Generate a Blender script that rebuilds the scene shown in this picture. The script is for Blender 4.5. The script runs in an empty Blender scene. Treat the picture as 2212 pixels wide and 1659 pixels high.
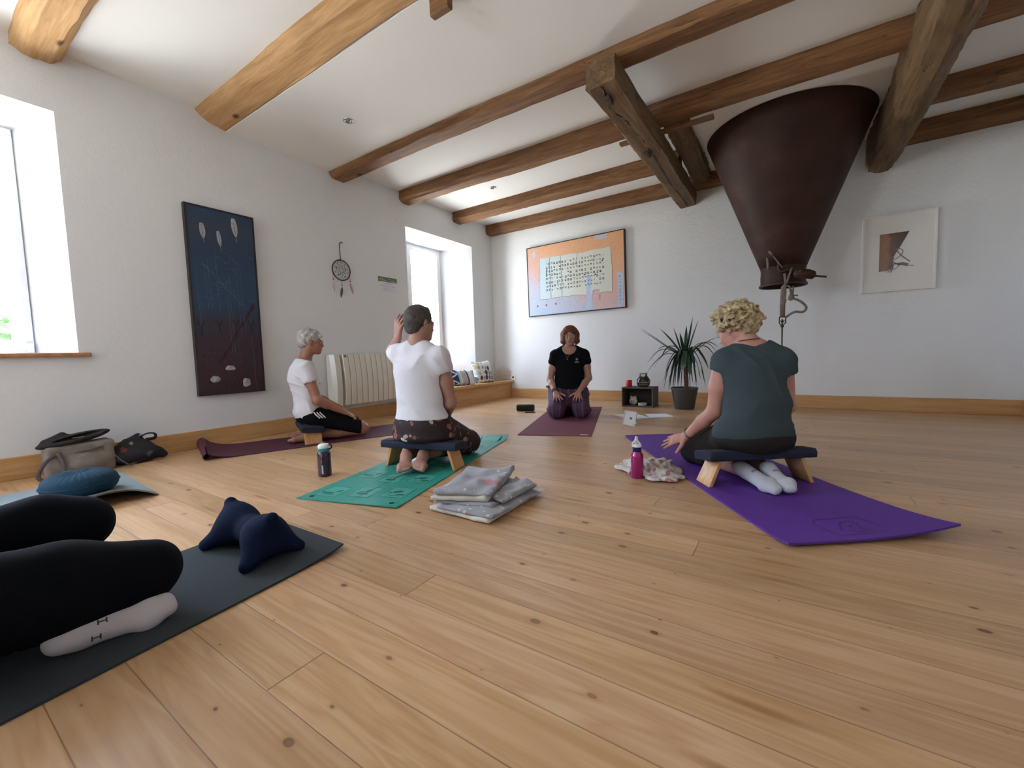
import bpy, bmesh, math, random
import numpy as np
from mathutils import Vector, Matrix
random.seed(7)
rng = np.random.default_rng(7)
SC = bpy.context.scene
COL = SC.collection

# ------------------------------------------------------------------ camera
F_PX = 904.641
RW = ((0.83641864, -0.01423305, 0.54790627),
      (0.54728126, 0.07601129, -0.83348996),
      (-0.02978396, 0.99700537, 0.07136674))
cam_d = bpy.data.cameras.new('camera')
cam_d.sensor_fit = 'HORIZONTAL'
cam_d.sensor_width = 36.0
cam_d.lens = F_PX / 2212.0 * 36.0
cam_d.clip_start = 0.02
cam_d.clip_end = 300
cam = bpy.data.objects.new('camera', cam_d)
COL.objects.link(cam)
cam.matrix_world = Matrix.Translation((0, 0, 0.72)) @ Matrix(RW).to_4x4()
SC.camera = cam

# ------------------------------------------------------------------ world and light
SC.view_settings.view_transform = 'Standard'
SC.view_settings.look = 'None'
SC.view_settings.gamma = 1.0
SC.view_settings.use_curve_mapping = False
SC.view_settings.exposure = 1.72
SKY = 5.5
world = bpy.data.worlds.new('sky')
SC.world = world
world.use_nodes = True
bg = world.node_tree.nodes['Background']
bg.inputs[1].default_value = SKY
_nt = world.node_tree
_tc = _nt.nodes.new('ShaderNodeTexCoord')
_sx = _nt.nodes.new('ShaderNodeSeparateXYZ')
_rp = _nt.nodes.new('ShaderNodeValToRGB')      # bright sky above, added glow for unseen sunlit ground below, to lift the ceiling
_mr = _nt.nodes.new('ShaderNodeMapRange')
_nt.links.new(_tc.outputs['Generated'], _sx.inputs[0])
_mr.inputs[1].default_value = -1; _mr.inputs[2].default_value = 1
_nt.links.new(_sx.outputs[2], _mr.inputs[0])
_nt.links.new(_mr.outputs[0], _rp.inputs[0])
_rp.color_ramp.elements[0].position = .485; _rp.color_ramp.elements[0].color = (1.46, 1.52, 1.50, 1)
_rp.color_ramp.elements[1].position = .515; _rp.color_ramp.elements[1].color = (.96, 1.12, 1.44, 1)
_nt.links.new(_rp.outputs[0], bg.inputs[0])
SC.cycles.max_bounces = 10
SC.cycles.diffuse_bounces = 7
SC.cycles.glossy_bounces = 3
SC.cycles.transparent_max_bounces = 12
SC.cycles.transmission_bounces = 6
SC.cycles.sample_clamp_indirect = 6.0
SC.cycles.caustics_reflective = False
SC.cycles.caustics_refractive = False
SC.cycles.use_denoising = True

def portal(name, loc, rot, sx, sy):
    l = bpy.data.lights.new(name, 'AREA')
    l.shape = 'RECTANGLE'
    l.size = sx
    l.size_y = sy
    l.cycles.is_portal = True
    o = bpy.data.objects.new(name, l)
    COL.objects.link(o)
    o.location = loc
    o.rotation_euler = rot
PI = math.pi
# area lights shine along local -Z; windows: left wall, 2 in view; unseen left and rear ones added for light
portal('daylight_portal', (-4.70, 0.13, 1.62), (0, -PI/2, 0), 1.6, 1.1)
portal('daylight_portal', (-4.70, 4.66, 1.42), (0, -PI/2, 0), 1.9, 0.75)

portal('daylight_portal', (-2.9, -3.1, 1.58), (PI/2, 0, 0), .85, 1.4)
portal('daylight_portal', (-4.70, -1.65, 1.62), (0, -PI/2, 0), 1.5, 1.0)

# ------------------------------------------------------------------ materials
class NB:
    """tiny node builder"""
    def __init__(s, name):
        s.m = bpy.data.materials.new(name)
        s.m.use_nodes = True
        s.t = s.m.node_tree
        s.n = s.t.nodes
        s.b = s.n['Principled BSDF']
    def new(s, typ, **kw):
        nd = s.n.new(typ)
        for k, v in kw.items():
            setattr(nd, k, v)
        return nd
    def set(s, sock, v):
        if hasattr(v, 'is_linked') or isinstance(v, bpy.types.NodeSocket):
            s.t.links.new(v, sock)
        elif isinstance(v, (tuple, list)) and len(v) == 3 and sock.type == 'RGBA':
            sock.default_value = (*v, 1)
        else:
            sock.default_value = v
    def math(s, op, a, b=0.0, c=0.0, clamp=False):
        nd = s.new('ShaderNodeMath', operation=op, use_clamp=clamp)
        for i, v in enumerate((a, b, c)):
            s.set(nd.inputs[i], v)
        return nd.outputs[0]
    def vmath(s, op, a, b=(0, 0, 0)):
        nd = s.new('ShaderNodeVectorMath', operation=op)
        s.set(nd.inputs[0], a)
        s.set(nd.inputs[1], b)
        return nd.outputs[0]
    def coord(s, which='Object'):
        return s.new('ShaderNodeTexCoord').outputs[which]
    def sep(s, v):
        nd = s.new('ShaderNodeSeparateXYZ')
        s.set(nd.inputs[0], v)
        return nd.outputs
    def comb(s, x, y, z):
        nd = s.new('ShaderNodeCombineXYZ')
        for i, v in enumerate((x, y, z)):
            s.set(nd.inputs[i], v)
        return nd.outputs[0]
    def noise(s, v, scale=5, detail=3, rough=.5, dist=0, dim='3D'):
        nd = s.new('ShaderNodeTexNoise', noise_dimensions=dim)
        s.set(nd.inputs['Vector'], v)
        nd.inputs['Scale'].default_value = scale
        nd.inputs['Detail'].default_value = detail
        nd.inputs['Roughness'].default_value = rough
        nd.inputs['Distortion'].default_value = dist
        return nd.outputs[0]
    def white(s, v, dim='2D'):
        nd = s.new('ShaderNodeTexWhiteNoise', noise_dimensions=dim)
        s.set(nd.inputs['Vector'], v)
        return nd.outputs['Value']
    def vor(s, v, scale=1, dim='3D', feature='F1', rand=1):
        nd = s.new('ShaderNodeTexVoronoi', voronoi_dimensions=dim, feature=feature)
        s.set(nd.inputs['Vector'], v)
        nd.inputs['Scale'].default_value = scale
        nd.inputs['Randomness'].default_value = rand
        return nd.outputs
    def ramp(s, f, stops, interp='LINEAR'):
        nd = s.new('ShaderNodeValToRGB')
        nd.color_ramp.interpolation = interp
        el = nd.color_ramp.elements
        while len(el) < len(stops):
            el.new(0.5)
        for e, (p, c) in zip(el, stops):
            e.position = p
            e.color = (*c, 1) if len(c) == 3 else c
        s.set(nd.inputs[0], f)
        return nd.outputs[0]
    def mix(s, f, a, b, mode='MIX'):
        nd = s.new('ShaderNodeMix', data_type='RGBA', blend_type=mode)
        s.set(nd.inputs[0], f)
        s.set(nd.inputs[6], a)
        s.set(nd.inputs[7], b)
        return nd.outputs[2]
    def mapr(s, f, a, b, c=0.0, d=1.0):
        nd = s.new('ShaderNodeMapRange')
        for i, v in enumerate((f, a, b, c, d)):
            s.set(nd.inputs[i], v)
        return nd.outputs[0]
    def bump(s, h, strength=.3, dist=.01):
        nd = s.new('ShaderNodeBump')
        nd.inputs['Strength'].default_value = strength
        nd.inputs['Distance'].default_value = dist
        s.set(nd.inputs['Height'], h)
        s.t.links.new(nd.outputs[0], s.b.inputs['Normal'])
    def out(s, col=None, rough=None, metal=None, **kw):
        if col is not None: s.set(s.b.inputs['Base Color'], col)
        if rough is not None: s.set(s.b.inputs['Roughness'], rough)
        if metal is not None: s.set(s.b.inputs['Metallic'], metal)
        for k, v in kw.items():
            s.set(s.b.inputs[k.replace('_', ' ')], v)
        return s.m

_mc = {}
def flat(name, col, rough=.6, metal=0.0, var=.12, scale=20, bump=0, bscale=300, bd=.002, **kw):
    """plain material with slight natural tone variation and optional fine bump"""
    if name in _mc: return _mc[name]
    b = NB(name)
    co = b.coord()
    if var:
        n = b.noise(co, scale, 3)
        lo = tuple(c*(1-var) for c in col)
        hi = tuple(min(1, c*(1+var)) for c in col)
        c = b.ramp(n, [(.3, lo), (.7, hi)])
    else:
        c = (*col, 1)
    b.out(c, rough, metal, **kw)
    if bump:
        b.bump(b.noise(co, bscale, 2), bump, bd)
    _mc[name] = b.m
    return b.m

def mat_floor():
    b = NB('pine_floorboards')
    x, y, z = b.sep(b.coord())
    W = .137
    yy = b.math('DIVIDE', b.math('SUBTRACT', y, .42), W)
    row = b.math('FLOOR', yy)
    fy = b.math('FRACT', yy)
    rr = b.white(b.comb(row, 3.7, 0))
    xs = b.math('DIVIDE', b.math('ADD', x, b.math('MULTIPLY', rr, 9.0)), 3.1)
    cl = b.math('FLOOR', xs)
    fx = b.math('FRACT', xs)
    pid = b.white(b.comb(row, cl, 0))
    off = b.math('MULTIPLY', pid, 37.0)
    grain = b.noise(b.comb(b.math('MULTIPLY', x, 2.2), b.math('MULTIPLY', y, 55), off), 1, 4, .6, .3)
    broad = b.noise(b.comb(b.math('MULTIPLY', x, .9), b.math('MULTIPLY', y, 12), off), 1, 2, .5, 1.2)
    ring = b.math('PINGPONG', b.math('MULTIPLY', broad, 9), 1.0)
    g = b.math('ADD', b.math('MULTIPLY', grain, .65), b.math('MULTIPLY', ring, .35))
    c = b.ramp(g, [(.15, (.43, .24, .115)), (.5, (.53, .325, .17)), (.85, (.63, .42, .245))])
    tone = b.mapr(pid, 0, 1, .84, 1.12)
    c = b.mix(1.0, c, b.comb(tone, tone, b.math('MULTIPLY', tone, b.mapr(rr, 0, 1, .93, 1.04))), 'MULTIPLY')
    # knots
    kv = b.comb(b.math('MULTIPLY', x, 4.3), b.math('MULTIPLY', y, 7.4), 0)
    warp = b.noise(b.comb(b.math('MULTIPLY', x, 9), b.math('MULTIPLY', y, 14), 0), 1, 1)
    v = b.vor(b.vmath('ADD', kv, b.comb(0, b.math('MULTIPLY', warp, .10), 0)), 1, '2D')
    rnd = b.sep(v['Color'])
    has = b.mapr(rnd[0], .35, .75, 0, 1)
    rad = b.mapr(b.math('POWER', rnd[1], 2.5), 0, 1, .014, .085)
    d = b.math('DIVIDE', v['Distance'], rad)
    core = b.math('MULTIPLY', b.mapr(d, .75, 1.1, 1, 0), has)
    halo = b.math('MULTIPLY', b.mapr(d, 1.0, 2.6, .55, 0), has)
    c = b.mix(halo, c, (.40, .20, .075))
    c = b.mix(core, c, b.mix(b.mapr(d, 0, .8, 0, 1), (.23, .115, .055), (.12, .055, .028)))
    # short dark streaks
    sv = b.vor(b.comb(b.math('MULTIPLY', x, 1.3), b.math('MULTIPLY', y, 11), off), 1, '2D')
    sr = b.sep(sv['Color'])
    st = b.math('MULTIPLY', b.mapr(sv['Distance'], .05, .17, .8, 0), b.math('GREATER_THAN', sr[0], .86))
    c = b.mix(st, c, (.33, .16, .06))
    # joints
    e = b.math('MINIMUM', fy, b.math('SUBTRACT', 1.0, fy))
    gy = b.mapr(e, .004, .014, 1, 0)
    ex = b.math('MINIMUM', fx, b.math('SUBTRACT', 1.0, fx))
    gx = b.mapr(ex, .0003, .0009, 1, 0)
    gap = b.math('MAXIMUM', gy, gx)
    c = b.mix(b.math('MULTIPLY', gap, .62), c, (.13, .06, .025))
    b.out(c, b.mapr(g, 0, 1, .34, .46), 0, Specular_IOR_Level=.42, Coat_Weight=.30, Coat_Roughness=.28)
    h = b.math('SUBTRACT', b.math('MULTIPLY', grain, .18), gap)
    b.bump(h, .35, .0025)
    return b.m

def mat_plaster(name, col, bs=90, st=.35, var=.03):
    b = NB(name)
    co = b.coord()
    n = b.noise(co, 1.3, 3)
    c = b.ramp(n, [(.3, tuple(k*(1-var) for k in col)), (.7, col)])
    b.out(c, .9, 0, Specular_IOR_Level=.2)
    b.bump(b.math('ADD', b.noise(co, bs, 3, .6), b.math('MULTIPLY', b.noise(co, bs*.25, 2), 1.2)), st, .006)
    return b.m

def mat_wood(name, dark, mid, light, axis=0, gs=(2.5, 34), cracks=True, rough=.7, knots=True, kd=2.2):
    """sawn timber with grain along the given axis"""
    b = NB(name)
    s = list(b.sep(b.coord()))
    a = s[axis]
    o = [s[i] for i in range(3) if i != axis]
    v = b.comb(b.math('MULTIPLY', a, gs[0]), b.math('MULTIPLY', o[0], gs[1]), b.math('MULTIPLY', o[1], gs[1]))
    g = b.noise(v, 1, 5, .6, .8)
    big = b.noise(b.comb(b.math('MULTIPLY', a, .8), b.math('MULTIPLY', o[0], 6), b.math('MULTIPLY', o[1], 6)), 1, 3, .55, .6)
    f = b.math('ADD', b.math('MULTIPLY', g, .6), b.math('MULTIPLY', big, .4))
    c = b.ramp(f, [(.3, dark), (.5, mid), (.7, light)])
    if knots:
        kv = b.vor(b.comb(b.math('MULTIPLY', a, kd), b.math('MULTIPLY', o[0], kd*2), b.math('MULTIPLY', o[1], kd*2)), 1)
        r = b.sep(kv['Color'])
        k = b.math('MULTIPLY', b.mapr(kv['Distance'], .05, .13, 1, 0), b.math('GREATER_THAN', r[0], .45))
        c = b.mix(k, c, tuple(x*.28 for x in dark))
    h = g
    if cracks:
        cn = b.noise(b.comb(b.math('MULTIPLY', a, 1.1), b.math('MULTIPLY', o[0], 16), b.math('MULTIPLY', o[1], 16)), 1, 3, .55, .4)
        ck = b.mapr(b.math('ABSOLUTE', b.math('SUBTRACT', cn, .5)), .0, .012, 1, 0)
        msk = b.math('GREATER_THAN', b.noise(s and b.comb(a, o[0], o[1]), 2.3, 1), .53)
        ck = b.math('MULTIPLY', ck, msk)
        c = b.mix(b.math('MULTIPLY', ck, .8), c, (.035, .018, .01))
        h = b.math('SUBTRACT', g, ck)
    b.out(c, rough, 0, Specular_IOR_Level=.3)
    b.bump(h, .5, .006)
    return b.m

M_floor = mat_floor()
M_wall = mat_plaster('white_wall_plaster', (.755, .775, .790), 110, .22)
M_wallB = mat_plaster('rough_white_wall_plaster', (.780, .795, .790), 45, .5)
M_ceil = mat_plaster('ceiling_paint', (.80, .80, .775), 60, .08)
M_beamX = mat_wood('old_beam_wood', (.085, .038, .016), (.20, .098, .042), (.34, .185, .082), 0)
M_beamY = mat_wood('old_trimmer_wood', (.085, .050, .024), (.155, .095, .046), (.26, .17, .085), 1)
M_beamL = mat_wood('pale_beam_wood', (.27, .14, .055), (.46, .265, .115), (.60, .38, .185), 0, cracks=False)
M_pineY = mat_wood('pine_board_along_wall', (.42, .22, .085), (.55, .32, .135), (.64, .40, .19), 1, cracks=False, rough=.5, gs=(2.5, 40))
M_pineX = mat_wood('pine_board_back_wall', (.42, .22, .085), (.55, .32, .135), (.64, .40, .19), 0, cracks=False, rough=.5, gs=(2.5, 40))
M_sill = flat('oiled_sill_wood', (.42, .21, .10), .45, var=.2)
M_pvc = flat('white_window_plastic', (.86, .87, .88), .3, var=.02)
def mat_glass():
    b = NB('window_glass')
    b.n.remove(b.b)
    tr = b.new('ShaderNodeBsdfTransparent')
    gl = b.new('ShaderNodeBsdfGlossy')
    gl.inputs['Roughness'].default_value = .02
    mx = b.new('ShaderNodeMixShader')
    mx.inputs[0].default_value = .06
    b.t.links.new(tr.outputs[0], mx.inputs[1])
    b.t.links.new(gl.outputs[0], mx.inputs[2])
    b.t.links.new(mx.outputs[0], b.n['Material Output'].inputs[0])
    return b.m
M_glass = mat_glass()
M_black = flat('matte_black', (.012, .012, .014), .55)
M_darkfr = flat('dark_frame_wood', (.02, .017, .018), .5)
M_chrome = flat('brushed_steel', (.45, .44, .43), .3, 1.0)
M_white = flat('white_plastic', (.8, .8, .79), .4, var=.02)

# ------------------------------------------------------------------ geometry helpers
class G:
    """collects geometry of ONE mesh"""
    def __init__(s):
        s.v = []; s.f = []; s.mi = []
    def add(s, vs, fs, mi=0, M=None):
        o = len(s.v)
        for p in vs:
            p = Vector(p)
            if M is not None: p = M @ p
            s.v.append(tuple(p))
        for f in fs:
            s.f.append(tuple(i+o for i in f)); s.mi.append(mi)
        return s
    def box(s, a, b, mi=0, M=None):
        x0, y0, z0 = a; x1, y1, z1 = b
        vs = [(x0,y0,z0),(x1,y0,z0),(x1,y1,z0),(x0,y1,z0),(x0,y0,z1),(x1,y0,z1),(x1,y1,z1),(x0,y1,z1)]
        return s.add(vs, [(0,3,2,1),(4,5,6,7),(0,1,5,4),(1,2,6,5),(2,3,7,6),(3,0,4,7)], mi, M)
    def prism(s, poly, h0, h1, mi=0, M=None):
        """polygon in xy extruded in z"""
        n = len(poly)
        vs = [(x, y, h0) for x, y in poly] + [(x, y, h1) for x, y in poly]
        fs = [tuple(range(n-1, -1, -1)), tuple(range(n, 2*n))] + [(i, (i+1) % n, n+(i+1) % n, n+i) for i in range(n)]
        return s.add(vs, fs, mi, M)
    def lathe(s, prof, n=24, mi=0, M=None, cap=True):
        vs = []; fs = []
        for r, z in prof:
            for k in range(n):
                a = 2*PI*k/n
                vs.append((r*math.cos(a), r*math.sin(a), z))
        m = len(prof)
        for i in range(m-1):
            for k in range(n):
                k2 = (k+1) % n
                fs.append((i*n+k, i*n+k2, (i+1)*n+k2, (i+1)*n+k))
        if cap:
            fs.append(tuple(range(n-1, -1, -1)))
            fs.append(tuple(range((m-1)*n, m*n)))
        return s.add(vs, fs, mi, M)
    def tube(s, pts, r, n=8, mi=0, cap=True, flat=None, closed=False, up=None):
        """tube along points; r number or list; flat=(a,b) elliptical half widths scale"""
        P = [Vector(p) for p in pts]
        m = len(P)
        R = [r]*m if isinstance(r, (int, float)) else list(r)
        vs = []; fs = []
        prev = Vector(up) if up else None
        for i in range(m):
            if closed:
                t = (P[(i+1) % m]-P[i-1]).normalized()
            else:
                t = (P[min(i+1, m-1)]-P[max(i-1, 0)]).normalized()
            if prev is None:
                prev = Vector((0, 0, 1)) if abs(t.z) < .9 else Vector((1, 0, 0))
            u = (prev - t*prev.dot(t))
            if u.length < 1e-6: u = t.orthogonal()
            u.normalize(); w = t.cross(u)
            if not up: prev = u
            fa, fb = flat if flat else (1, 1)
            for k in range(n):
                a = 2*PI*k/n
                vs.append(tuple(P[i]+u*(math.cos(a)*R[i]*fa)+w*(math.sin(a)*R[i]*fb)))
        for i in range(m if closed else m-1):
            j = (i+1) % m
            for k in range(n):
                k2 = (k+1) % n
                fs.append((i*n+k, i*n+k2, j*n+k2, j*n+k))
        if cap and not closed:
            fs.append(tuple(range(n-1, -1, -1)))
            fs.append(tuple(range((m-1)*n, m*n)))
        return s.add(vs, fs, mi)
    def sphere(s, c, r, n=16, m=10, mi=0, M=None):
        if isinstance(r, (int, float)): r = (r, r, r)
        vs = [(c[0], c[1], c[2]-r[2])]; fs = []
        for i in range(1, m):
            ph = -PI/2+PI*i/m
            for k in range(n):
                a = 2*PI*k/n
                vs.append((c[0]+r[0]*math.cos(ph)*math.cos(a), c[1]+r[1]*math.cos(ph)*math.sin(a), c[2]+r[2]*math.sin(ph)))
        vs.append((c[0], c[1], c[2]+r[2]))
        for k in range(n):
            fs.append((0, 1+(k+1) % n, 1+k))
            fs.append((len(vs)-1, 1+(m-2)*n+k, 1+(m-2)*n+(k+1) % n))
        for i in range(m-2):
            for k in range(n):
                k2 = (k+1) % n
                fs.append((1+i*n+k, 1+i*n+k2, 1+(i+1)*n+k2, 1+(i+1)*n+k))
        return s.add(vs, fs, mi, M)
    def grid(s, fn, nu, nv, mi=0, closed_u=False):
        """fn(u,v) -> point, u,v in 0..1"""
        vs = [fn(i/nu, j/nv) for i in range(nu+1) for j in range(nv+1)]
        fs = [(i*(nv+1)+j, (i+1)*(nv+1)+j, (i+1)*(nv+1)+j+1, i*(nv+1)+j+1) for i in range(nu) for j in range(nv)]
        return s.add(vs, fs, mi)

ROOT = {}
def root_loc(o):
    return ROOT.get(o.name, Vector((0, 0, 0)))
def tag(o, label=None, cat=None, group=None, kind=None):
    if label: o['label'] = label
    if cat: o['category'] = cat
    if group: o['group'] = group
    if kind: o['kind'] = kind
    return o
def thing(name, label, cat, loc=(0, 0, 0), group=None):
    o = bpy.data.objects.new(name, None)
    o.empty_display_size = .1
    COL.objects.link(o)
    o.location = loc
    ROOT[o.name] = Vector(loc)
    return tag(o, label, cat, group)
def mesh_obj(name, verts, faces, mats, parent=None, loc=None, mi=None, smooth=False, bevel=0, bseg=2, solid=0, sub=0, label=None, weld=False, angle=None):
    """verts in world coordinates"""
    L = root_loc(parent) if parent else Vector(loc if loc else (0, 0, 0))
    me = bpy.data.meshes.new(name)
    if isinstance(verts, np.ndarray):
        vv = (verts - np.array(L)).tolist()
    else:
        vv = [(p[0]-L.x, p[1]-L.y, p[2]-L.z) for p in verts]
    me.from_pydata(vv, [], faces)
    if not isinstance(mats, (list, tuple)): mats = [mats]
    for m in mats: me.materials.append(m)
    if mi is not None and len(mats) > 1:
        me.polygons.foreach_set('material_index', mi)
    bm = bmesh.new(); bm.from_mesh(me)
    if weld: bmesh.ops.remove_doubles(bm, verts=bm.verts, dist=1e-5)
    bmesh.ops.recalc_face_normals(bm, faces=bm.faces)
    bm.to_mesh(me); bm.free()
    if smooth:
        me.polygons.foreach_set('use_smooth', [True]*len(me.polygons))
        if angle: me.set_sharp_from_angle(angle=math.radians(angle))
    me.update()
    o = bpy.data.objects.new(name, me)
    COL.objects.link(o)
    ROOT[o.name] = L
    if parent:
        o.parent = parent
    else:
        o.location = L
    if solid:
        md = o.modifiers.new('thickness', 'SOLIDIFY'); md.thickness = solid; md.offset = 0
    if bevel:
        md = o.modifiers.new('bevel', 'BEVEL'); md.width = bevel; md.segments = bseg; md.limit_method = 'ANGLE'; md.angle_limit = .6
        md.harden_normals = False
    if sub:
        md = o.modifiers.new('subdiv', 'SUBSURF'); md.levels = sub; md.render_levels = sub
    if label: o['label'] = label
    return o
def part(name, g, mats, parent=None, **kw):
    return mesh_obj(name, g.v, g.f, mats, parent, mi=g.mi, **kw)
def solo(name, g, mats, label, cat, loc, group=None, **kw):
    return tag(part(name, g, mats, None, loc=loc, **kw), label, cat, group)
def struct(name, g, mats, **kw):
    return tag(part(name, g, mats, None, **kw), kind='structure')
def frame(c, x, y, z):
    """matrix with axes x,y,z at c"""
    m = Matrix((Vector(x).normalized(), Vector(y).normalized(), Vector(z).normalized())).transposed().to_4x4()
    return Matrix.Translation(c) @ m
def spline(pts, n=6):
    """Catmull-Rom through points"""
    P = [Vector(p) for p in pts]
    P = [P[0]*2-P[1]] + P + [P[-1]*2-P[-2]]
    out = []
    for i in range(1, len(P)-2):
        for k in range(n):
            t = k/n
            a, b, c, d = P[i-1], P[i], P[i+1], P[i+2]
            out.append(.5*((2*b)+(c-a)*t+(2*a-5*b+4*c-d)*t*t+(3*b-a-3*c+d)*t*t*t))
    out.append(P[-2])
    return out

# ------------------------------------------------------------------ room shell
XL, XR, YB, YR = -4.2, 1.87, 5.88, -2.6
g = G().box((XL-.6, YR-.6, -.2), (XR+.6, YB+.5, 0))
struct('floor', g, M_floor)

def wall(name, mat, fn, u0, u1, z0, z1, holes, T=.55):
    """fn(u, depth, z) -> world; depth 0 inner face, T outer; holes: (u0,u1,z0,z1, U0,U1,Z0,Z1, d) inner and outer rects with splay to depth d"""
    g = G()
    us = sorted({u0, u1} | {h[0] for h in holes} | {h[1] for h in holes})
    zs = sorted({z0, z1} | {h[2] for h in holes} | {h[3] for h in holes})
    for i in range(len(us)-1):
        for j in range(len(zs)-1):
            uc, zc = (us[i]+us[i+1])/2, (zs[j]+zs[j+1])/2
            if any(h[0] < uc < h[1] and h[2] < zc < h[3] for h in holes): continue
            g.add([fn(us[i], 0, zs[j]), fn(us[i+1], 0, zs[j]), fn(us[i+1], 0, zs[j+1]), fn(us[i], 0, zs[j+1])], [(0, 1, 2, 3)])
    us = sorted({u0, u1} | {h[4] for h in holes} | {h[5] for h in holes})
    zs = sorted({z0, z1} | {h[6] for h in holes} | {h[7] for h in holes})
    for i in range(len(us)-1):
        for j in range(len(zs)-1):
            uc, zc = (us[i]+us[i+1])/2, (zs[j]+zs[j+1])/2
            if any(h[4] < uc < h[5] and h[6] < zc < h[7] for h in holes): continue
            g.add([fn(us[i], T, zs[j]), fn(us[i+1], T, zs[j]), fn(us[i+1], T, zs[j+1]), fn(us[i], T, zs[j+1])], [(0, 3, 2, 1)])
    for h in holes:
        A = [(h[0], h[2]), (h[1], h[2]), (h[1], h[3]), (h[0], h[3])]
        B = [(h[4], h[6]), (h[5], h[6]), (h[5], h[7]), (h[4], h[7])]
        for i in range(4):
            j = (i+1) % 4
            g.add([fn(A[i][0], 0, A[i][1]), fn(A[j][0], 0, A[j][1]), fn(B[j][0], h[8], B[j][1]), fn(B[i][0], h[8], B[i][1])], [(0, 1, 2, 3)])
            g.add([fn(B[i][0], h[8], B[i][1]), fn(B[j][0], h[8], B[j][1]), fn(B[j][0], T, B[j][1]), fn(B[i][0], T, B[i][1])], [(0, 1, 2, 3)])
    for (a, b) in (((u0, z0), (u1, z0)), ((u1, z0), (u1, z1)), ((u1, z1), (u0, z1)), ((u0, z1), (u0, z0))):
        g.add([fn(a[0], 0, a[1]), fn(b[0], 0, b[1]), fn(b[0], T, b[1]), fn(a[0], T, a[1])], [(0, 1, 2, 3)])
    return struct(name, g, mat, weld=True)
H1 = (-.55, .81, .82, 2.46, -.40, .665, .825, 2.41, .45)
H2 = (3.955, 5.34, .475, 2.43, 4.29, 5.03, .475, 2.36, .40)
H3 = (-2.35, -.99, .82, 2.46, -2.2, -1.135, .825, 2.41, .45)  # unseen opening behind the camera, added to bring in more light
wall('wall_left', M_wall, lambda u, d, z: (XL-d, u, z), YR-.5, YB+.5, 0, 3.1, [H1, H2, H3])
wall('wall_back', M_wallB, lambda u, d, z: (u, YB+d, z), XL, XR, 0, 3.1, [], .5)
H5 = (-3.4, -2.4, .85, 2.35, -3.35, -2.45, .90, 2.3, .30)  # unseen rear opening, placed to light the group from behind
wall('wall_right', M_wall, lambda u, d, z: (XR+d, u, z), YR-.5, YB+.5, 0, 3.1, [], .5)
wall('wall_rear', M_wall, lambda u, d, z: (u, YR-d, z), XL, XR, 0, 3.1, [H5], .5)
g = G().box((XL-.3, YR-.3, 2.87), (XR+.3, 1.879, 3.1)).box((XL-.3, 1.879, 2.76), (XR+.3, 2.95, 3.1)).box((XL-.3, 2.95, 2.85), (XR+.3, YB+.3, 3.1))
struct('ceiling', g, M_ceil)

# windows
def window(n, fn, u0, u1, z0, z1, sashes, d):
    """fn(u, depth, z); frame + sashes + panes"""
    root = bpy.data.objects.new('window_%d' % n, None); COL.objects.link(root)
    root.location = fn((u0+u1)/2, d, z0); ROOT[root.name] = root.location.copy(); root['kind'] = 'structure'
    def ring(name, a0, a1, b0, b1, w, da, db, mat, parent):
        g = G()
        def bx(ua, ub, za, zb):
            P = [fn(ua, da, za), fn(ub, db, zb)]
            lo = [min(P[0][i], P[1][i]) for i in range(3)]; hi = [max(P[0][i], P[1][i]) for i in range(3)]
            g.box(lo, hi)
        bx(a0, a1, b0, b0+w); bx(a0, a1, b1-w, b1); bx(a0, a0+w, b0+w, b1-w); bx(a1-w, a1, b0+w, b1-w)
        return part(name, g, mat, parent, bevel=.004)
    fr = ring('window_frame', u0, u1, z0, z1, .045, d-.005, d+.07, M_pvc, root)
    k = len(sashes)-1
    for i in range(k):
        a, b = sashes[i], sashes[i+1]
        s = ring('window_sash', a+.003, b-.003, z0+.035, z1-.035, .062, d-.025, d+.04, M_pvc, root)
        P = [fn(a+.06, d+.012, z0+.09), fn(b-.06, d+.012, z0+.09), fn(b-.06, d+.012, z1-.09), fn(a+.06, d+.012, z1-.09)]
        part('pane', G().add(P, [(0, 1, 2, 3)]), M_glass, s)
    return root
WL = lambda u, d, z: (XL-d, u, z)
w1 = window(1, WL, -.40, .665, .825, 2.41, (-.365, .13, .63), .42)
w2 = window(2, WL, 4.29, 5.03, .475, 2.36, (4.325, 4.995), .40)

w4 = window(3, lambda u, d, z: (u, YR-d, z), -3.35, -2.45, .90, 2.3, (-3.315, -2.9, -2.485), .30)  # unseen rear window, added for its daylight
w5 = window(4, WL, -2.2, -1.135, .825, 2.41, (-2.165, -1.67, -1.17), .42)  # unseen left window, added for its daylight
for w, (a, b, z) in ((w1, (-.61, .87, .82)),):
    part('window_sill', G().box((XL-.44, a, z-.028), (XL+.035, b, z+.002)), M_sill, w, bevel=.008)
part('window_sill', G().box((XL-.42, 3.97, .452), (XL+.012, 5.33, .478)), M_sill, w2, bevel=.005)
part('hinge', G().box((XL-.40, .625, .84), (XL-.385, .655, .90)), M_pvc, w1, bevel=.003)
part('window_handle', G().box((XL-.385, .115, 1.45), (XL-.365, .145, 1.52)).box((XL-.375, .12, 1.38), (XL-.345, .14, 1.50)), M_pvc, w1, bevel=.004)

# baseboards
g = G().box((XL, YR, 0), (XL+.022, 3.86, .148))
struct('baseboard_left', g, M_pineY, bevel=.004)
g = G().box((-3.86, YB-.022, 0), (XR, YB, .148))
struct('baseboard_back', g, M_pineX, bevel=.004)
g = G().box((XR-.022, YR, 0), (XR, YB-.022, .148))
struct('baseboard_right', g, M_pineY, bevel=.004)

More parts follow.
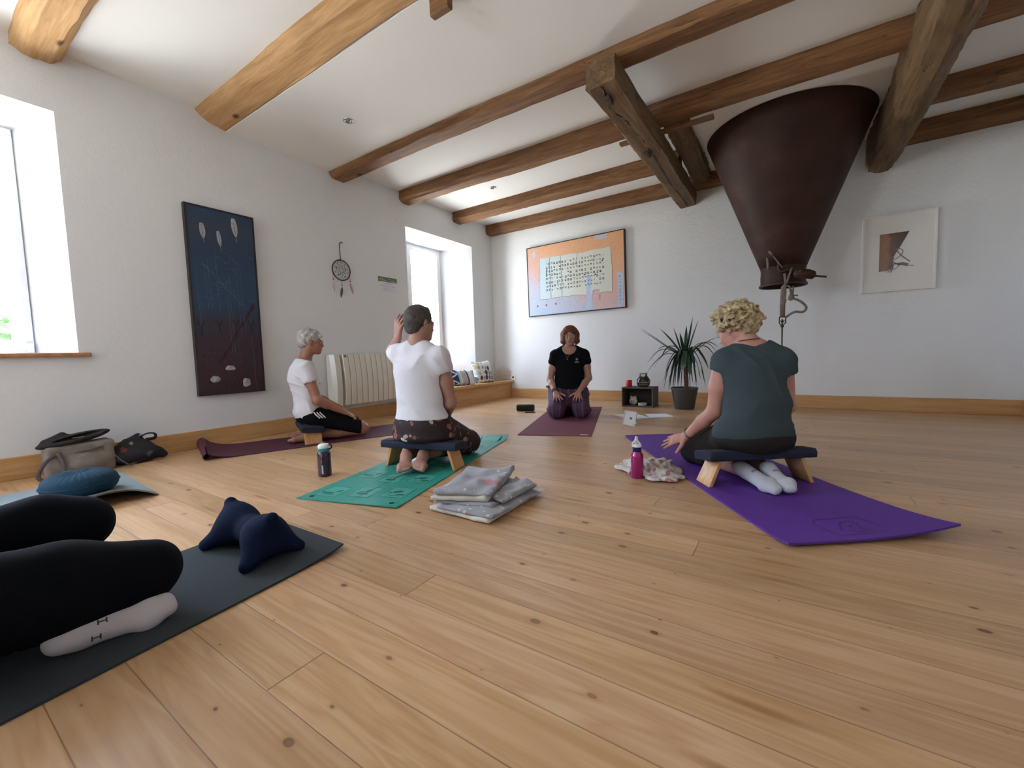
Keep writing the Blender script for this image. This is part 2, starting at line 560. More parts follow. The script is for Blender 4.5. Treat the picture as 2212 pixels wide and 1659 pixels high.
# ------------------------------------------------------------------ timbers
def hewn(axis, a0, a1, sec, n=40, jit=.006, seed=1, caps=True, bend=.006):
    """irregular hand hewn timber; sec = polygon in the two other coords (in order)"""
    r = random.Random(seed)
    g = G()
    m = len(sec)
    # densify section
    S = []
    for i in range(m):
        p, q = sec[i], sec[(i+1) % m]
        for k in range(3):
            t = k/3
            S.append((p[0]+(q[0]-p[0])*t, p[1]+(q[1]-p[1])*t))
    m = len(S)
    ph = [r.uniform(0, 6.3) for _ in range(m)]
    b1, b2 = r.uniform(0, 6), r.uniform(0, 6)
    vs = []
    for i in range(n+1):
        t = i/n
        a = a0+(a1-a0)*t
        o1 = bend*math.sin(a*1.7+b1); o2 = bend*math.sin(a*1.3+b2)
        for k, (p, q) in enumerate(S):
            w = jit*(math.sin(a*5.1+ph[k])*.6+r.uniform(-.5, .5))
            w2 = jit*(math.sin(a*4.3+ph[k]*2)*.6+r.uniform(-.5, .5))
            P = [0, 0, 0]
            P[axis] = a
            oi = [j for j in range(3) if j != axis]
            P[oi[0]] = p+w+o1; P[oi[1]] = q+w2*.7+o2*.6
            vs.append(tuple(P))
    fs = []
    for i in range(n):
        for k in range(m):
            k2 = (k+1) % m
            fs.append((i*m+k, i*m+k2, (i+1)*m+k2, (i+1)*m+k))
    fs.append(tuple(range(m-1, -1, -1))); fs.append(tuple(range(n*m, (n+1)*m)))
    g.add(vs, fs)
    return g
def beam(sec, x0, x1, mat, label, seed, n=60, jit=.006, axis=0, name='ceiling_beam', group=None):
    g = hewn(axis, x0, x1, sec, n, jit, seed)
    cx = [p[0] for p in sec]; cz = [p[1] for p in sec]
    loc = ((x0+x1)/2, sum(cx)/len(cx), min(cz)) if axis == 0 else (sum(cx)/len(cx), (x0+x1)/2, min(cz))
    return solo(name, g, mat, label, 'beam', loc, group, smooth=True, angle=35)
xa, xb = XL-.05, XR+.1
beam([(.64, 2.90), (.645, 2.80), (.70, 2.765), (.82, 2.765), (.875, 2.815), (.88, 2.90)], xa, xb, M_beamL, 'golden rounded ceiling beam nearest the camera, above the left window', 1)
beam([(1.655, 2.90), (1.655, 2.845), (1.71, 2.80), (1.84, 2.765), (1.872, 2.765), (1.872, 2.90)], xa, xb, M_beamL, 'broad golden notched ceiling beam, flush with the ceiling, above the blue painting', 2)
beam([(2.875, 2.90), (2.875, 2.742), (2.915, 2.702), (3.06, 2.702), (3.075, 2.72), (3.075, 2.90)], xa, xb, M_beamX, 'long brown ceiling beam that carries the near end of the short cross timber', 3)
beam([(3.88, 2.92), (3.88, 2.745), (3.925, 2.712), (4.04, 2.708), (4.06, 2.73), (4.06, 2.92)], xa, xb, M_beamX, 'brown ceiling beam with a thin batten nailed beneath it, passing in front of the hopper', 4)
beam([(4.90, 2.92), (4.90, 2.735), (4.94, 2.708), (5.06, 2.705), (5.075, 2.73), (5.075, 2.92)], xa, -1.0, M_beamX, 'slim brown ceiling beam ending at the cross timber, second from the back wall on the left', 5)
beam([(4.90, 2.92), (4.90, 2.735), (4.94, 2.708), (5.06, 2.705), (5.075, 2.73), (5.075, 2.92)], .80, xb, M_beamX, 'short brown ceiling beam right of the thick diagonal timber, second from the back wall', 6, n=16)
beam([(5.73, 2.92), (5.73, 2.745), (5.76, 2.705), (5.90, 2.70), (5.90, 2.92)], xa, -.60, M_beamX, 'thin brown ceiling beam running along the back wall above the script painting', 7)
beam([(5.70, 2.92), (5.70, 2.735), (5.75, 2.695), (5.90, 2.69), (5.90, 2.92)], .80, xb, M_beamX, 'short brown ceiling beam along the back wall at the far right', 8, n=16)
# cross timber (trimmer) running away from the camera
g = hewn(1, 2.86, YB+.02, [(-1.185, 2.70), (-1.185, 2.535), (-1.165, 2.52), (-.985, 2.535), (-.98, 2.70)], 40, .007, 11)
tr = thing('cross_timber', 'weathered cross timber with a long crack and peg holes, left of the hopper', 'beam', (-1.08, 4.4, 2.52))
part('timber', g, M_beamY, tr, smooth=True, angle=35)
ck = [(-1.090, 2.88), (-1.089, 2.935), (-1.12, 3.113), (-1.115, 3.268), (-1.085, 3.415), (-1.080, 3.623), (-1.064, 3.793), (-1.066, 3.996), (-1.071, 4.22), (-1.081, 4.53), (-1.094, 4.96), (-1.08, 5.28), (-1.09, 5.8)]
g = G()
pp = spline([(x, y, 2.528) for x, y in ck], 5)
pp = [Vector((p.x+random.uniform(-.006, .006), p.y, 2.528)) for p in pp]
g.tube(pp, [.0085+.003*math.sin(i*1.3) for i in range(len(pp))], 6, flat=(.7, 1), up=(0, 0, 1))
part('crack', g, M_black, tr)
for (x, y) in ((-1.096, 3.02), (-1.10, 4.035)):
    part('peg', G().box((x-.028, y-.03, 2.508), (x+.022, y+.035, 2.56)).box((x-.012, y+.02, 2.498), (x+.02, y+.075, 2.53)), flat('old_iron', (.05, .035, .028), .7), tr, bevel=.006)
g = hewn(1, 4.08, 5.70, [(-.975, 2.845), (-.975, 2.745), (-.96, 2.735), (-.84, 2.74), (-.80, 2.78), (-.79, 2.845)], 24, .012, 12)
solo('trimmer_joist', g, M_beamY, 'rough dark trimmer joist between the cross timber and the hopper, against the ceiling', 'beam', (-.88, 4.9, 2.73), smooth=True, angle=35)
g = G().box((-1.365, 4.06, 2.676), (-.55, 4.12, 2.702))
solo('batten', g, M_beamX, 'thin wooden batten nailed under a ceiling beam beside the cross timber', 'batten', (-.95, 4.09, 2.676), bevel=.003)
g = hewn(1, 3.06, YB+.02, [(.665, 2.849), (.665, 2.60), (.69, 2.51), (.78, 2.475), (.84, 2.49), (.90, 2.56), (.92, 2.66), (.92, 2.849)], 50, .012, 13, bend=.01)
solo('thick_timber', g, M_beamY, 'thick rounded timber right of the hopper, running from the ceiling front to the back wall', 'beam', (.79, 3.9, 2.475), smooth=True, angle=40)
solo('timber_stub', G().box((-1.74, 1.90, 2.66), (-1.60, 1.945, 2.77)), M_beamX, 'small end of a wooden bracket poking down at the top edge of the picture', 'bracket', (-1.67, 1.92, 2.66), bevel=.008)

# ------------------------------------------------------------------ hopper
M_rust = None
def mat_rust():
    b = NB('rusty_sheet_iron')
    co = b.coord()
    n = b.noise(co, 4, 5, .6)
    n2 = b.noise(co, 35, 3)
    c = b.ramp(n, [(.3, (.024, .010, .0065)), (.55, (.042, .0165, .0095)), (.75, (.066, .029, .017))])
    c = b.mix(b.mapr(n2, .64, .82, 0, .25), c, (.12, .07, .045))
    b.out(c, .6, .05, Specular_IOR_Level=.25)
    b.bump(n2, .25, .002)
    return b.m
M_rust = mat_rust()
M_iron = flat('rusty_dark_iron', (.06, .036, .026), .6, .3, var=.25)
M_strap = flat('grey_brown_leather_strap', (.17, .13, .10), .6, var=.25, bump=.3)
HX, HY = -.045, 5.13
hop = thing('grain_hopper', 'big rusty cone-shaped grain hopper hanging from the ceiling above the right side', 'hopper', (HX, HY, 1.32))
T = Matrix.Translation((HX, HY, 0))
rr_ = random.Random(5)
g = G()
n = 72
prof = []
for i in range(13):
    t = i/12
    prof.append((.193+(.70-.193)*t, 1.50+(2.846-1.50)*t))
g.lathe([(r, z) for r, z in prof], n, M=T, cap=False)
part('cone_body', g, M_rust, hop, smooth=True, solid=.006)
g = G().lathe([(.196, 1.338), (.192, 1.36), (.194, 1.41), (.190, 1.48), (.198, 1.515), (.199, 1.53)], 48, M=T, cap=False)
part('neck', g, M_rust, hop, smooth=True, solid=.006)
g = G().lathe([(.192, 1.325), (.206, 1.322), (.210, 1.332), (.206, 1.343), (.195, 1.345)], 48, M=T, cap=False)
part('flange', g, M_iron, hop, smooth=True, solid=.004)
g = G()
g.box((-.004, 0, 0), (.004, .006, 1.44), M=T @ Matrix.Rotation(-.92, 4, 'Z') @ Matrix.Translation((0, -.195, 1.50)) @ Matrix.Rotation(.356, 4, 'X'))
part('seam', g, M_iron, hop)
for a in (-2.6, -2.15, -1.75, -1.3, -.75, -.25):
    p = (HX+.200*math.cos(a), HY+.200*math.sin(a), 1.527+.01*math.sin(a*5))
    part('rivet', G().sphere(p, .008, 10, 6), M_iron, hop, smooth=True)
yk = 4.925
g = G().tube([(-.180, yk+.03, 1.66), (-.168, yk+.005, 1.49), (-.160, yk+.02, 1.48)], .011, 8, flat=(1, .5))
part('bracket', g, M_strap, hop, smooth=True)
g = G().tube([(-.160, yk-.01, 1.655), (-.127, yk-.02, 1.603)], .014, 8).tube([(-.127, yk-.02, 1.603), (-.047, yk-.02, 1.476)], .006, 8)
part('slide_rod', g, M_strap, hop, smooth=True)
g = G().tube([(-.085, yk, 1.555), (-.08, yk-.01, 1.47), (-.064, yk-.015, 1.44), (0, yk-.015, 1.452), (.06, yk-.02, 1.44)], .010, 8)
part('hinge_arm', g, M_iron, hop, smooth=True)
g = G()
g.tube([(.040, yk-.03, 1.405), (.052, yk-.03, 1.405), (.10, yk-.03, 1.404), (.16, yk-.03, 1.388), (.20, yk-.03, 1.372), (.215, yk-.03, 1.366)], [.014, .036, .044, .045, .038, .018], 16)
wt = part('counterweight', g, M_rust, hop, smooth=True)
part('bolt', G().sphere((.100, yk-.072, 1.418), .014, 10, 6), M_iron, wt, smooth=True)
part('lever_rod', G().tube([(.20, yk-.03, 1.368), (.298, yk-.03, 1.345)], .009, 8), M_iron, hop, smooth=True)
g = G()
g.tube([(-.030, yk-.03, 1.42), (-.020, yk-.04, 1.32), (-.034, yk-.035, 1.289), (-.036, yk-.03, 1.236), (-.042, yk-.03, 1.118), (-.042, yk-.03, 1.005)], [.012, .010, .022, .024, .023, .022], 8, flat=(.25, 1), up=(0, 1, 0))
part('hanging_strap', g, M_strap, hop, smooth=True)
g = G().tube(spline([(.030, yk-.02, 1.468), (.010, yk-.035, 1.40), (-.012, yk-.045, 1.32)], 4), .009, 8, flat=(.4, 1), up=(0, 1, 0))
g.tube(spline([(-.01, yk-.03, 1.30), (.012, yk-.03, 1.285), (.026, yk-.03, 1.23), (.017, yk-.03, 1.184)], 4), .010, 8, flat=(.4, 1), up=(0, 1, 0))
part('knotted_strap', g, M_strap, hop, smooth=True)
g = G().tube(spline([(.043, yk, 1.29), (.040, yk-.02, 1.23), (.030, yk-.03, 1.17), (.015, yk-.03, 1.155)], 4), .008, 6).sphere((.028, yk-.03, 1.185), (.026, .014, .030), 12, 8)
g.tube([(.04, yk-.03, 1.205), (.082, yk-.03, 1.196)], .006, 6)
part('knot', g, M_strap, hop, smooth=True)
lp = [(.030, 1.175), (.057, 1.166), (.091, 1.147), (.126, 1.115), (.147, 1.081), (.139, 1.050), (.113, 1.037), (.068, 1.044), (.029, 1.029), (-.018, .992)]
g = G().tube(spline([(x, yk-.03, z) for x, z in lp], 5), .0105, 8, flat=(.5, 1), up=(0, 1, 0))
g.tube(spline([(.02, yk-.03, 1.16), (-.006, yk-.03, 1.17), (-.020, yk-.03, 1.13)], 4), .009, 8, flat=(.3, 1))
part('strap_loop', g, M_strap, hop, smooth=True)
bx = yk-.03
g = G().tube([(-.066, bx, 1.003), (-.015, bx, 1.001)], .006, 6).tube([(-.066, bx, 1.003), (-.067, bx, .942), (-.050, bx, .925)], .005, 6).tube([(-.015, bx, 1.001), (-.014, bx, .942), (-.034, bx, .925)], .005, 6)
g.tube([(-.060, bx, .963), (-.022, bx, .963)], .005, 6).sphere((-.042, bx, .955), .012, 10, 8)
part('buckle', g, M_iron, hop, smooth=True)
part('hanging_rod', G().sphere((-.042, bx, .912), (.016, .014, .014), 10, 8).tube([(-.042, bx, .98), (-.042, bx, .42)], .0065, 8), M_iron, hop, smooth=True)

# ------------------------------------------------------------------ wall hangings
def seg(g, a, b, w, mi=0):
    """flat stroke in local xy (z up a hair) as thin prism"""
    a = Vector((*a, 0)); b = Vector((*b, 0))
    d = (b-a)
    if d.length < 1e-6: return
    p = Vector((-d.y, d.x, 0)).normalized()*w/2
    g.add([(a+p)[:2]+(0,), (a-p)[:2]+(0,), (b-p)[:2]+(0,), (b+p)[:2]+(0,),
           (a+p)[:2]+(.0012,), (a-p)[:2]+(.0012,), (b-p)[:2]+(.0012,), (b+p)[:2]+(.0012,)],
          [(0, 3, 2, 1), (4, 5, 6, 7), (0, 1, 5, 4), (1, 2, 6, 5), (2, 3, 7, 6), (3, 0, 4, 7)], mi)
def xform(g, M):
    g.v = [tuple(M @ Vector(p)) for p in g.v]
    return g
# --- blue painting on the left wall: local x = world y, local y = world z, local z = +x
FP = frame((XL+.040, 0, 0), (0, 1, 0), (0, 0, 1), (1, 0, 0))
bp = thing('painting', 'tall narrow dark blue painting with three white feathers above three grey stones', 'painting', (XL, 1.77, .44))
def mat_bluepaint():
    b = NB('blue_to_plum_canvas_paint')
    x, y, z = b.sep(b.coord())
    n = b.noise(b.comb(0, b.math('MULTIPLY', y, 6), b.math('MULTIPLY', z, 2.5)), 1, 4, .6, .5)
    zz = b.math('ADD', z, b.mapr(n, 0, 1, -.12, .12))
    c = b.ramp(b.mapr(zz, 0, 1.61), [(0, (.040, .012, .018)), (.28, (.042, .020, .030)), (.40, (.030, .030, .055)), (.5, (.020, .055, .115)), (.75, (.016, .045, .095)), (.9, (.030, .050, .085)), (1, (.016, .045, .10))])
    dots = b.noise(b.coord(), 60, 2)
    c = b.mix(b.mapr(dots, .6, .75, 0, .2), c, (.09, .11, .15))
    b.out(c, .55, 0)
    b.bump(dots, .2, .002)
    return b.m
part('canvas', G().box((XL+.008, 1.513, .453), (XL+.040, 2.027, 2.037)), mat_bluepaint(), bp, bevel=.002)
g = G()
g.box((XL, 1.50, .44), (XL+.044, 1.513, 2.05)); g.box((XL, 2.027, .44), (XL+.044, 2.04, 2.05))
g.box((XL, 1.513, .44), (XL+.044, 2.027, .453)); g.box((XL, 1.513, 2.037), (XL+.044, 2.027, 2.05))
part('picture_frame', g, M_darkfr, bp)
M_feather = flat('white_feather_paint', (.42, .43, .44), .7, var=.25, scale=60)
M_faint = flat('faint_blue_chalk_lines', (.10, .15, .22), .7)
M_glyph = flat('dark_glyph_paint', (.014, .010, .016), .7)
M_streak = flat('dark_red_brushstroke', (.040, .008, .016), .7)
M_stone = flat('grey_pebble', (.34, .34, .34), .7, var=.35, scale=30)
for (yt, zt, yb, zb, w) in ((1.615, 1.906, 1.628, 1.742, .022), (1.737, 1.863, 1.754, 1.697, .017), (1.865, 2.001, 1.885, 1.796, .025)):
    d = Vector((yb-yt, zb-zt)); L = d.length; d.normalize(); p = Vector((-d.y, d.x))
    pts = []
    N = 10
    for i in range(N+1):
        t = i/N; r = w*math.sin(PI*min(1, t*.95+.08))**.55*(1 if t < .95 else .4)
        pts.append((Vector((yt, zt))+d*L*.8*t+p*r)[:])
    for i in range(N, -1, -1):
        t = i/N; r = w*math.sin(PI*min(1, t*.95+.08))**.55*(.92 if t < .95 else .4)
        pts.append((Vector((yt, zt))+d*L*.8*t-p*r)[:])
    f = part('feather_motif', G().prism(pts, 0, .0015, M=FP), M_feather, bp)
    gq = G()
    seg(gq, (Vector((yt, zt))+d*L*.05)[:], (Vector((yt, zt))+d*L)[:], .004)
    for i in range(7):
        q = Vector((yt, zt))+d*L*(.15+.09*i)
        seg(gq, q[:], (q+p*w*.8-d*.02)[:], .0015); seg(gq, q[:], (q-p*w*.8-d*.02)[:], .0015)
    xform(gq, Matrix.Translation((.0014, 0, 0)) @ FP)
    part('quill', gq, flat('quill_grey', (.22, .23, .25), .7), f)
g = G(); r = random.Random(3)
for i in range(9):
    y0 = 1.56+.05*i+r.uniform(-.02, .02); z0 = r.uniform(1.2, 1.7)
    seg(g, (y0, z0), (y0+.01, z0-r.uniform(.3, .8)), .0016)
for i in range(26):
    y0 = r.uniform(1.55, 2.0); z0 = r.uniform(1.25, 1.72); a = r.uniform(-.9, .5)
    for k in range(3):
        l = r.uniform(.015, .05); y1 = min(2.02, y0+l*math.cos(a)); z1 = z0+l*math.sin(a)
        seg(g, (y0, z0), (y1, z1), .0018); y0, z0 = y1, z1; a += r.uniform(-.8, .8)
for i in range(18):
    t = r.random()
    seg(g, (1.58+.36*t+r.uniform(-.02, .02), 1.60-.42*t+r.uniform(-.02, .02)), (1.60+.36*t, 1.57-.42*t), .0028)
part('chalk_lines', xform(g, FP), M_faint, bp)
g = G()
st = spline([(1.99, 1.25, 0), (1.908, 1.104, 0), (1.85, 1.02, 0), (1.778, .875, 0), (1.70, .76, 0), (1.667, .715, 0)], 5)
for i in range(len(st)-1): seg(g, st[i][:2], st[i+1][:2], .020+.010*math.sin(i*1.1))
part('brushstroke', xform(g, Matrix.Translation((-.0004, 0, 0)) @ FP), M_streak, bp)
g = G()
for (y, z) in ((1.557, 1.034), (1.693, 1.05), (1.826, 1.055), (1.955, 1.049)):
    seg(g, (y, z-.065), (y+.002, z), .008)
    for s in (-1, 1):
        seg(g, (y, z), (y+s*.028, z+.03), .005); seg(g, (y+s*.028, z+.03), (y+s*.022, z+.055), .004)
        seg(g, (y, z-.015), (y+s*.018, z+.045), .004); seg(g, (y, z-.065), (y+s*.018, z-.09), .004)
for row in range(8):
    for colm in range(9):
        y = 1.535+.055*colm; z = .81-.045*row
        if any(abs(y-a) < .045 and abs(z-b_) < .035 for a, b_ in ((1.631, .578), (1.755, .671), (1.881, .532))): continue
        for k in range(r.randint(2, 3)):
            a = (y+r.uniform(0, .022), z+r.uniform(0, .028)); b_ = (a[0]+r.choice((0, .016, -.012)), a[1]+r.choice((0, .018, -.014)))
            seg(g, a, b_, .0035)
part('glyph_rows', xform(g, FP), M_glyph, bp)
for (y, z, ry, rz) in ((1.631, .578, .037, .030), (1.755, .671, .040, .024), (1.881, .532, .036, .042)):
    gs = G().sphere((0, 0, 0), 1, 14, 10)
    gs.v = [(XL+.040+.007*p[2]*1, y+ry*p[0]*(1+.14*math.sin(3*p[1]+y*9)), z+rz*p[1]*(1+.12*math.sin(4*p[0]+z*7))) for p in gs.v]
    part('stone_relief', gs, M_stone, bp, smooth=True)

# --- script painting on the back wall
c0 = Vector((-3.47, YB-.002, 1.31))
tilt = math.radians(.75)
FS = Matrix.Translation((-3.455, YB-.05, 1.314)) @ Matrix.Rotation(-tilt, 4, 'Y') @ Matrix(((1, 0, 0, 0), (0, 0, -1, 0), (0, 1, 0, 0), (0, 0, 0, 1)))
SW, SH = 1.555, 1.055
spn = thing('painting', 'wide orange and blue painting of old script letters on a torn pale page', 'painting', (-2.68, YB, 1.31))
def mat_orange():
    b = NB('orange_lilac_collage_paint')
    x, y, z = b.sep(b.coord())
    n = b.noise(b.coord(), 3.5, 4, .6, .4)
    u = b.mapr(b.math('ADD', b.math('ADD', b.math('MULTIPLY', x, .42), z), b.mapr(n, 0, 1, -.35, .35)), -.2, 1.25)
    c = b.ramp(u, [(0, (.42, .52, .66)), (.25, (.52, .52, .62)), (.42, (.66, .44, .40)), (.65, (.74, .42, .27)), (1, (.76, .40, .20))])
    sp = b.noise(b.coord(), 70, 3, .6)
    c = b.mix(b.mapr(sp, .60, .72, 0, .45), c, (.22, .13, .14))
    b.out(c, .6)
    b.bump(sp, .2, .002)
    return b.m
g = G().box((0, 0, -.044), (SW, SH, 0)); xform(g, FS)
part('canvas', g, mat_orange(), spn)
g = G()
for a, b_ in (((-.012, -.012), (0, SH+.012)), ((SW, -.012), (SW+.012, SH+.012)), ((0, -.012), (SW, 0)), ((0, SH), (SW, SH+.012))):
    g.box((*a, -.048), (*b_, .004))
part('picture_frame', xform(g, FS), M_black, spn)
def mat_parch():
    b = NB('pale_parchment_paint')
    x, y, z = b.sep(b.coord())
    n = b.noise(b.coord(), 6, 4, .6)
    u = b.math('ADD', b.mapr(x, -.6, .1, 0, 1), b.mapr(n, 0, 1, -.3, .3))
    c = b.ramp(u, [(0, (.50, .66, .74)), (.5, (.60, .68, .66)), (1, (.66, .68, .60))])
    c = b.mix(b.mapr(b.noise(b.coord(), 25, 4, .7), .58, .75, 0, .35), c, (.42, .44, .42))
    b.out(c, .75)
    return b.m
par = [(-3.232, 2.185), (-3.236, 1.9), (-3.250, 1.560), (-3.1, 1.555), (-2.98, 1.565), (-2.848, 1.563), (-2.65, 1.570), (-2.5, 1.555), (-2.369, 1.560), (-2.372, 1.609), (-2.269, 1.611), (-2.261, 1.567), (-2.082, 1.561), (-2.076, 1.9), (-2.092, 2.192), (-2.2, 2.182), (-2.36, 2.186), (-2.5, 2.170), (-2.63, 2.176), (-2.70, 2.188), (-2.839, 2.179), (-3.0, 2.186)]
def toloc(x, z, y=5.83): return (x+3.455+.0, z-1.314)
par = [(x+3.455, z-1.316+(-(x+3.455)*math.tan(tilt))*.7) for x, z in par]
rp = random.Random(8)
par2 = []
for i in range(len(par)):
    a, b_ = par[i], par[(i+1) % len(par)]
    for k in range(5):
        t = k/5; par2.append((a[0]+(b_[0]-a[0])*t+rp.uniform(-.003, .003), a[1]+(b_[1]-a[1])*t+rp.uniform(-.004, .004)))
g = G().prism(par2, .0005, .003, M=FS)
parch = part('parchment', g, mat_parch(), spn)
g = G().prism([(x+(.004 if x > .8 else -.004), y-.004) for x, y in par2], .0003, .0014, M=FS)
part('torn_edge', g, flat('brown_torn_edge', (.16, .10, .07), .8), spn)
M_ink = flat('black_ink', (.015, .015, .018), .6)
GL = {  # square-letter strokes in a unit cell
 'a': [((.1, .8), (.9, .8)), ((.85, .8), (.85, .1))], 'b': [((.1, .8), (.8, .8)), ((.8, .8), (.8, .15)), ((.05, .1), (.95, .1))],
 'c': [((.1, .8), (.9, .8)), ((.85, .8), (.8, .1)), ((.15, .55), (.15, .1))], 'd': [((.5, .9), (.55, .1))],
 'e': [((.15, .85), (.85, .1)), ((.8, .9), (.6, .5)), ((.2, .1), (.35, .5))], 'f': [((.5, .9), (.4, .55))],
 'g': [((.1, .8), (.85, .8)), ((.85, .8), (.85, .1)), ((.85, .1), (.1, .1)), ((.15, .8), (.15, .1))], 'h': [((.1, .8), (.5, .8)), ((.5, .8), (.55, .1)), ((.05, .1), (.6, .1))],
 'i': [((.1, .85), (.3, .1)), ((.3, .1), (.9, .15)), ((.9, .15), (.9, .85)), ((.5, .85), (.5, .4))], 'j': [((.1, .8), (.75, .8)), ((.75, .8), (.7, -.3))]}
rg = random.Random(21)
def letters(g, u0, u1, v0, v1, rows, cols, skip=.08, w=.0075):
    cw = (u1-u0)/cols; rh = (v1-v0)/rows
    for rI in range(rows):
        for cI in range(cols):
            if rg.random() < skip: continue
            L = GL[rg.choice('aabbccdeefgghij')]
            ox = u0+cw*cI+rg.uniform(-.004, .004); oy = v0+rh*rI+rg.uniform(-.004, .004)
            for (p, q) in L:
                ww = w*(1.25 if abs(p[1]-q[1]) < .2 else .6)
                seg(g, (ox+p[0]*cw*.68, oy+p[1]*rh*.5), (ox+q[0]*cw*.68, oy+q[1]*rh*.5), ww)
g = G(); letters(g, .32, 1.28, .36, .81, 8, 21)
xform(g, FS @ Matrix.Translation((0, 0, .003)))
part('ink_letters', g, M_ink, parch)
g = G()
for x in (.20+.19, .20+.38): 
    seg(g, (x+.01, .245), (x, .86), .005)
seg(g, (.83, .70), (.86, .86), .004); seg(g, (.33, .58), (.345, .70), .014)
for (x, y) in ((.95, .52), (1.12, .50), (1.20, .53), (1.23, .68)):
    seg(g, (x, y), (x+.02, y+.012), .018)
xform(g, FS @ Matrix.Translation((0, 0, .0031)))
part('crease_stains', g, flat('dark_crease', (.10, .08, .08), .8), parch)
M_lilac = flat('pale_blue_lilac_paint', (.50, .58, .74), .7, var=.15, scale=60)
g = G()
for q in ([(.975, .02), (1.055, .02), (1.075, .235), (.985, .235)], [(1.455, .02), (1.53, .02), (1.53, .485), (1.455, .485)], [(1.14, .99), (1.315, .99), (1.315, 1.045), (1.13, 1.045)], [(.10, .90), (.15, .90), (.15, 1.0), (.10, 1.0)]):
    g.prism(q, .0005, .0022)
xform(g, FS)
part('lilac_patches', g, M_lilac, spn)
g = G().prism([(.985, .236), (1.05, .236), (1.06, .50), (1.0, .50)], .0032, .0040, M=FS)
part('blue_drip', g, flat('watery_blue_paint', (.42, .56, .74), .7, var=.2, scale=60), spn)
g = G()
for i in range(9): 
    for (p, q) in GL[rg.choice('abcdegh')]: seg(g, (1.475+p[0]*.03, .05+.046*i+p[1]*.028), (1.475+q[0]*.03, .05+.046*i+q[1]*.028), .005)
for i in range(230):
    u, v = rg.uniform(.02, 1.53), rg.uniform(.03, 1.03)
    if .2 < u < 1.40 and .22 < v < .90: continue
    a = rg.choice((0, 1.57, .8)); l = rg.uniform(.004, .014)
    seg(g, (u, v), (u+l*math.cos(a), v+l*math.sin(a)), .0035)
xform(g, FS @ Matrix.Translation((0, 0, .0022)))
part('small_marks', g, flat('grey_ink_marks', (.22, .16, .16), .7), spn)
g = G()
for (u, v) in ((.155, .145), (.31, .145), (.475, .150)):
    g.prism([(u-.018, v), (u, v-.022), (u+.018, v), (u, v+.022)], .0005, .002)
seg(g, (1.185, .13), (1.19, .22), .010)
xform(g, FS)
part('red_marks', g, flat('dull_red_paint', (.42, .10, .10), .7), spn)

# --- framed hopper print, acrylic box
pf = thing('framed_print', 'pale framed art print of the rusty hopper on the right back wall', 'picture', (.93, YB, 1.26))
M_mount = flat('ivory_mount_board', (.82, .80, .75), .8, var=.01)
part('mount_board', G().box((.665, YB-.045, 1.262), (1.205, YB-.008, 2.015)), M_mount, pf)
M_fr = flat('pale_white_frame', (.78, .76, .71), .35, var=.02)
g = G()
g.box((.650, YB-.055, 1.25), (.668, YB, 2.03)); g.box((1.205, YB-.055, 1.25), (1.223, YB, 2.03))
g.box((.668, YB-.055, 1.25), (1.205, YB, 1.264)); g.box((.668, YB-.055, 2.014), (1.205, YB, 2.03))
part('picture_frame', g, M_fr, pf, bevel=.002)
FH = frame((0, YB-.0455, 0), (1, 0, 0), (0, 0, 1), (0, -1, 0))
cut = [(.791, 1.839), (1.018, 1.840), (.949, 1.690), (.915, 1.622), (.900, 1.589), (.899, 1.482), (.858, 1.466), (.791, 1.461)]
def mat_print():
    b = NB('printed_rust_photo')
    x, y, z = b.sep(b.coord())
    c = b.ramp(b.math('ADD', b.mapr(x, -.14, .07), b.mapr(b.noise(b.coord(), 14, 4), 0, 1, -.3, .3)), [(.0, (.26, .12, .06)), (.3, (.32, .15, .08)), (.5, (.12, .055, .03)), (1, (.03, .02, .015))])
    b.out(c, .5)
    return b.m
part('hopper_print', G().prism(cut, 0, .0015, M=FH), mat_print(), pf)
g = G()
M_gr = flat('grey_print_ink', (.20, .17, .18), .6)
def ln(pts, w, n=4):
    q = spline([(x, y, 0) for x, y in pts], n)
    for i in range(len(q)-1): seg(g, q[i][:2], q[i+1][:2], w)
ln([(.912, 1.670), (.943, 1.677), (.972, 1.655), (.965, 1.615), (.912, 1.569)], .007)
ln([(.932, 1.655), (.958, 1.610), (1.029, 1.535)], .010)
ln([(.799, 1.595), (.85, 1.596), (.905, 1.603)], .005)
ln([(.905, 1.60), (.90, 1.55), (.92, 1.53)], .010)
ln([(.91, 1.535), (.945, 1.518)], .016)
ln([(.94, 1.517), (.97, 1.522), (1.015, 1.503)], .030)
ln([(1.01, 1.50), (1.061, 1.490)], .006)
ln([(.895, 1.475), (.925, 1.478), (.942, 1.502), (.938, 1.52)], .006)
ln([(.91, 1.53), (.89, 1.48), (.86, 1.445)], .008); ln([(.905, 1.52), (.895, 1.47), (.885, 1.44)], .007); ln([(.90, 1.5), (.85, 1.46), (.84, 1.45)], .005)
part('print_linework', xform(g, Matrix.Translation((0, -.0016, 0)) @ FH), M_gr, pf)
b_ = NB('acrylic_sheet')
b_.n.remove(b_.b)
t_ = b_.new('ShaderNodeBsdfTransparent'); t_.inputs[0].default_value = (1, 1, 1, 1)
g_ = b_.new('ShaderNodeBsdfGlossy'); g_.inputs['Roughness'].default_value = .08
m_ = b_.new('ShaderNodeMixShader'); m_.inputs[0].default_value = .03
b_.t.links.new(t_.outputs[0], m_.inputs[1]); b_.t.links.new(g_.outputs[0], m_.inputs[2]); b_.t.links.new(m_.outputs[0], b_.n['Material Output'].inputs[0])
part('acrylic_front', G().box((.668, YB-.0535, 1.264), (1.205, YB-.0515, 2.014)), b_.m, pf)

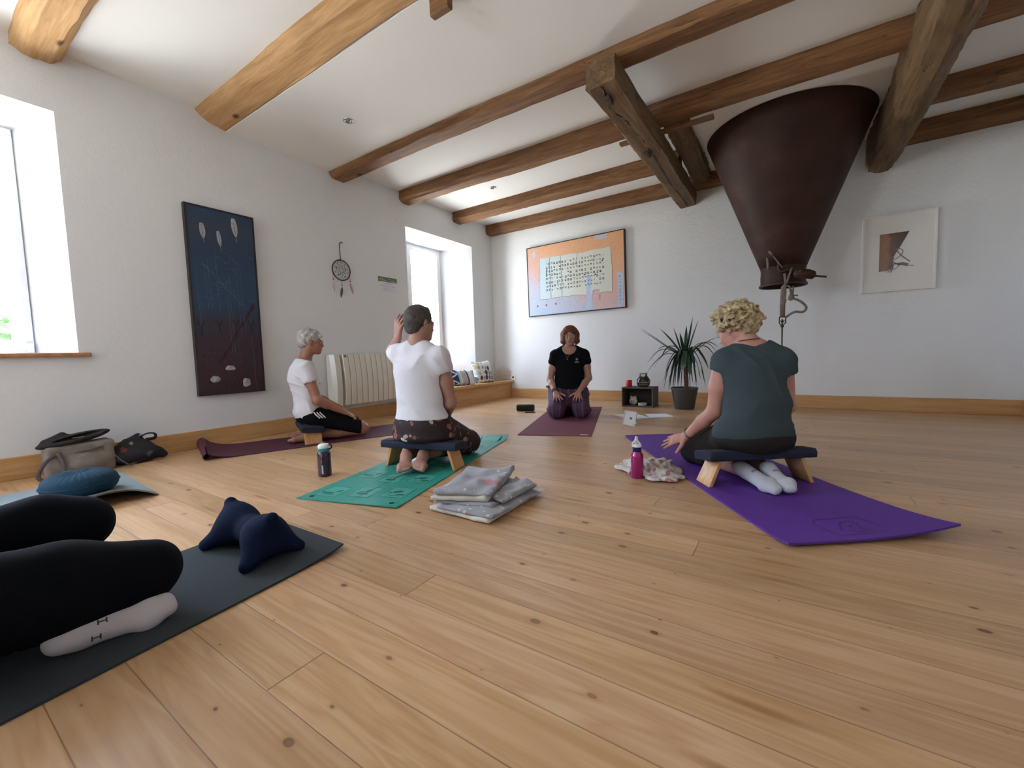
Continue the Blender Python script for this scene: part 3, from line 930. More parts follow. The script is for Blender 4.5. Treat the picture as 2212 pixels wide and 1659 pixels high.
# --- dreamcatcher
dc = thing('dreamcatcher', 'black dreamcatcher with three hanging feathers on the left wall', 'dreamcatcher', (XL+.012, 2.965, 1.60))
xd = XL+.012
cy_, cz_, rd = 2.962, 1.713, .112
ring = [(xd, cy_+rd*math.cos(a), cz_+rd*math.sin(a)) for a in np.linspace(0, 2*PI, 40, endpoint=False)]
part('hoop', G().tube(ring, .0055, 8, closed=True), M_black, dc, smooth=True)
g = G()
for L in range(3):
    n_ = 10; r0 = rd*(1, .72, .46)[L]; r1 = rd*(.72, .46, .22)[L]; o = L*PI/n_
    for k in range(n_):
        a = 2*PI*k/n_+o
        for s in (-1, 1):
            a2 = a+s*PI/n_
            g.tube([(xd, cy_+r0*math.cos(a), cz_+r0*math.sin(a)), (xd, cy_+r1*math.cos(a2), cz_+r1*math.sin(a2))], .0013, 5)
part('web', g, M_black, dc)
g = G().tube([(xd, cy_+.017*math.cos(a), cz_+.024*math.sin(a)) for a in np.linspace(0, 2*PI, 16, endpoint=False)], .004, 6, closed=True)
part('centre_ring', g, flat('bone_white', (.55, .52, .48), .6), dc, smooth=True)
for (y, z) in ((2.90, 1.735), (3.01, 1.73), (2.925, 1.66), (3.0, 1.645)):
    part('bead', G().sphere((xd+.002, y, z), .006, 8, 6), M_black, dc, smooth=True)
g = G().tube(spline([(xd, 2.957, 1.825), (xd, 2.957, 1.99), (xd, 2.965, 2.012), (xd, 2.981, 2.023), (xd, 2.995, 2.018)], 4), .0045, 6)
part('hanging_cord', g, M_black, dc, smooth=True)
for (y, z0, z1, dy, colr) in ((2.853, 1.70, 1.60, .01, (.62, .55, .50)), (2.958, 1.60, 1.545, -.02, (.10, .09, .09)), (3.068, 1.70, 1.60, .03, (.50, .34, .30))):
    f = part('tassel', G().tube([(xd, y, z0), (xd, y, z1)], .0016, 5).sphere((xd+.002, y, z1), .007, 8, 6), M_black, dc)
    L = .12
    pts = []
    for i in range(9):
        t = i/8; pts.append((.016*math.sin(PI*(t*.85+.12)), t))
    poly = [(y+dy*t+w, z1-.02-L*t) for w, t in pts]+[(y+dy*t-w*.8, z1-.02-L*t) for w, t in reversed(pts)]
    part('feather', G().prism(poly, 0, .003, M=frame((xd-.002, 0, 0), (0, 1, 0), (0, 0, 1), (1, 0, 0))), flat('feather_%d' % int(y*1000), colr, .8, var=.3, scale=90), f)
# --- notice
nt = thing('wall_notice', 'small white paper notice with a green landscape photo beside the window', 'notice', (XL, 3.62, 1.53))
part('sheet', G().box((XL, 3.469, 1.527), (XL+.0015, 3.775, 1.725)), flat('paper_white', (.74, .74, .78), .8, var=.01), nt)
def mat_photo():
    b = NB('green_landscape_photo')
    x, y, z = b.sep(b.coord())
    n = b.noise(b.comb(0, b.math('MULTIPLY', y, 8), b.math('MULTIPLY', z, 40)), 1, 4, .6)
    b.out(b.ramp(n, [(.3, (.03, .05, .03)), (.5, (.14, .20, .09)), (.7, (.50, .53, .50))]), .5)
    return b.m
part('photo_banner', G().box((XL, 3.472, 1.662), (XL+.0025, 3.772, 1.722)), mat_photo(), nt)
FN = frame((XL+.0016, 0, 0), (0, 1, 0), (0, 0, 1), (1, 0, 0))
def text(name, body, size, M, mat, parent, align='CENTER', ext=.0004):
    cu = bpy.data.curves.new(name, 'FONT'); cu.body = body; cu.size = size; cu.align_x = align; cu.extrude = ext
    to = bpy.data.objects.new(name, cu); COL.objects.link(to)
    dg = bpy.context.evaluated_depsgraph_get()
    me = bpy.data.meshes.new_from_object(to.evaluated_get(dg))
    bpy.data.objects.remove(to)
    vs = [tuple(M @ v.co) for v in me.vertices]; fs = [tuple(p.vertices) for p in me.polygons]
    if not vs: return None
    return mesh_obj(name, vs, fs, mat, parent)
M_viol = flat('violet_print', (.28, .26, .42), .7)
for s_, z_, sz in (('Les Chemins du', 1.636, .024), ('Bien-etre Sante du Moulin', 1.606, .022), ('cours de yoga et meditation', 1.582, .014), ('renseignements et inscriptions', 1.560, .014)):
    text('print_line', s_, sz, FN @ Matrix.Translation((3.622, z_, 0)), M_viol, nt)
g = G().lathe([(.001, 0), (.040, 0), (.040, .010), (.034, .014), (.001, .014)], 24, M=Matrix.Translation((XL, 3.76, 2.45)) @ Matrix.Rotation(PI/2, 4, 'Y'))
solo('junction_cover', g, flat('white_cover_plate', (.78, .765, .735), .6, var=.01), 'small round white cover plate high on the left wall', 'cover plate', (XL, 3.76, 2.41), smooth=True, angle=40)
# --- downlights
for i, (x, y, z, l) in enumerate(((-3.176, 2.40, 2.76, 'round steel ceiling spotlight nearer the camera, beside the notched beam'), (-3.172, 4.52, 2.85, 'small round ceiling spotlight between the two far beams'))):
    s = thing('ceiling_spotlight', l, 'spotlight', (x, y, z-.012), 'recessed ceiling spotlights')
    T = Matrix.Translation((x, y, z))
    part('trim_ring', G().lathe([(.026, .0), (.028, -.007), (.040, -.006), (.042, 0)], 28, M=T, cap=False), M_chrome, s, smooth=True)
    part('lamp', G().lathe([(.001, -.004), (.016, -.005), (.024, -.002), (.026, 0)], 24, M=T, cap=False), flat('lamp_glass_grey', (.35, .35, .34), .15, .4), s, smooth=True)

# ------------------------------------------------------------------ radiator
rad = thing('wall_radiator', 'wide cream electric radiator with vertical ribs below the dreamcatcher', 'radiator', (XL, 3.2, .21))
M_cream = flat('cream_enamel', (.74, .71, .62), .28, var=.01)
def rprof(t):  # depth from wall at height fraction
    return .075+.055*math.sin(PI*min(1, (1-t)*.62+.12))
y0, y1, zb, zt = 2.70, 3.72, .212, .772
def rib(ya, yb, r=.012):
    g = G(); N = 18; vs = []
    for i in range(N+1):
        t = i/N; z = zb+(zt-zb)*t; d = rprof(t)
        for (yy, dd) in ((ya, .0), (ya, d-r), (ya+r*.7, d), (yb-r*.7, d), (yb, d-r), (yb, .0)):
            vs.append((XL+.02+dd, yy, z))
    fs = []
    for i in range(N):
        for k in range(6):
            fs.append((i*6+k, i*6+(k+1) % 6, (i+1)*6+(k+1) % 6, (i+1)*6+k))
    fs.append((5, 4, 3, 2, 1, 0)); fs.append(tuple(N*6+k for k in range(6)))
    return g.add(vs, fs)
g = G()
ws = [.135]+[.074]*12
yy = y0
for i, w in enumerate(ws):
    gg = rib(yy+.0028, yy+w-.0028, .045 if i == 0 else .006)
    g.add(gg.v, gg.f); yy += w
part('ribbed_body', g, M_cream, rad, smooth=True, angle=30)
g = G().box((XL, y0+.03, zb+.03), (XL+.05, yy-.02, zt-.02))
part('gap_shade_panel', g, flat('radiator_gap_shadow_grey', (.20, .19, .17), .6), rad)  # dark panel whose grey stands in for shade between the ribs
part('control_display', G().box((XL+.02+rprof(.97)-.004, 2.852, .738), (XL+.02+rprof(.95)+.003, 2.884, .764)), flat('grey_display', (.16, .16, .15), .4), rad, bevel=.002)
solo('wall_socket', G().box((XL, 2.585, .44), (XL+.012, 2.635, .52)).box((XL+.012, 2.60, .455), (XL+.018, 2.62, .475), 1), [M_white, M_black], 'small white wall socket between the seated person in black shorts and the radiator', 'socket', (XL, 2.61, .44), bevel=.003)

# ------------------------------------------------------------------ window bench with its cushions
wb = thing('window_bench', 'low pine window bench built along the wall under the far window', 'bench', (-4.03, 4.86, 0))
part('bench_top', G().box((XL, 3.86, .243), (-3.825, YB, .283)), M_pineY, wb, bevel=.004)
part('front_board', G().box((-3.885, 3.87, 0), (-3.863, YB, .243)), M_pineY, wb, bevel=.002)
part('end_board', G().box((XL, 3.872, 0), (-3.885, 3.893, .243)), M_pineX, wb, bevel=.002)

def cushion(M, w, h, t, mats, midx=None, n=20, pinch=.10, wr=0):
    """soft square cushion; local x,y plane, z thickness; sub-surfaces by grid"""
    g = G()
    def fn(sg):
        def f(u, v):
            a, b = u*2-1, v*2-1
            s = (1-abs(a)**2.6)*(1-abs(b)**2.6)
            e = 1-pinch*(1-abs(b)**2)*abs(a)**3
            e2 = 1-pinch*(1-abs(a)**2)*abs(b)**3
            return (a*w/2*e, b*h/2*e2, sg*(t/2*s**.45+.001)+wr*math.sin(a*9+b*4)*s*.5)
        return f
    for sg in (1, -1):
        vs = [fn(sg)(i/n, j/n) for i in range(n+1) for j in range(n+1)]
        for i in range(n):
            for j in range(n):
                f = (i*(n+1)+j, (i+1)*(n+1)+j, (i+1)*(n+1)+j+1, i*(n+1)+j+1)
                k = midx((i+.5)/n, (j+.5)/n) if midx else 0
                g.add([vs[q] for q in f], [(0, 1, 2, 3)], k)
    return xform(g, M)
def mat_petals():
    b = NB('petal_print_fabric')
    x, y, z = b.sep(b.coord('Generated'))
    v = b.vor(b.comb(b.math('MULTIPLY', x, 1), b.math('MULTIPLY', y, 6.5), b.math('MULTIPLY', z, 4.5)), 1, '3D', rand=.35)
    r = b.sep(v['Color'])
    pc = b.ramp(r[0], [(0, (.06, .08, .11)), (.25, (.24, .30, .32)), (.45, (.42, .36, .18)), (.6, (.10, .16, .24)), (.8, (.46, .50, .50)), (1, (.30, .22, .14))], 'CONSTANT')
    d = v['Distance']
    c = b.mix(b.math('GREATER_THAN', d, .50), pc, (.72, .73, .74))
    c = b.mix(b.math('LESS_THAN', d, .10), c, (.60, .62, .62))
    b.out(c, .85)
    return b.m
def mat_stripe():
    b = NB('blue_white_banded_fabric')
    x, y, z = b.sep(b.coord('Generated'))
    c = b.ramp(y, [(0, (.72, .73, .74)), (.08, (.02, .05, .12)), (.24, (.35, .55, .60)), (.30, (.72, .73, .74)), (.36, (.42, .44, .42)), (.56, (.03, .05, .13)), (.61, (.76, .77, .78)), (.80, (.42, .56, .60)), (.88, (.74, .75, .76))], 'CONSTANT')
    zig = b.math('PINGPONG', b.math('MULTIPLY', z, 2.0), .5)
    m = b.math('LESS_THAN', b.math('ABSOLUTE', b.math('SUBTRACT', b.math('MULTIPLY', y, 2.2), zig)), .07)
    c = b.mix(b.math('MULTIPLY', m, b.math('LESS_THAN', y, .3)), c, (.78, .80, .82))
    dots = b.vor(b.coord('Generated'), 14, '3D')['Distance']
    c = b.mix(b.math('MULTIPLY', b.math('LESS_THAN', dots, .3), b.math('MULTIPLY', b.math('GREATER_THAN', y, .36), b.math('LESS_THAN', y, .56))), c, (.70, .72, .72))
    b.out(c, .85)
    return b.m
Mx = frame((-4.01, 5.265, .283+.165), (.33, .90, .06), (-.22, 0, .97), (.9, -.33, .2))
cu1 = tag(part('cushion', cushion(Mx, .34, .37, .15, None), mat_petals(), None, smooth=True, loc=(-4.01, 5.26, .283), weld=True), 'square cushion with grey and mustard petal print standing on the window bench', 'cushion')
Mx = frame((-4.00, 4.74, .283+.105), (.30, .95, -.05), (-.35, .10, .93), (.9, -.30, .35))
cu2 = tag(part('cushion', cushion(Mx, .44, .27, .16, None), mat_stripe(), None, smooth=True, loc=(-4.0, 4.74, .283), weld=True), 'blue and white banded cushion lying on the window bench, left of the petal-print one', 'cushion')
# lotus ornament
lo = thing('lotus_ornament', 'pale wooden cut-out lotus flower ornament leaning in the corner on the window bench', 'ornament', (-4.03, 5.80, .283))
FL = Matrix.Translation((-3.985, 5.80, .285)) @ Matrix.Rotation(math.radians(-6), 4, 'X') @ Matrix.Rotation(math.radians(28), 4, 'Z') @ Matrix(((1, 0, 0, 0), (0, 0, -1, 0), (0, 1, 0, 0), (0, 0, 0, 1)))
M_lotus = flat('bleached_wood', (.62, .52, .42), .7, var=.1)
def petal(ang, L, w, base=(0, .085)):
    out = []
    for s in (1, -1):
        for i in range(11):
            t = i/10 if s == 1 else 1-i/10
            x = s*w*math.sin(PI*t)**.9; y = L*t
            out.append((base[0]+x*math.cos(ang)+y*math.sin(ang), base[1]-x*math.sin(ang)+y*math.cos(ang)))
    return out
g = G()
def outline(pts, w=.0045, z=0):
    for i in range(len(pts)): 
        a, b_ = pts[i], pts[(i+1) % len(pts)]
        g.tube([FL @ Vector((*a, z)), FL @ Vector((*b_, z))], w, 5)
for (a, L, w) in ((0, .155, .040), (-.55, .145, .034), (.55, .145, .034), (-1.05, .15, .032), (1.05, .15, .032), (-1.5, .155, .026), (1.5, .155, .026), (-1.95, .12, .020), (1.95, .12, .020), (PI, .082, .032)):
    outline(petal(a, L, w)); 
    if abs(a) < 2: outline(petal(a, L*.62, w*.5), .003, .003)
part('petals', g, M_lotus, lo, smooth=True)
so = thing('wall_socket', 'white power socket on the back wall just above the window bench', 'socket', (-3.83, YB, .293))
part('plate', G().box((-3.875, YB-.012, .293), (-3.785, YB, .371)), M_white, so, bevel=.003)
part('socket_hole', G().lathe([(.001, 0), (.018, 0), (.018, .003), (.001, .003)], 16, M=Matrix.Translation((-3.83, YB-.012, .332)) @ Matrix.Rotation(PI/2, 4, 'X')), M_black, so)

# ------------------------------------------------------------------ yoga mats
def matmesh(p0, p1, p2, p3, t=.005, nl=40, nw=10, lift=None, holes=None, uvgrid=None):
    """quad mat p0->p1 near edge, p3->p2 far edge; lift(u,v) height; u along p0->p1, v along length"""
    P = [Vector((*p, 0)) for p in (p0, p1, p2, p3)]
    def pt(u, v):
        a = P[0].lerp(P[1], u); b = P[3].lerp(P[2], u)
        q = a.lerp(b, v)
        q.z = (lift(u, v) if lift else 0)
        return q
    g = G()
    top = [[pt(i/nw, j/nl) for j in range(nl+1)] for i in range(nw+1)]
    vs = []
    for lay in (0, 1):
        for i in range(nw+1):
            for j in range(nl+1):
                q = top[i][j]; vs.append((q.x, q.y, q.z+(t if lay else .0006)))
    N = (nw+1)*(nl+1); fs = []
    idx = lambda i, j, l: l*N+i*(nl+1)+j
    for i in range(nw):
        for j in range(nl):
            fs.append((idx(i, j, 1), idx(i+1, j, 1), idx(i+1, j+1, 1), idx(i, j+1, 1)))
            fs.append((idx(i, j, 0), idx(i, j+1, 0), idx(i+1, j+1, 0), idx(i+1, j, 0)))
    for i in range(nw):
        for j in (0, nl): fs.append((idx(i, j, 0), idx(i+1, j, 0), idx(i+1, j, 1), idx(i, j, 1)))
    for j in range(nl):
        for i in (0, nw): fs.append((idx(i, j, 0), idx(i, j+1, 0), idx(i, j+1, 1), idx(i, j, 1)))
    g.add(vs, fs)
    return g, pt
def mat_matmat(name, col, rough=.75, sp=.3, ns=260):
    b = NB(name)
    n = b.noise(b.coord(), 3, 3)
    c = b.ramp(n, [(.3, tuple(k*.93 for k in col)), (.7, tuple(min(1, k*1.07) for k in col))])
    b.out(c, rough, 0, Specular_IOR_Level=sp)
    b.bump(b.vor(b.coord(), ns)['Distance'], .35, .0015)
    return b.m
def unit(a): 
    v = Vector(a); return v.normalized()
# plum mat of the person by the radiator: rolled-up near end
g, pt = matmesh((-3.572, 1.311), (-4.12, 1.49), (-3.50, 3.19), (-2.93, 2.93), lift=lambda u, v: .085*math.exp(-v*26)*(.55+.45*u))
ma = solo('yoga_mat', g, mat_matmat('plum_mat_foam', (.085, .022, .040)), 'long dark plum yoga mat along the left wall, its near end curling up', 'yoga mat', (-3.53, 2.2, 0), smooth=True, angle=35)
# roll at the curled end, part of the same mat
e0 = Vector((-3.575, 1.305, 0)); e1 = Vector((-4.12, 1.485, 0)); back = unit((-.36, -.93, 0))
g = G()
vs = []
N = 14
for i in range(9):
    u = i/8; b0 = e0.lerp(e1, u); hgt = .046*(.55+.45*u)
    for k in range(N+1):
        a = PI*.5+(k/N)*PI*1.25
        r_ = hgt*(1-.25*k/N)
        vs.append(tuple(b0-back*(-.0)+back*(-r_*math.cos(a))*1.0+Vector((0, 0, hgt+r_*math.sin(a)))))
g.add(vs, [(i*(N+1)+k, (i+1)*(N+1)+k, (i+1)*(N+1)+k+1, i*(N+1)+k+1) for i in range(8) for k in range(N)])
part('curled_end', g, bpy.data.materials['plum_mat_foam'], ma, smooth=True, solid=.005)
# teal mat
g, ptT = matmesh((-2.13, 1.16), (-1.545, 1.315), (-1.985, 2.945), (-2.53, 2.80), lift=lambda u, v: .03*max(0, (v-.93)/.07)**1.5*u + .006*max(0, 1-v*30)*u)
mt = solo('yoga_mat', g, mat_matmat('teal_mat_foam', (.030, .30, .235), .42, .45, 300), 'teal green yoga mat with printed pose sketches', 'yoga mat', (-2.05, 2.05, 0), smooth=True, angle=35)
M_tline = flat('dark_green_print', (.015, .13, .11), .5)
M_tpale = flat('pale_green_print', (.055, .36, .29), .45, var=.1)
for j, v in enumerate((.10, .27, .44, .62, .80, .93)):
    for i, u in enumerate((.20, .50, .80)):
        off = .02*((i*7+j*3) % 5-2)
        def q(a, b): 
            p = ptT(min(.97, max(.03, u+a)), min(.985, max(.01, v+b+off*.5))); return p
        z = .0056
        fr = [q(-.11, -.045), q(.11, -.045), q(.11, .045), q(-.11, .045)]
        gp = G().add([(p.x, p.y, p.z+z) for p in fr], [(0, 1, 2, 3)])
        pn = part('pose_panel', gp, M_tpale, mt)
        gl = G()
        def l(a, b, w): 
            A, B = q(*a), q(*b); d = (B-A); pr = Vector((-d.y, d.x, 0)).normalized()*w/2
            gl.add([(*(A+pr)[:2], A.z+z+.0004), (*(A-pr)[:2], A.z+z+.0004), (*(B-pr)[:2], B.z+z+.0004), (*(B+pr)[:2], B.z+z+.0004)], [(0, 1, 2, 3)])
        for a, b_ in (((-.11, -.045), (.11, -.045)), ((.11, -.045), (.11, .045)), ((.11, .045), (-.11, .045)), ((-.11, .045), (-.11, -.045))): l(a, b_, .003)
        k = (i*5+j*3) % 3
        def blob(cu, cv, ru, rv, n_=12, tilt=0):
            ps = []
            for a_ in np.linspace(0, 2*PI, n_, endpoint=False):
                du, dv = ru*math.cos(a_), rv*math.sin(a_)
                p_ = q(cu+du*math.cos(tilt)-dv*math.sin(tilt)*2.6, cv+du*math.sin(tilt)/2.6+dv*math.cos(tilt)); ps.append((p_.x, p_.y, p_.z+z+.0006))
            gl.add(ps, [tuple(range(n_))])
        if k == 0:      # lying figure with raised legs
            blob(-.02, -.016, .060, .0075); blob(.052, .006, .036, .0065, tilt=.9); blob(-.083, -.012, .013, .0065); blob(.0, -.030, .075, .002)
        elif k == 1:    # folded forward
            blob(-.01, .004, .050, .010, tilt=.35); blob(.05, -.018, .045, .006); blob(-.068, -.008, .013, .0065); blob(.0, -.030, .08, .002)
        else:           # sitting
            blob(.0, -.018, .060, .0085); blob(.012, .010, .020, .018); blob(.018, .034, .012, .006); blob(-.04, .0, .030, .003, tilt=.6)
        part('pose_sketch', gl, M_tline, pn)
for (u, v) in ((.10, .025), (.90, .030)):
    p = ptT(u, v)
    part('eyelet', G().lathe([(.001, 0), (.012, 0), (.012, .002), (.001, .002)], 16, M=Matrix.Translation((p.x, p.y, p.z+.005))), M_black, mt)
p0, p1 = ptT(.52, .005), ptT(.5, .97)
part('centre_line', G().add([(p0.x-.002, p0.y, .0058), (p0.x+.002, p0.y, .0058), (p1.x+.002, p1.y, .0058), (p1.x-.002, p1.y, .0058)], [(0, 1, 2, 3)]), M_tline, mt)
# instructor's mat
g, ptI = matmesh((-1.99, 3.09), (-1.38, 3.30), (-1.99, 5.14), (-2.60, 4.93))
mi_ = solo('yoga_mat', g, mat_matmat('burgundy_mat_foam', (.16, .045, .065)), 'burgundy yoga mat under the person in black T-shirt facing the camera', 'yoga mat', (-2.0, 4.1, 0), smooth=True, angle=35)
q = ptI(.90, .028)
part('label_tab', G().box((-.035, -.012, .005), (.035, .012, .0065), M=Matrix.Translation((q.x, q.y, 0)) @ Matrix.Rotation(.33, 4, 'Z')), flat('tan_label', (.62, .40, .22), .6), mi_)
# violet mat
vl = lambda u, v: (.045*(u**3)*math.exp(-v*9) + .012*math.exp(-v*30)*(1-u)) + .008*max(0, (v-.96)/.04)
g, ptV = matmesh((.015, 1.735), (.54, 2.13), (-.565, 3.77), (-1.12, 3.40), t=.009, lift=vl)
mv = solo('yoga_mat', g, mat_matmat('violet_mat_foam', (.105, .032, .275), .62, .35), 'violet yoga mat under the person in slate sleeveless top', 'yoga mat', (-.29, 2.75, 0), smooth=True, angle=35)
g = G()
def vline(pts, w=.004):
    for i in range(len(pts)-1):
        A, B = ptV(*pts[i]), ptV(*pts[i+1]); d = B-A; pr = Vector((-d.y, d.x, 0)).normalized()*w/2
        g.add([(*(A+pr)[:2], A.z+.0098), (*(A-pr)[:2], A.z+.0098), (*(B-pr)[:2], B.z+.0098), (*(B+pr)[:2], B.z+.0098)], [(0, 1, 2, 3)])
vline([(.5, .17+.06*i) for i in range(14)], .003)
sq = [(.34, .035), (.34, .085), (.38, .10), (.62, .10), (.66, .085), (.66, .035), (.62, .022), (.38, .022), (.34, .035)]
vline(sq); vline([(.42, .045), (.48, .075), (.55, .085), (.58, .07), (.54, .05), (.58, .035), (.50, .03), (.46, .045)], .006); vline([(.50, .055), (.52, .065)], .010)
part('embossed_logo', g, flat('dark_violet_emboss', (.055, .016, .15), .6), mv)
# dark grey mat in front
g, ptG = matmesh((-1.24, -.85), (-1.80, -.80), (-1.955, .945), (-1.392, .925), t=.007, lift=lambda u, v: .018*math.exp(-((1-v)*22))*(1-u)*1.0)
mg = solo('yoga_mat', g, mat_matmat('charcoal_mat_foam', (.036, .046, .054), .75, .2, 350), 'dark grey yoga mat in the left foreground carrying the navy bolster', 'yoga mat', (-1.6, .1, 0), smooth=True, angle=35)
# pale far mat under the round cushion
def farlift(u, v): return .052*max(0, 1-abs(u-.72)/.42)**1.2*math.exp(-(1-v)*7)
g, ptF = matmesh((-3.70, .255), (-3.76, .865), (-2.895, .815), (-2.90, .225), t=.008, nl=30, nw=20, lift=lambda u, v: .075*math.sin(PI*min(1, max(0, u))**1.7)*math.exp(-(1-v)*4.5))
solo('yoga_mat', g, mat_matmat('pale_blue_grey_mat_foam', (.22, .28, .30), .6, .3, 300), 'pale grey-blue yoga mat under the round blue cushion, its end curving up', 'yoga mat', (-3.4, .4, 0), smooth=True, angle=35)

# round meditation cushion
def mat_zafu():
    b = NB('petrol_blue_cotton')
    b.out(b.ramp(b.noise(b.coord(), 6, 3), [(.3, (.009, .036, .066)), (.7, (.013, .050, .088))]), .85, 0, Specular_IOR_Level=.25)
    b.bump(b.noise(b.coord(), 300, 2), .2, .002)
    return b.m
za = Vector((-3.27, .585, .009))
g = G()
n_, m_ = 96, 18
vs = []
for j in range(m_+1):
    t = j/m_; ph = -PI/2+PI*t
    rr2 = abs(math.cos(ph))**.62; zz2 = .068+.068*math.copysign(abs(math.sin(ph))**.85, math.sin(ph))
    for k in range(n_):
        a = 2*PI*k/n_
        pl = .0035*math.sin(a*30)*math.sin(PI*min(1, rr2*1.0))**.5*(1 if abs(math.sin(ph)) > .25 else .2)
        vs.append((za.x+(.158*rr2)*math.cos(a), za.y+(.158*rr2)*math.sin(a), za.z+zz2+pl-.03*(rr2 < .12)*(t > .5)))
g.add(vs, [(j*n_+k, j*n_+(k+1) % n_, (j+1)*n_+(k+1) % n_, (j+1)*n_+k) for j in range(m_) for k in range(n_)])
zf = solo('round_cushion', g, mat_zafu(), 'round petrol-blue pleated meditation cushion on the pale mat', 'cushion', tuple(za), smooth=True)
g = G().tube([(za.x+(.1595)*math.cos(a), za.y+(.1595)*math.sin(a), za.z+.068) for a in np.linspace(0, 2*PI, 60, endpoint=False)], .004, 6, closed=True)
part('piping', g, bpy.data.materials['petrol_blue_cotton'], zf, smooth=True)

# ------------------------------------------------------------------ kneeling benches
M_bleg = mat_wood('varnished_bench_wood', (.44, .21, .07), (.62, .34, .14), (.74, .46, .21), 2, cracks=False, knots=False, rough=.35, gs=(2, 22))
M_navy = flat('navy_cotton', (.007, .013, .034), .85, var=.15, bump=.3)
M_lab = flat('label_blue', (.20, .25, .35), .6)
def kbench(c, fdir, label, ztop=.175, splay=.035, cush=.035, tiltf=.10, w=.53, leg_in=.055):
    f = unit((*fdir, 0)); r = f.cross(Vector((0, 0, 1)))
    M = frame(c, r, f, (0, 0, 1))
    b = thing('kneeling_bench', label, 'bench', c, 'kneeling benches with navy pads')
    zt = ztop-c[2]
    bz = zt-cush
    Tl = M @ Matrix.Translation((0, 0, bz)) @ Matrix.Rotation(-tiltf, 4, 'X')
    part('seat_board', G().box((-w/2+.01, -.082, -.014), (w/2-.01, .082, 0), M=Tl), M_bleg, b, bevel=.003)
    g = cushion(Tl @ Matrix.Translation((0, 0, cush/2)), w, .17, cush, None, pinch=.0)
    g = G()
    n = 16
    vs = []
    for i in range(n+1):
        x = -w/2+w*i/n
        e = .004*math.sin(i*1.9)
        for (yy, zz) in ((-.088, -.016), (-.094, cush*.4), (-.085, cush*.95), (0, cush*1.12), (.085, cush*.95), (.094, cush*.4), (.088, -.016), (0, -.0155)):
            k = 1 if 0 < i < n else .96
            vs.append((x, yy*k, zz*k+e*.3))
    g.add(vs, [(i*8+k, i*8+(k+1) % 8, (i+1)*8+(k+1) % 8, (i+1)*8+k) for i in range(n) for k in range(8)]+[tuple(range(7, -1, -1)), tuple(n*8+k for k in range(8))])
    part('seat_pad', xform(g, Tl), M_navy, b, bevel=.006, bseg=3, smooth=True, angle=50)
    for s in (-1, 1):
        g = G()
        xt = s*(w/2-leg_in-.01); xb_ = s*(w/2-leg_in+splay)
        zf, zr = bz-.014+.068*-math.tan(tiltf), bz-.014+.068*math.tan(tiltf)
        pts = []
        for (yy, zz) in ((-.068, 0), (.068, 0), (.068, zf), (-.068, zr)):
            x = xt if zz else xb_
            pts.append((x-.010, yy, zz)); pts.append((x+.010, yy, zz))
        g.add(pts, [(0, 2, 4, 6), (1, 7, 5, 3), (0, 1, 3, 2), (2, 3, 5, 4), (4, 5, 7, 6), (6, 7, 1, 0)], M=M)
        part('leg', g, M_bleg, b, bevel=.003)
    return b, M
kbench((-3.585, 2.115, .0055), (.41, .912), 'kneeling bench under the person in black shorts by the wall', .155, splay=.02)
kbench((-1.985, 1.945, .0055), (-.24, .97), 'kneeling bench on the teal mat under the person in floral trousers', .175, splay=.03, w=.55)
kbench((-.137, 2.512, .0095), (-.59, .807), 'kneeling bench on the violet mat under the person in slate top', .185, splay=.045, tiltf=.16, w=.56)

# ------------------------------------------------------------------ bolster (bone shaped neck pillow)
def mat_fleece(name, col, br=.35):
    b = NB(name)
    b.out(b.ramp(b.noise(b.coord(), 12, 3), [(.3, tuple(k*.85 for k in col)), (.7, tuple(k*1.15 for k in col))]), .9, 0, Specular_IOR_Level=.12)
    b.bump(b.noise(b.coord(), 420, 2), br, .003)
    return b.m
M_fleece = mat_fleece('navy_fleece', (.006, .012, .040))

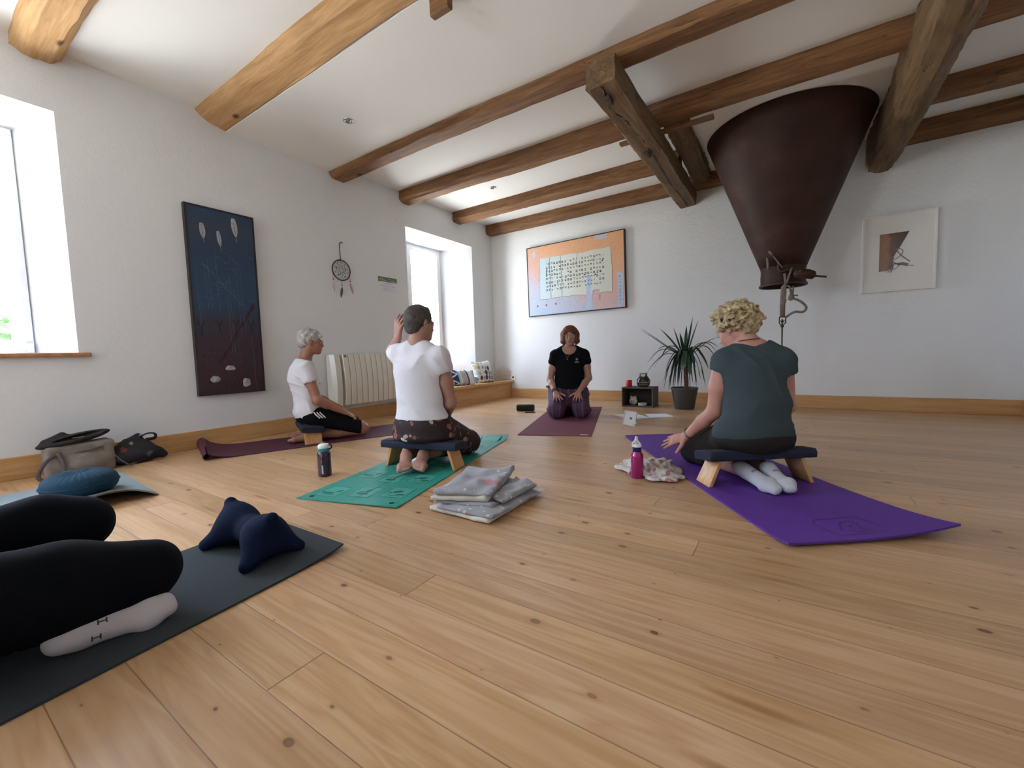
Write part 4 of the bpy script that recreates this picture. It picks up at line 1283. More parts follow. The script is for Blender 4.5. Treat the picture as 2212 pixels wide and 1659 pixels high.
# ------------------------------------------------------------------ implicit surfaces (smooth organic shapes)
class SDF:
    def __init__(s):
        s.p = []
    def _xyz(s, c): return np.array(c, dtype=np.float64)
    def cap(s, a, b, ra, rb=None, k=.02, sub=False, flat=None):
        """tapered capsule; flat=(axis, factor) squashes the section along the axis"""
        s.p.append(('cap', s._xyz(a), s._xyz(b), ra, rb if rb is not None else ra, k, sub, flat)); return s
    def ell(s, c, r, k=.02, sub=False, axes=None):
        s.p.append(('ell', s._xyz(c), s._xyz(r), None, None, k, sub, axes)); return s
    def box(s, c, h, r, k=.01, sub=False, axes=None):
        s.p.append(('box', s._xyz(c), s._xyz(h), r, None, k, sub, axes)); return s
    def chain(s, pts, rad, k=.02, **kw):
        for i in range(len(pts)-1): s.cap(pts[i], pts[i+1], rad[i], rad[i+1], k, **kw)
        return s
    def mesh(s, h=.006, clip=None, disp=None, pad=.03, smooth=1):
        """clip: list of (point, normal) half spaces kept where (p-point).normal < 0"""
        lo = np.full(3, 1e9); hi = -lo
        for q in s.p:
            if q[6]: continue
            if q[0] == 'cap':
                r = max(q[3], q[4])*(max(1, q[7][1]) if q[7] else 1)
                l = np.minimum(q[1], q[2])-r; u = np.maximum(q[1], q[2])+r
            else:
                r = np.max(q[2])+(q[3] or 0)*0 if q[0] == 'ell' else np.linalg.norm(q[2])+q[3]
                l = q[1]-r; u = q[1]+r
            lo = np.minimum(lo, l); hi = np.maximum(hi, u)
        lo -= pad; hi += pad
        n = np.ceil((hi-lo)/h).astype(int)+1
        F = np.full(n, .5, dtype=np.float32)
        ax = [lo[i]+h*np.arange(n[i]) for i in range(3)]
        for q in s.p:
            k = q[5]
            if q[0] == 'cap':
                r = max(q[3], q[4])*(max(1, q[7][1]) if q[7] else 1)
                l = np.minimum(q[1], q[2])-r-k-3*h; u = np.maximum(q[1], q[2])+r+k+3*h
            else:
                r = np.max(q[2]) if q[0] == 'ell' else np.linalg.norm(q[2])+q[3]
                l = q[1]-r-k-3*h; u = q[1]+r+k+3*h
            i0 = np.clip(np.floor((l-lo)/h).astype(int), 0, n); i1 = np.clip(np.ceil((u-lo)/h).astype(int)+1, 0, n)
            if np.any(i1 <= i0): continue
            sl = tuple(slice(a, b) for a, b in zip(i0, i1))
            X, Y, Z = np.meshgrid(ax[0][sl[0]], ax[1][sl[1]], ax[2][sl[2]], indexing='ij')
            P = np.stack([X, Y, Z], -1)
            if q[0] == 'cap':
                a, b = q[1], q[2]; d = b-a; L2 = max(d @ d, 1e-12)
                t = np.clip(((P-a) @ d)/L2, 0, 1)
                V = P-(a+t[..., None]*d)
                if q[7]:
                    axv = np.array(q[7][0], float); axv /= np.linalg.norm(axv)
                    c = V @ axv
                    V = V + (c*(1/q[7][1]-1))[..., None]*axv
                    D = (np.linalg.norm(V, axis=-1)-(q[3]+(q[4]-q[3])*t))*min(1, q[7][1])**.5
                else:
                    D = np.linalg.norm(V, axis=-1)-(q[3]+(q[4]-q[3])*t)
            else:
                V = P-q[1]
                if q[7] is not None: V = V @ np.array(q[7], float).T
                if q[0] == 'ell':
                    k0 = np.linalg.norm(V/q[2], axis=-1); k1 = np.linalg.norm(V/(q[2]**2), axis=-1)
                    D = k0*(k0-1)/np.maximum(k1, 1e-9)
                    D = np.where(k0 < .05, -np.min(q[2]), D)
                else:
                    E = np.abs(V)-q[2]
                    D = np.linalg.norm(np.maximum(E, 0), axis=-1)+np.minimum(np.max(E, -1), 0)-q[3]
            A = F[sl]
            if q[6]:
                D = -D
                hh = np.clip(k-np.abs(A-D), 0, None)/k if k > 0 else 0
                F[sl] = np.maximum(A, D)+hh*hh*k*.25
            else:
                hh = np.clip(k-np.abs(A-D), 0, None)/k if k > 0 else 0
                F[sl] = np.minimum(A, D)-hh*hh*k*.25
        if disp is not None or clip:
            X, Y, Z = np.meshgrid(*ax, indexing='ij')
            if disp is not None:
                m = np.abs(F) < .05
                F[m] += disp(X[m], Y[m], Z[m]).astype(np.float32)
            if clip:
                for (p, nn) in clip:
                    nn = np.array(nn, float); nn /= np.linalg.norm(nn)
                    F = np.maximum(F, ((X-p[0])*nn[0]+(Y-p[1])*nn[1]+(Z-p[2])*nn[2]).astype(np.float32))
        F[0] = F[-1] = .5; F[:, 0] = F[:, -1] = .5; F[:, :, 0] = F[:, :, -1] = .5
        return surfnets(F, lo, h, smooth)

def surfnets(F, lo, h, smooth=1):
    S = F < 0
    n = F.shape
    c = np.zeros(tuple(k-1 for k in n), dtype=np.int8)
    for i in (0, 1):
        for j in (0, 1):
            for k in (0, 1):
                c += S[i:n[0]-1+i, j:n[1]-1+j, k:n[2]-1+k]
    act = np.argwhere((c > 0) & (c < 8))
    idm = np.full(c.shape, -1, dtype=np.int64)
    idm[act[:, 0], act[:, 1], act[:, 2]] = np.arange(len(act))
    acc = np.zeros((len(act), 3)); cnt = np.zeros(len(act))
    cor = [(i, j, k) for i in (0, 1) for j in (0, 1) for k in (0, 1)]
    for a in range(8):
        for b in range(a+1, 8):
            da = np.array(cor[a]); db = np.array(cor[b])
            if np.abs(da-db).sum() != 1: continue
            fa = F[act[:, 0]+da[0], act[:, 1]+da[1], act[:, 2]+da[2]]
            fb = F[act[:, 0]+db[0], act[:, 1]+db[1], act[:, 2]+db[2]]
            m = (fa < 0) != (fb < 0)
            t = fa[m]/(fa[m]-fb[m])
            acc[m] += da+t[:, None]*(db-da); cnt[m] += 1
    V = lo+h*(act+acc/cnt[:, None])
    faces = []
    for ax_ in range(3):
        o = [i for i in range(3) if i != ax_]
        sl0 = [slice(None)]*3; sl1 = [slice(None)]*3
        sl0[ax_] = slice(0, -1); sl1[ax_] = slice(1, None)
        E = np.argwhere(S[tuple(sl0)] != S[tuple(sl1)])
        ok = np.all(E[:, o] > 0, axis=1)
        E = E[ok]
        q = []
        for (du, dv) in ((0, 0), (-1, 0), (-1, -1), (0, -1)):
            I = E.copy(); I[:, o[0]] += du; I[:, o[1]] += dv
            q.append(idm[I[:, 0], I[:, 1], I[:, 2]])
        Q = np.stack(q, 1)
        Q = Q[np.all(Q >= 0, axis=1)]
        faces.append(Q)
    Fc = np.concatenate(faces)
    # light Laplacian smoothing
    for _ in range(smooth):
        a = np.concatenate([Fc[:, 0], Fc[:, 1], Fc[:, 2], Fc[:, 3]]); b = np.concatenate([Fc[:, 1], Fc[:, 2], Fc[:, 3], Fc[:, 0]])
        s_ = np.zeros_like(V); k_ = np.zeros(len(V))
        for d in range(3):
            s_[:, d] = np.bincount(a, V[b, d], len(V))+np.bincount(b, V[a, d], len(V))
        k_ = np.bincount(a, minlength=len(V))+np.bincount(b, minlength=len(V))
        V = V*.5+.5*s_/np.maximum(k_, 1)[:, None]
    return V, Fc.tolist()
def sdf_part(name, sd, mat, parent=None, h=.006, label=None, loc=None, **kw):
    V, Fc = sd.mesh(h, **kw)
    return mesh_obj(name, V, Fc, mat, parent, loc=loc, smooth=True, label=label)
def folds(amp, f=14., dirv=(0, 0, 1), seed=0.):
    """cloth creases: warped ridges plus broad undulation"""
    d = np.array(dirv, float); d /= np.linalg.norm(d)
    def fn(x, y, z):
        w1 = np.sin(7.3*x+4.1*z+seed)+np.sin(8.7*y-5.2*z+1.7*seed)+.6*np.sin(17*x+13*y+9*z+seed*2)
        w2 = np.sin(9.1*y+6.3*x+2.2*seed)+np.sin(11*z-7*x+seed*.7)
        u = d[0]*x+d[1]*y+d[2]*z
        r1 = 1-np.abs(np.sin(f*1.15*u+1.15*w1+seed))
        r2 = 1-np.abs(np.sin(f*1.7*u+4.1*x-3.7*y+1.3*w2+2.3*seed))
        gate = .5+.5*np.sin(5*x+6*y+7*z+w2+seed)
        return -amp*(1.5*r1**3*gate+1.2*r2**3*(1-gate))+amp*.45*np.sin(f*.5*u+w1)
    return fn

# bolster
bo = SDF()
lc, rc = (-1.80, .745, .085), (-1.585, .74, .085)
bo.cap(lc, rc, .052, k=.03)
for c, sx in ((lc, -1), (rc, 1)):
    for (dy, dz) in ((0, .075), (-.095, -.060), (.090, -.060)):
        tip = (c[0]+sx*.055, c[1]+dy, c[2]+dz)
        bo.cap(c, tip, .058, .023, k=.045)
bl = tag(sdf_part('bolster', bo, M_fleece, None, .005, loc=(-1.69, .74, .007), disp=folds(.0022, 18, (0, 1, .3), 1)), 'navy fleece bone-shaped bolster lying on the dark grey mat', 'pillow')
g = G()
for (dy, dz) in ((0, .060), (-.078, -.048), (.074, -.048)):
    g.tube([(rc[0]+.060, rc[1], rc[2]-.005), (rc[0]+.073, rc[1]+dy, rc[2]+dz)], .0022, 5)
part('seam', g, flat('dark_seam', (.004, .006, .015), .8), bl)

# crumpled patterned cloth
from mathutils import noise as MN
def cloth_heap(name, outline_r, c, hmax, mat, label, cat, seed, n=110, fold=14):
    """height field with folds over an irregular outline; outline_r(angle)->radius (world)"""
    g = G(); N = n
    vs = []
    R0 = .5
    for j in range(N+1):
        for k in range(180):
            a = 2*PI*k/180; t = j/N
            r = outline_r(a)*t*(1+.05*MN.noise(Vector((math.cos(a)*3, math.sin(a)*3, seed))))
            x, y = r*math.cos(a), r*math.sin(a)
            p = Vector((x*fold*.55, y*fold*.55, seed))
            w = Vector((MN.noise(p), MN.noise(p+Vector((7, 3, 1))), 0))*1.2
            n1, n2, n3 = MN.noise(p*.9+w), MN.noise(p*2.0+w*1.5+Vector((3, 9, 2))), MN.noise(p*4.2+w*2)
            env = (1-t**3)**.55
            h = hmax*env*(.26+.85*abs(n1)*1.3+.50*abs(n2)+.22*(1-abs(n3)*2))+.003
            if t >= .999: h = .002
            vs.append((c[0]+x+w.x*.008*env, c[1]+y+w.y*.008*env, c[2]+max(.002, h)))
    g.add(vs, [(j*180+k, j*180+(k+1) % 180, (j+1)*180+(k+1) % 180, (j+1)*180+k) for j in range(N) for k in range(180)])
    vs = [(x, y, c[2]+.0005) for (x, y, z) in vs[-180:]]
    g.add(vs, [tuple(range(179, -1, -1))])
    return solo(name, g, mat, label, cat, c, smooth=True, weld=False)
def mat_floralscarf():
    b = NB('white_rust_floral_cotton')
    co = b.coord()
    v = b.vor(b.vmath('ADD', co, b.comb(b.math('MULTIPLY', b.noise(co, 18, 2), .05), 0, 0)), 26)
    r = b.sep(v['Color'])
    pc = b.ramp(r[0], [(0, (.34, .12, .07)), (.35, (.24, .20, .18)), (.6, (.20, .12, .09)), (.8, (.28, .25, .28))], 'CONSTANT')
    m = b.math('MULTIPLY', b.math('LESS_THAN', v['Distance'], b.mapr(b.noise(co, 60, 2), .2, .8, .15, .55)), b.math('GREATER_THAN', r[1], .35))
    c = b.mix(b.mapr(b.noise(co, 9, 2), .55, .65, 0, .55), (.62, .59, .57), (.30, .22, .19))
    c = b.mix(b.math('MULTIPLY', m, .8), c, pc)
    b.out(c, .9)
    return b.m
sc_ = SDF()
sc_.ell((-.665, 2.50, .012), (.175, .165, .026), .02)
rs_ = random.Random(31)
for i in range(26):
    a0 = rs_.uniform(0, 2*PI); r0 = rs_.uniform(.02, .135); th = rs_.uniform(0, 2*PI)
    cx0, cy0 = -.665+r0*math.cos(a0), 2.50+r0*.92*math.sin(a0)
    hz = rs_.uniform(.022, .075)*(1-r0/.22)+.012
    L0 = rs_.uniform(.05, .10); bend = rs_.uniform(-.05, .05)
    pl_ = [Vector((cx0+L0*t*math.cos(th)-bend*(1-t*t)*math.sin(th), cy0+L0*t*math.sin(th)+bend*(1-t*t)*math.cos(th), max(.012, hz*(1-.45*t*t)))) for t in (-1, -.5, 0, .5, 1)]
    rr0 = rs_.uniform(.013, .024)
    sc_.chain(pl_, [rr0*.45, rr0*.9, rr0, rr0*.9, rr0*.45], .006)
for (x, y, r_) in ((-.82, 2.44, .03), (-.53, 2.33, .028), (-.60, 2.31, .03), (-.50, 2.40, .026), (-.80, 2.60, .03)):
    sc_.ell((x, y, .012), (r_*1.7, r_*1.3, .016), .012)
tag(sdf_part('crumpled_scarf', sc_, mat_floralscarf(), None, .0042, loc=(-.665, 2.50, .0095), disp=folds(.0045, 34, (.7, .6, .3), 2.0), clip=[((0, 0, .0095), (0, 0, -1))]), 'crumpled white floral scarf heaped on the floor behind the magenta bottle', 'scarf')

# folded fleece blanket
def mat_blanket():
    b = NB('grey_print_fleece')
    x, y, z = b.sep(b.coord())
    n = b.noise(b.coord(), 9, 4, .6)
    v = b.vor(b.coord(), 30)
    base = b.ramp(n, [(.3, (.27, .28, .31)), (.7, (.36, .37, .40))])
    fl = b.math('MULTIPLY', b.math('LESS_THAN', v['Distance'], .22), b.math('GREATER_THAN', b.noise(b.coord(), 7, 1), .53))
    c = b.mix(fl, base, (.60, .62, .66))
    # red reindeer-like motif in the middle of the top
    dx = b.math('DIVIDE', b.math('SUBTRACT', b.math('ADD', x, b.mapr(b.noise(b.coord(), 45, 3), 0, 1, -.03, .03)), .0), .085)
    dy = b.math('DIVIDE', b.math('SUBTRACT', b.math('ADD', y, b.mapr(b.noise(b.comb(y, x, 3), 50, 3), 0, 1, -.045, .045)), .0), .040)
    d = b.math('SQRT', b.math('ADD', b.math('MULTIPLY', dx, dx), b.math('MULTIPLY', dy, dy)))
    m = b.math('MULTIPLY', b.math('LESS_THAN', b.math('ADD', d, b.mapr(b.noise(b.coord(), 80, 2), 0, 1, -.35, .35)), .85), b.math('GREATER_THAN', z, .03))
    c = b.mix(b.math('MULTIPLY', m, .85), c, (.40, .17, .19))
    b.out(c, .95, 0, Sheen_Weight=.2)
    b.bump(b.noise(b.coord(), 350, 2), .4, .003)
    return b.m
M_blk = mat_blanket()
M_sherpa = mat_fleece('cream_sherpa_fleece', (.62, .60, .53), .6)
bc = (-1.215, 1.60, 0)
bk = thing('folded_blanket', 'folded grey fleece blanket with cream lining and a red motif, beside the teal mat', 'blanket', bc)
def slab(P, z0, z1, r=.010, n=22, wob=.003, seed=0, roll=None):
    """soft slab over quad P (near-left, near-right, far-right, far-left); rounded edges"""
    g = G(); Q = [Vector((*p, 0)) for p in P]
    N = n; vs = []
    for lay in (1, 0):
        for i in range(N+1):
            for j in range(N+1):
                u, v = i/N, j/N
                p = Q[0].lerp(Q[1], u).lerp(Q[3].lerp(Q[2], u), v)
                e = min(u, 1-u, v, 1-v)*N/3.0
                e = min(1, e)
                edge = (1-(1-e)**2)**.5
                zc, hz = (z0+z1)/2, (z1-z0)/2
                w = wob*MN.noise(Vector((p.x*14, p.y*14, seed+lay)))*3
                z = zc+(hz*(.45+.55*edge))*(1 if lay else -1)+w*(1 if lay else .2)
                q = p+Vector((MN.noise(Vector((p.y*20, seed, 1)))*.006, MN.noise(Vector((p.x*20, seed, 2)))*.006, 0))
                vs.append((q.x, q.y, max(.001, z)))
    M_ = (N+1)**2; ix = lambda i, j, l: l*M_+i*(N+1)+j
    fs = []
    for i in range(N):
        for j in range(N):
            fs.append((ix(i, j, 0), ix(i+1, j, 0), ix(i+1, j+1, 0), ix(i, j+1, 0)))
            fs.append((ix(i, j, 1), ix(i, j+1, 1), ix(i+1, j+1, 1), ix(i+1, j, 1)))
        for j in (0, N):
            fs.append((ix(i, j, 0), ix(i+1, j, 0), ix(i+1, j, 1), ix(i, j, 1)))
            fs.append((ix(j, i, 0), ix(j, i+1, 0), ix(j, i+1, 1), ix(j, i, 1)))
    return g.add(vs, fs)
lowQ = [(-1.385, 1.375), (-1.045, 1.375), (-1.045, 1.80), (-1.40, 1.86)]
def shr(P, d): 
    c = sum((Vector(p) for p in P), Vector((0, 0)))/4
    return [tuple(Vector(p)+(c-Vector(p)).normalized()*d) for p in P]
part('lower_fold', slab(lowQ, .001, .026, wob=.004, seed=1), M_sherpa, bk, smooth=True)
part('lower_cover', slab(shr([(-1.33, 1.365), (-1.03, 1.385), (-1.02, 1.78), (-1.36, 1.86)], .0), .022, .040, wob=.005, seed=2), M_blk, bk, smooth=True)
part('middle_fold', slab([(-1.36, 1.38), (-1.09, 1.46), (-1.06, 1.81), (-1.40, 1.90)], .036, .056, wob=.005, seed=3), M_blk, bk, smooth=True)
part('lining_fold', slab([(-1.365, 1.365), (-1.115, 1.47), (-1.255, 1.88), (-1.475, 1.76)], .050, .088, wob=.005, seed=4), M_sherpa, bk, smooth=True)
part('top_fold', slab([(-1.355, 1.375), (-1.105, 1.478), (-1.245, 1.895), (-1.475, 1.775)], .078, .104, wob=.006, seed=5), M_blk, bk, smooth=True)
part('inner_fold', slab([(-1.13, 1.52), (-1.055, 1.50), (-1.045, 1.79), (-1.20, 1.84)], .048, .074, wob=.006, seed=6), M_blk, bk, smooth=True)
part('care_label', G().box((-1.075, 1.80, .020), (-1.035, 1.845, .022), M=Matrix.Identity(4)), flat('label_white', (.75, .75, .78), .7), bk)

# ------------------------------------------------------------------ bottles
def bottle1():
    c = Vector((-2.395, 1.495, 0)); T = Matrix.Translation(c) @ Matrix.Rotation(math.radians(-40), 4, 'Z')
    b = thing('water_bottle', 'dark purple water bottle with white and teal flip lid, left of the teal mat', 'bottle', tuple(c))
    part('body', G().lathe([(.001, .0), (.036, .0), (.0395, .004), (.040, .02), (.040, .135), (.038, .147), (.031, .155), (.030, .160)], 32, M=T), flat('plum_gloss_plastic', (.030, .008, .028), .25, var=0, Coat_Weight=.4), b, smooth=True, angle=50)
    part('collar', G().lathe([(.032, .156), (.034, .158), (.034, .172), (.031, .175)], 32, M=T), flat('teal_plastic', (.02, .22, .21), .35, var=0), b, smooth=True, angle=40)
    part('lid', G().lathe([(.031, .174), (.0335, .178), (.0335, .188), (.030, .196), (.022, .201), (.001, .202)], 32, M=T), flat('white_lid_plastic', (.74, .78, .76), .35, var=0), b, smooth=True, angle=40)
    part('spout_cap', G().lathe([(.001, 0), (.010, 0), (.010, .010), (.007, .014), (.001, .014)], 16, M=T @ Matrix.Translation((-.020, -.006, .194))), flat('teal_plastic', (.02, .22, .21), .35, var=0), b, smooth=True, angle=40)
    part('loop_handle', G().tube(spline([(c.x+.026, c.y+.022, .166), (c.x+.037, c.y+.030, .176), (c.x+.036, c.y+.029, .190), (c.x+.024, c.y+.018, .192)], 4), .005, 8), flat('dark_plum_plastic', (.03, .008, .02), .4, var=0), b, smooth=True)
    a0 = math.atan2(-1.495, 2.395)-.35
    g = G()
    for i in range(6):
        a = a0-.10+.04*i; a2 = a+.04
        g.add([(c.x+.0405*math.cos(q), c.y+.0405*math.sin(q), z) for q, z in ((a, .02), (a2, .02), (a2, .075), (a, .075))], [(0, 1, 2, 3)])
    part('printed_label', g, flat('silver_grey_print', (.42, .42, .46), .5), b)
    g = G()
    for k in range(9):
        z = .088+.006*k
        w = .05 if k < 5 else .11
        if k in (5,): continue
        a = a0-.06
        g.add([(c.x+.0405*math.cos(q), c.y+.0405*math.sin(q), zz) for q, zz in ((a, z), (a+w, z), (a+w, z+.004), (a, z+.004))], [(0, 1, 2, 3)])
    part('printed_letters', g, flat('silver_grey_print', (.42, .42, .46), .5), b)
bottle1()
def bottle2():
    c = Vector((-.702, 2.335, 0)); T = Matrix.Translation(c)
    b = thing('water_bottle', 'magenta water bottle with navy and white sports cap in front of the scarf', 'bottle', tuple(c))
    part('body', G().lathe([(.001, .0), (.031, .0), (.035, .004), (.035, .118), (.034, .132), (.026, .143), (.025, .150)], 32, M=T), flat('magenta_gloss', (.36, .008, .15), .22, .2, var=0, Coat_Weight=.6), b, smooth=True, angle=50)
    part('collar', G().lathe([(.024, .146), (.025, .150), (.024, .166), (.026, .170), (.026, .182), (.001, .184)], 32, M=T), flat('navy_plastic', (.008, .014, .09), .3, var=0), b, smooth=True, angle=40)
    M_cap = flat('white_grey_cap', (.66, .69, .70), .35, var=0)
    g = G().lathe([(.026, .176), (.027, .180), (.022, .190), (.012, .196), (.010, .205), (.001, .206)], 28, M=T)
    part('cap', g, M_cap, b, smooth=True, angle=40)
    g = G().tube(spline([(c.x-.022, c.y-.006, .180), (c.x-.020, c.y-.008, .196), (c.x-.007, c.y-.010, .212), (c.x, c.y-.010, .232)], 4), .006, 8)
    g.tube(spline([(c.x+.022, c.y-.006, .180), (c.x+.020, c.y-.008, .196), (c.x+.007, c.y-.010, .212), (c.x, c.y-.010, .232)], 4), .006, 8)
    g.tube([(c.x, c.y-.010, .200), (c.x, c.y-.010, .236)], .0085, 10)
    part('flip_spout', g, M_cap, b, smooth=True)
bottle2()

# ------------------------------------------------------------------ bags by the left wall
M_canvas = flat('beige_canvas', (.235, .205, .175), .9, var=.15, bump=.4, bscale=500)
M_dk = flat('dark_brown_felt', (.022, .016, .018), .95, var=.2, bump=.3)
M_trim = flat('grey_leather_trim', (.10, .085, .082), .7)
bg_ = thing('shoulder_bag', 'beige canvas shoulder bag slumped against the wall near the window', 'bag', (-4.03, .73, 0))
axb = [(.0, 1, 0), (1, 0, 0), (0, 0, 1)]
sb = SDF().box((-4.05, .735, .10), (.055, .145, .085), .022, .02).ell((-4.02, .73, .06), (.085, .16, .06), .04)
sdf_part('body', sb, M_canvas, bg_, .007, disp=folds(.004, 12, (0, .6, .8), 2))
fx = -3.968
g = G().tube([(fx-.008, .70, .148), (fx+.002, .78, .155), (fx-.006, .845, .168)], .0045, 6)
part('zip', g, M_trim, bg_)
part('zip_puller', G().tube([(fx+.004, .835, .165), (fx+.008, .84, .140)], .003, 6), M_trim, bg_)
g = G().tube(spline([(fx-.01, .615, .175), (fx+.005, .62, .12), (fx+.02, .632, .06), (fx+.014, .640, .008)], 4), .005, 6)
part('piping', g, M_trim, bg_)
g = G().tube(spline([(-3.97, .635, .155), (-3.955, .575, .13), (-3.93, .525, .06), (-3.92, .53, .014), (-3.90, .60, .008), (-3.925, .635, .05), (-3.95, .635, .11), (-3.965, .62, .165)], 6), .011, 8, flat=(.35, 1), up=(1, 0, 0))
part('strap', g, M_trim, bg_, smooth=True)
g = G().tube(spline([(-3.97, .885, .11), (-3.93, .92, .05), (-3.90, .96, .012), (-3.87, .98, .030), (-3.90, .92, .014), (-3.91, .84, .008)], 5), .006, 8, flat=(.4, 1))
part('strap', g, M_trim, bg_, smooth=True)
ph = SDF().ell((-4.035, .715, .235), (.075, .185, .034), .02, axes=((1, 0, 0), (0, .985, .17), (0, -.17, .985))).cap((-4.04, .58, .232), (-4.05, .66, .268), .016, .02, .03).ell((-3.985, .73, .252), (.045, .13, .014), .008, sub=True, axes=((1, 0, 0), (0, .985, .17), (0, -.17, .985)))
po = tag(sdf_part('felt_hat', ph, M_dk, None, .005, loc=(-4.03, .715, .205), disp=folds(.002, 14, (0, 1, 1), 4)), 'dark brown felt hat lying upturned on top of the beige shoulder bag', 'hat')
part('hat_label', G().box((-4.0, .70, .2455), (-3.985, .755, .2475)), flat('cream_label', (.42, .34, .22), .8), po)
def mat_darkfloral(name='dark_floral_cotton', base=(.010, .009, .012), sc=16):
    b = NB(name)
    co = b.coord()
    v = b.vor(b.vmath('ADD', co, b.comb(b.math('MULTIPLY', b.noise(co, 10, 2), .07), 0, 0)), sc)
    r = b.sep(v['Color'])
    pc = b.ramp(r[0], [(0, (.16, .02, .03)), (.3, (.18, .20, .13)), (.5, (.05, .09, .08)), (.7, (.30, .28, .26)), (.85, (.10, .015, .03))], 'CONSTANT')
    m = b.math('MULTIPLY', b.math('LESS_THAN', v['Distance'], b.mapr(b.noise(co, 50, 2), .2, .8, .1, .5)), b.math('GREATER_THAN', r[1], .55))
    b.out(b.mix(m, base, pc), .85)
    return b.m
sb = SDF().ell((-4.03, 1.02, .055), (.075, .16, .060), .04).ell((-4.06, 1.03, .11), (.05, .10, .06), .04).cap((-4.06, .93, .10), (-4.09, 1.06, .185), .03, .022, .04).cap((-4.03, 1.08, .10), (-4.0, 1.175, .035), .04, .025, .03)
bb = thing('cloth_bag', 'dark floral cloth bag crumpled on the floor right of the beige bag', 'bag', (-4.03, 1.03, 0))
sdf_part('body', sb, mat_darkfloral(), bb, .005, disp=folds(.006, 16, (.3, .8, .6), 6), clip=[((0, 0, .002), (0, 0, -1))])
g = G().tube(spline([(-4.07, 1.06, .18), (-4.03, 1.10, .205), (-4.0, 1.135, .20), (-3.99, 1.13, .17), (-4.0, 1.08, .165)], 5), .014, 8, flat=(.4, 1))
part('handle', g, M_dk, bb, smooth=True)
g = G().tube(spline([(-4.08, 1.03, .175), (-4.10, .98, .17), (-4.09, .94, .12)], 5), .012, 8, flat=(.4, 1))
part('handle', g, M_dk, bb, smooth=True)

# ------------------------------------------------------------------ altar corner: crate shelf, candle, jar, figurine, dish, plant
M_crate = mat_wood('weathered_grey_wood', (.060, .048, .042), (.10, .082, .072), (.15, .125, .11), 0, cracks=False, knots=False, gs=(2.5, 40))
cr = thing('crate_shelf', 'small weathered grey-brown open wooden crate standing against the back wall', 'shelf', (-1.585, 5.42, 0))
x0, x1, y0_, y1_ = -1.783, -1.386, 5.29, 5.56
Mr = Matrix.Translation((-1.585, 5.42, 0)) @ Matrix.Rotation(math.radians(0), 4, 'Z') @ Matrix.Translation((1.585, -5.42, 0))
part('side_panel', G().box((x0, y0_, 0), (x0+.016, y1_, .248)), M_crate, cr, bevel=.002)
part('side_panel', G().box((x1-.016, y0_, 0), (x1, y1_, .248)), M_crate, cr, bevel=.002)
part('top_board', G().box((x0+.016, y0_, .232), (x1-.016, y1_, .248)), M_crate, cr, bevel=.002)
part('bottom_board', G().box((x0+.016, y0_, 0), (x1-.016, y1_, .014)), M_crate, cr, bevel=.002)
part('back_board', G().box((x0+.016, y1_-.008, .014), (x1-.016, y1_, .232)), M_crate, cr)
cd = thing('candle', 'red pillar candle on the left of the wooden crate', 'candle', (-1.712, 5.38, .2485))
T = Matrix.Translation((-1.712, 5.38, .2485))
part('wax', G().lathe([(.001, 0), (.036, 0), (.037, .003), (.037, .085), (.034, .089), (.020, .084), (.001, .083)], 28, M=T), flat('red_wax', (.52, .012, .018), .4, var=.03), cd, smooth=True, angle=50)
part('wick', G().tube([(-1.712, 5.38, .331), (-1.710, 5.38, .343)], .0015, 6), M_black, cd)
T = Matrix.Translation((-1.533, 5.40, .2485))
jr = thing('jar', 'round glass jar with cork lid and layered brown contents on the crate', 'jar', (-1.533, 5.40, .2485))
pj = [(.045, .0), (.075, .020), (.086, .060), (.082, .095), (.055, .135), (.045, .150), (.047, .172)]
def mat_jarglass():
    b = NB('jar_glass')
    b.n.remove(b.b)
    t = b.new('ShaderNodeBsdfTransparent'); t.inputs[0].default_value = (.86, .92, .92, 1)
    gl = b.new('ShaderNodeBsdfGlossy'); gl.inputs['Roughness'].default_value = .05
    fr = b.new('ShaderNodeFresnel'); fr.inputs[0].default_value = 1.6
    mx = b.new('ShaderNodeMixShader')
    b.t.links.new(fr.outputs[0], mx.inputs[0]); b.t.links.new(t.outputs[0], mx.inputs[1]); b.t.links.new(gl.outputs[0], mx.inputs[2])
    b.t.links.new(mx.outputs[0], b.n['Material Output'].inputs[0])
    return b.m
part('glass', G().lathe([(.001, 0)]+pj, 36, M=T, cap=False), mat_jarglass(), jr, smooth=True)
part('cork_lid', G().lathe([(.001, .168), (.050, .168), (.052, .180), (.001, .182)], 24, M=T), flat('cork', (.46, .30, .19), .8), jr, smooth=True, angle=40)
for nm, (a, b2), col_ in (('pale_pebbles', (.004, .045), (.50, .52, .48)), ('brown_layer', (.045, .060), (.22, .08, .04)), ('white_layer', (.060, .070), (.60, .57, .52)), ('dark_pods', (.070, .128), (.055, .038, .030))):
    def rad(z):
        q = [(0.045, .0)]+pj[1:]
        for i in range(len(q)-1):
            if q[i][1] <= z <= q[i+1][1]:
                t = (z-q[i][1])/(q[i+1][1]-q[i][1]); return (q[i][0]+(q[i+1][0]-q[i][0])*t)*.955
        return .04
    zs = np.linspace(a, b2, 7)
    part(nm, G().lathe([(rad(z), z) for z in zs], 30, M=T), flat(nm+'_fill', col_, .6, var=.6, scale=60, bump=.6, bscale=80, bd=.01), jr, smooth=True, angle=60)
M_cer = flat('white_ceramic', (.66, .63, .58), .35, var=.03)
cx_, cy2 = -1.655, 5.37
cf = SDF().ell((cx_, cy2, .062), (.052, .045, .048), .01).ell((cx_, cy2-.002, .092), (.040, .036, .034), .02)
for s_ in (-1, 1):
    cf.cap((cx_+s_*.026, cy2, .112), (cx_+s_*.034, cy2, .134), .013, .004, .012)
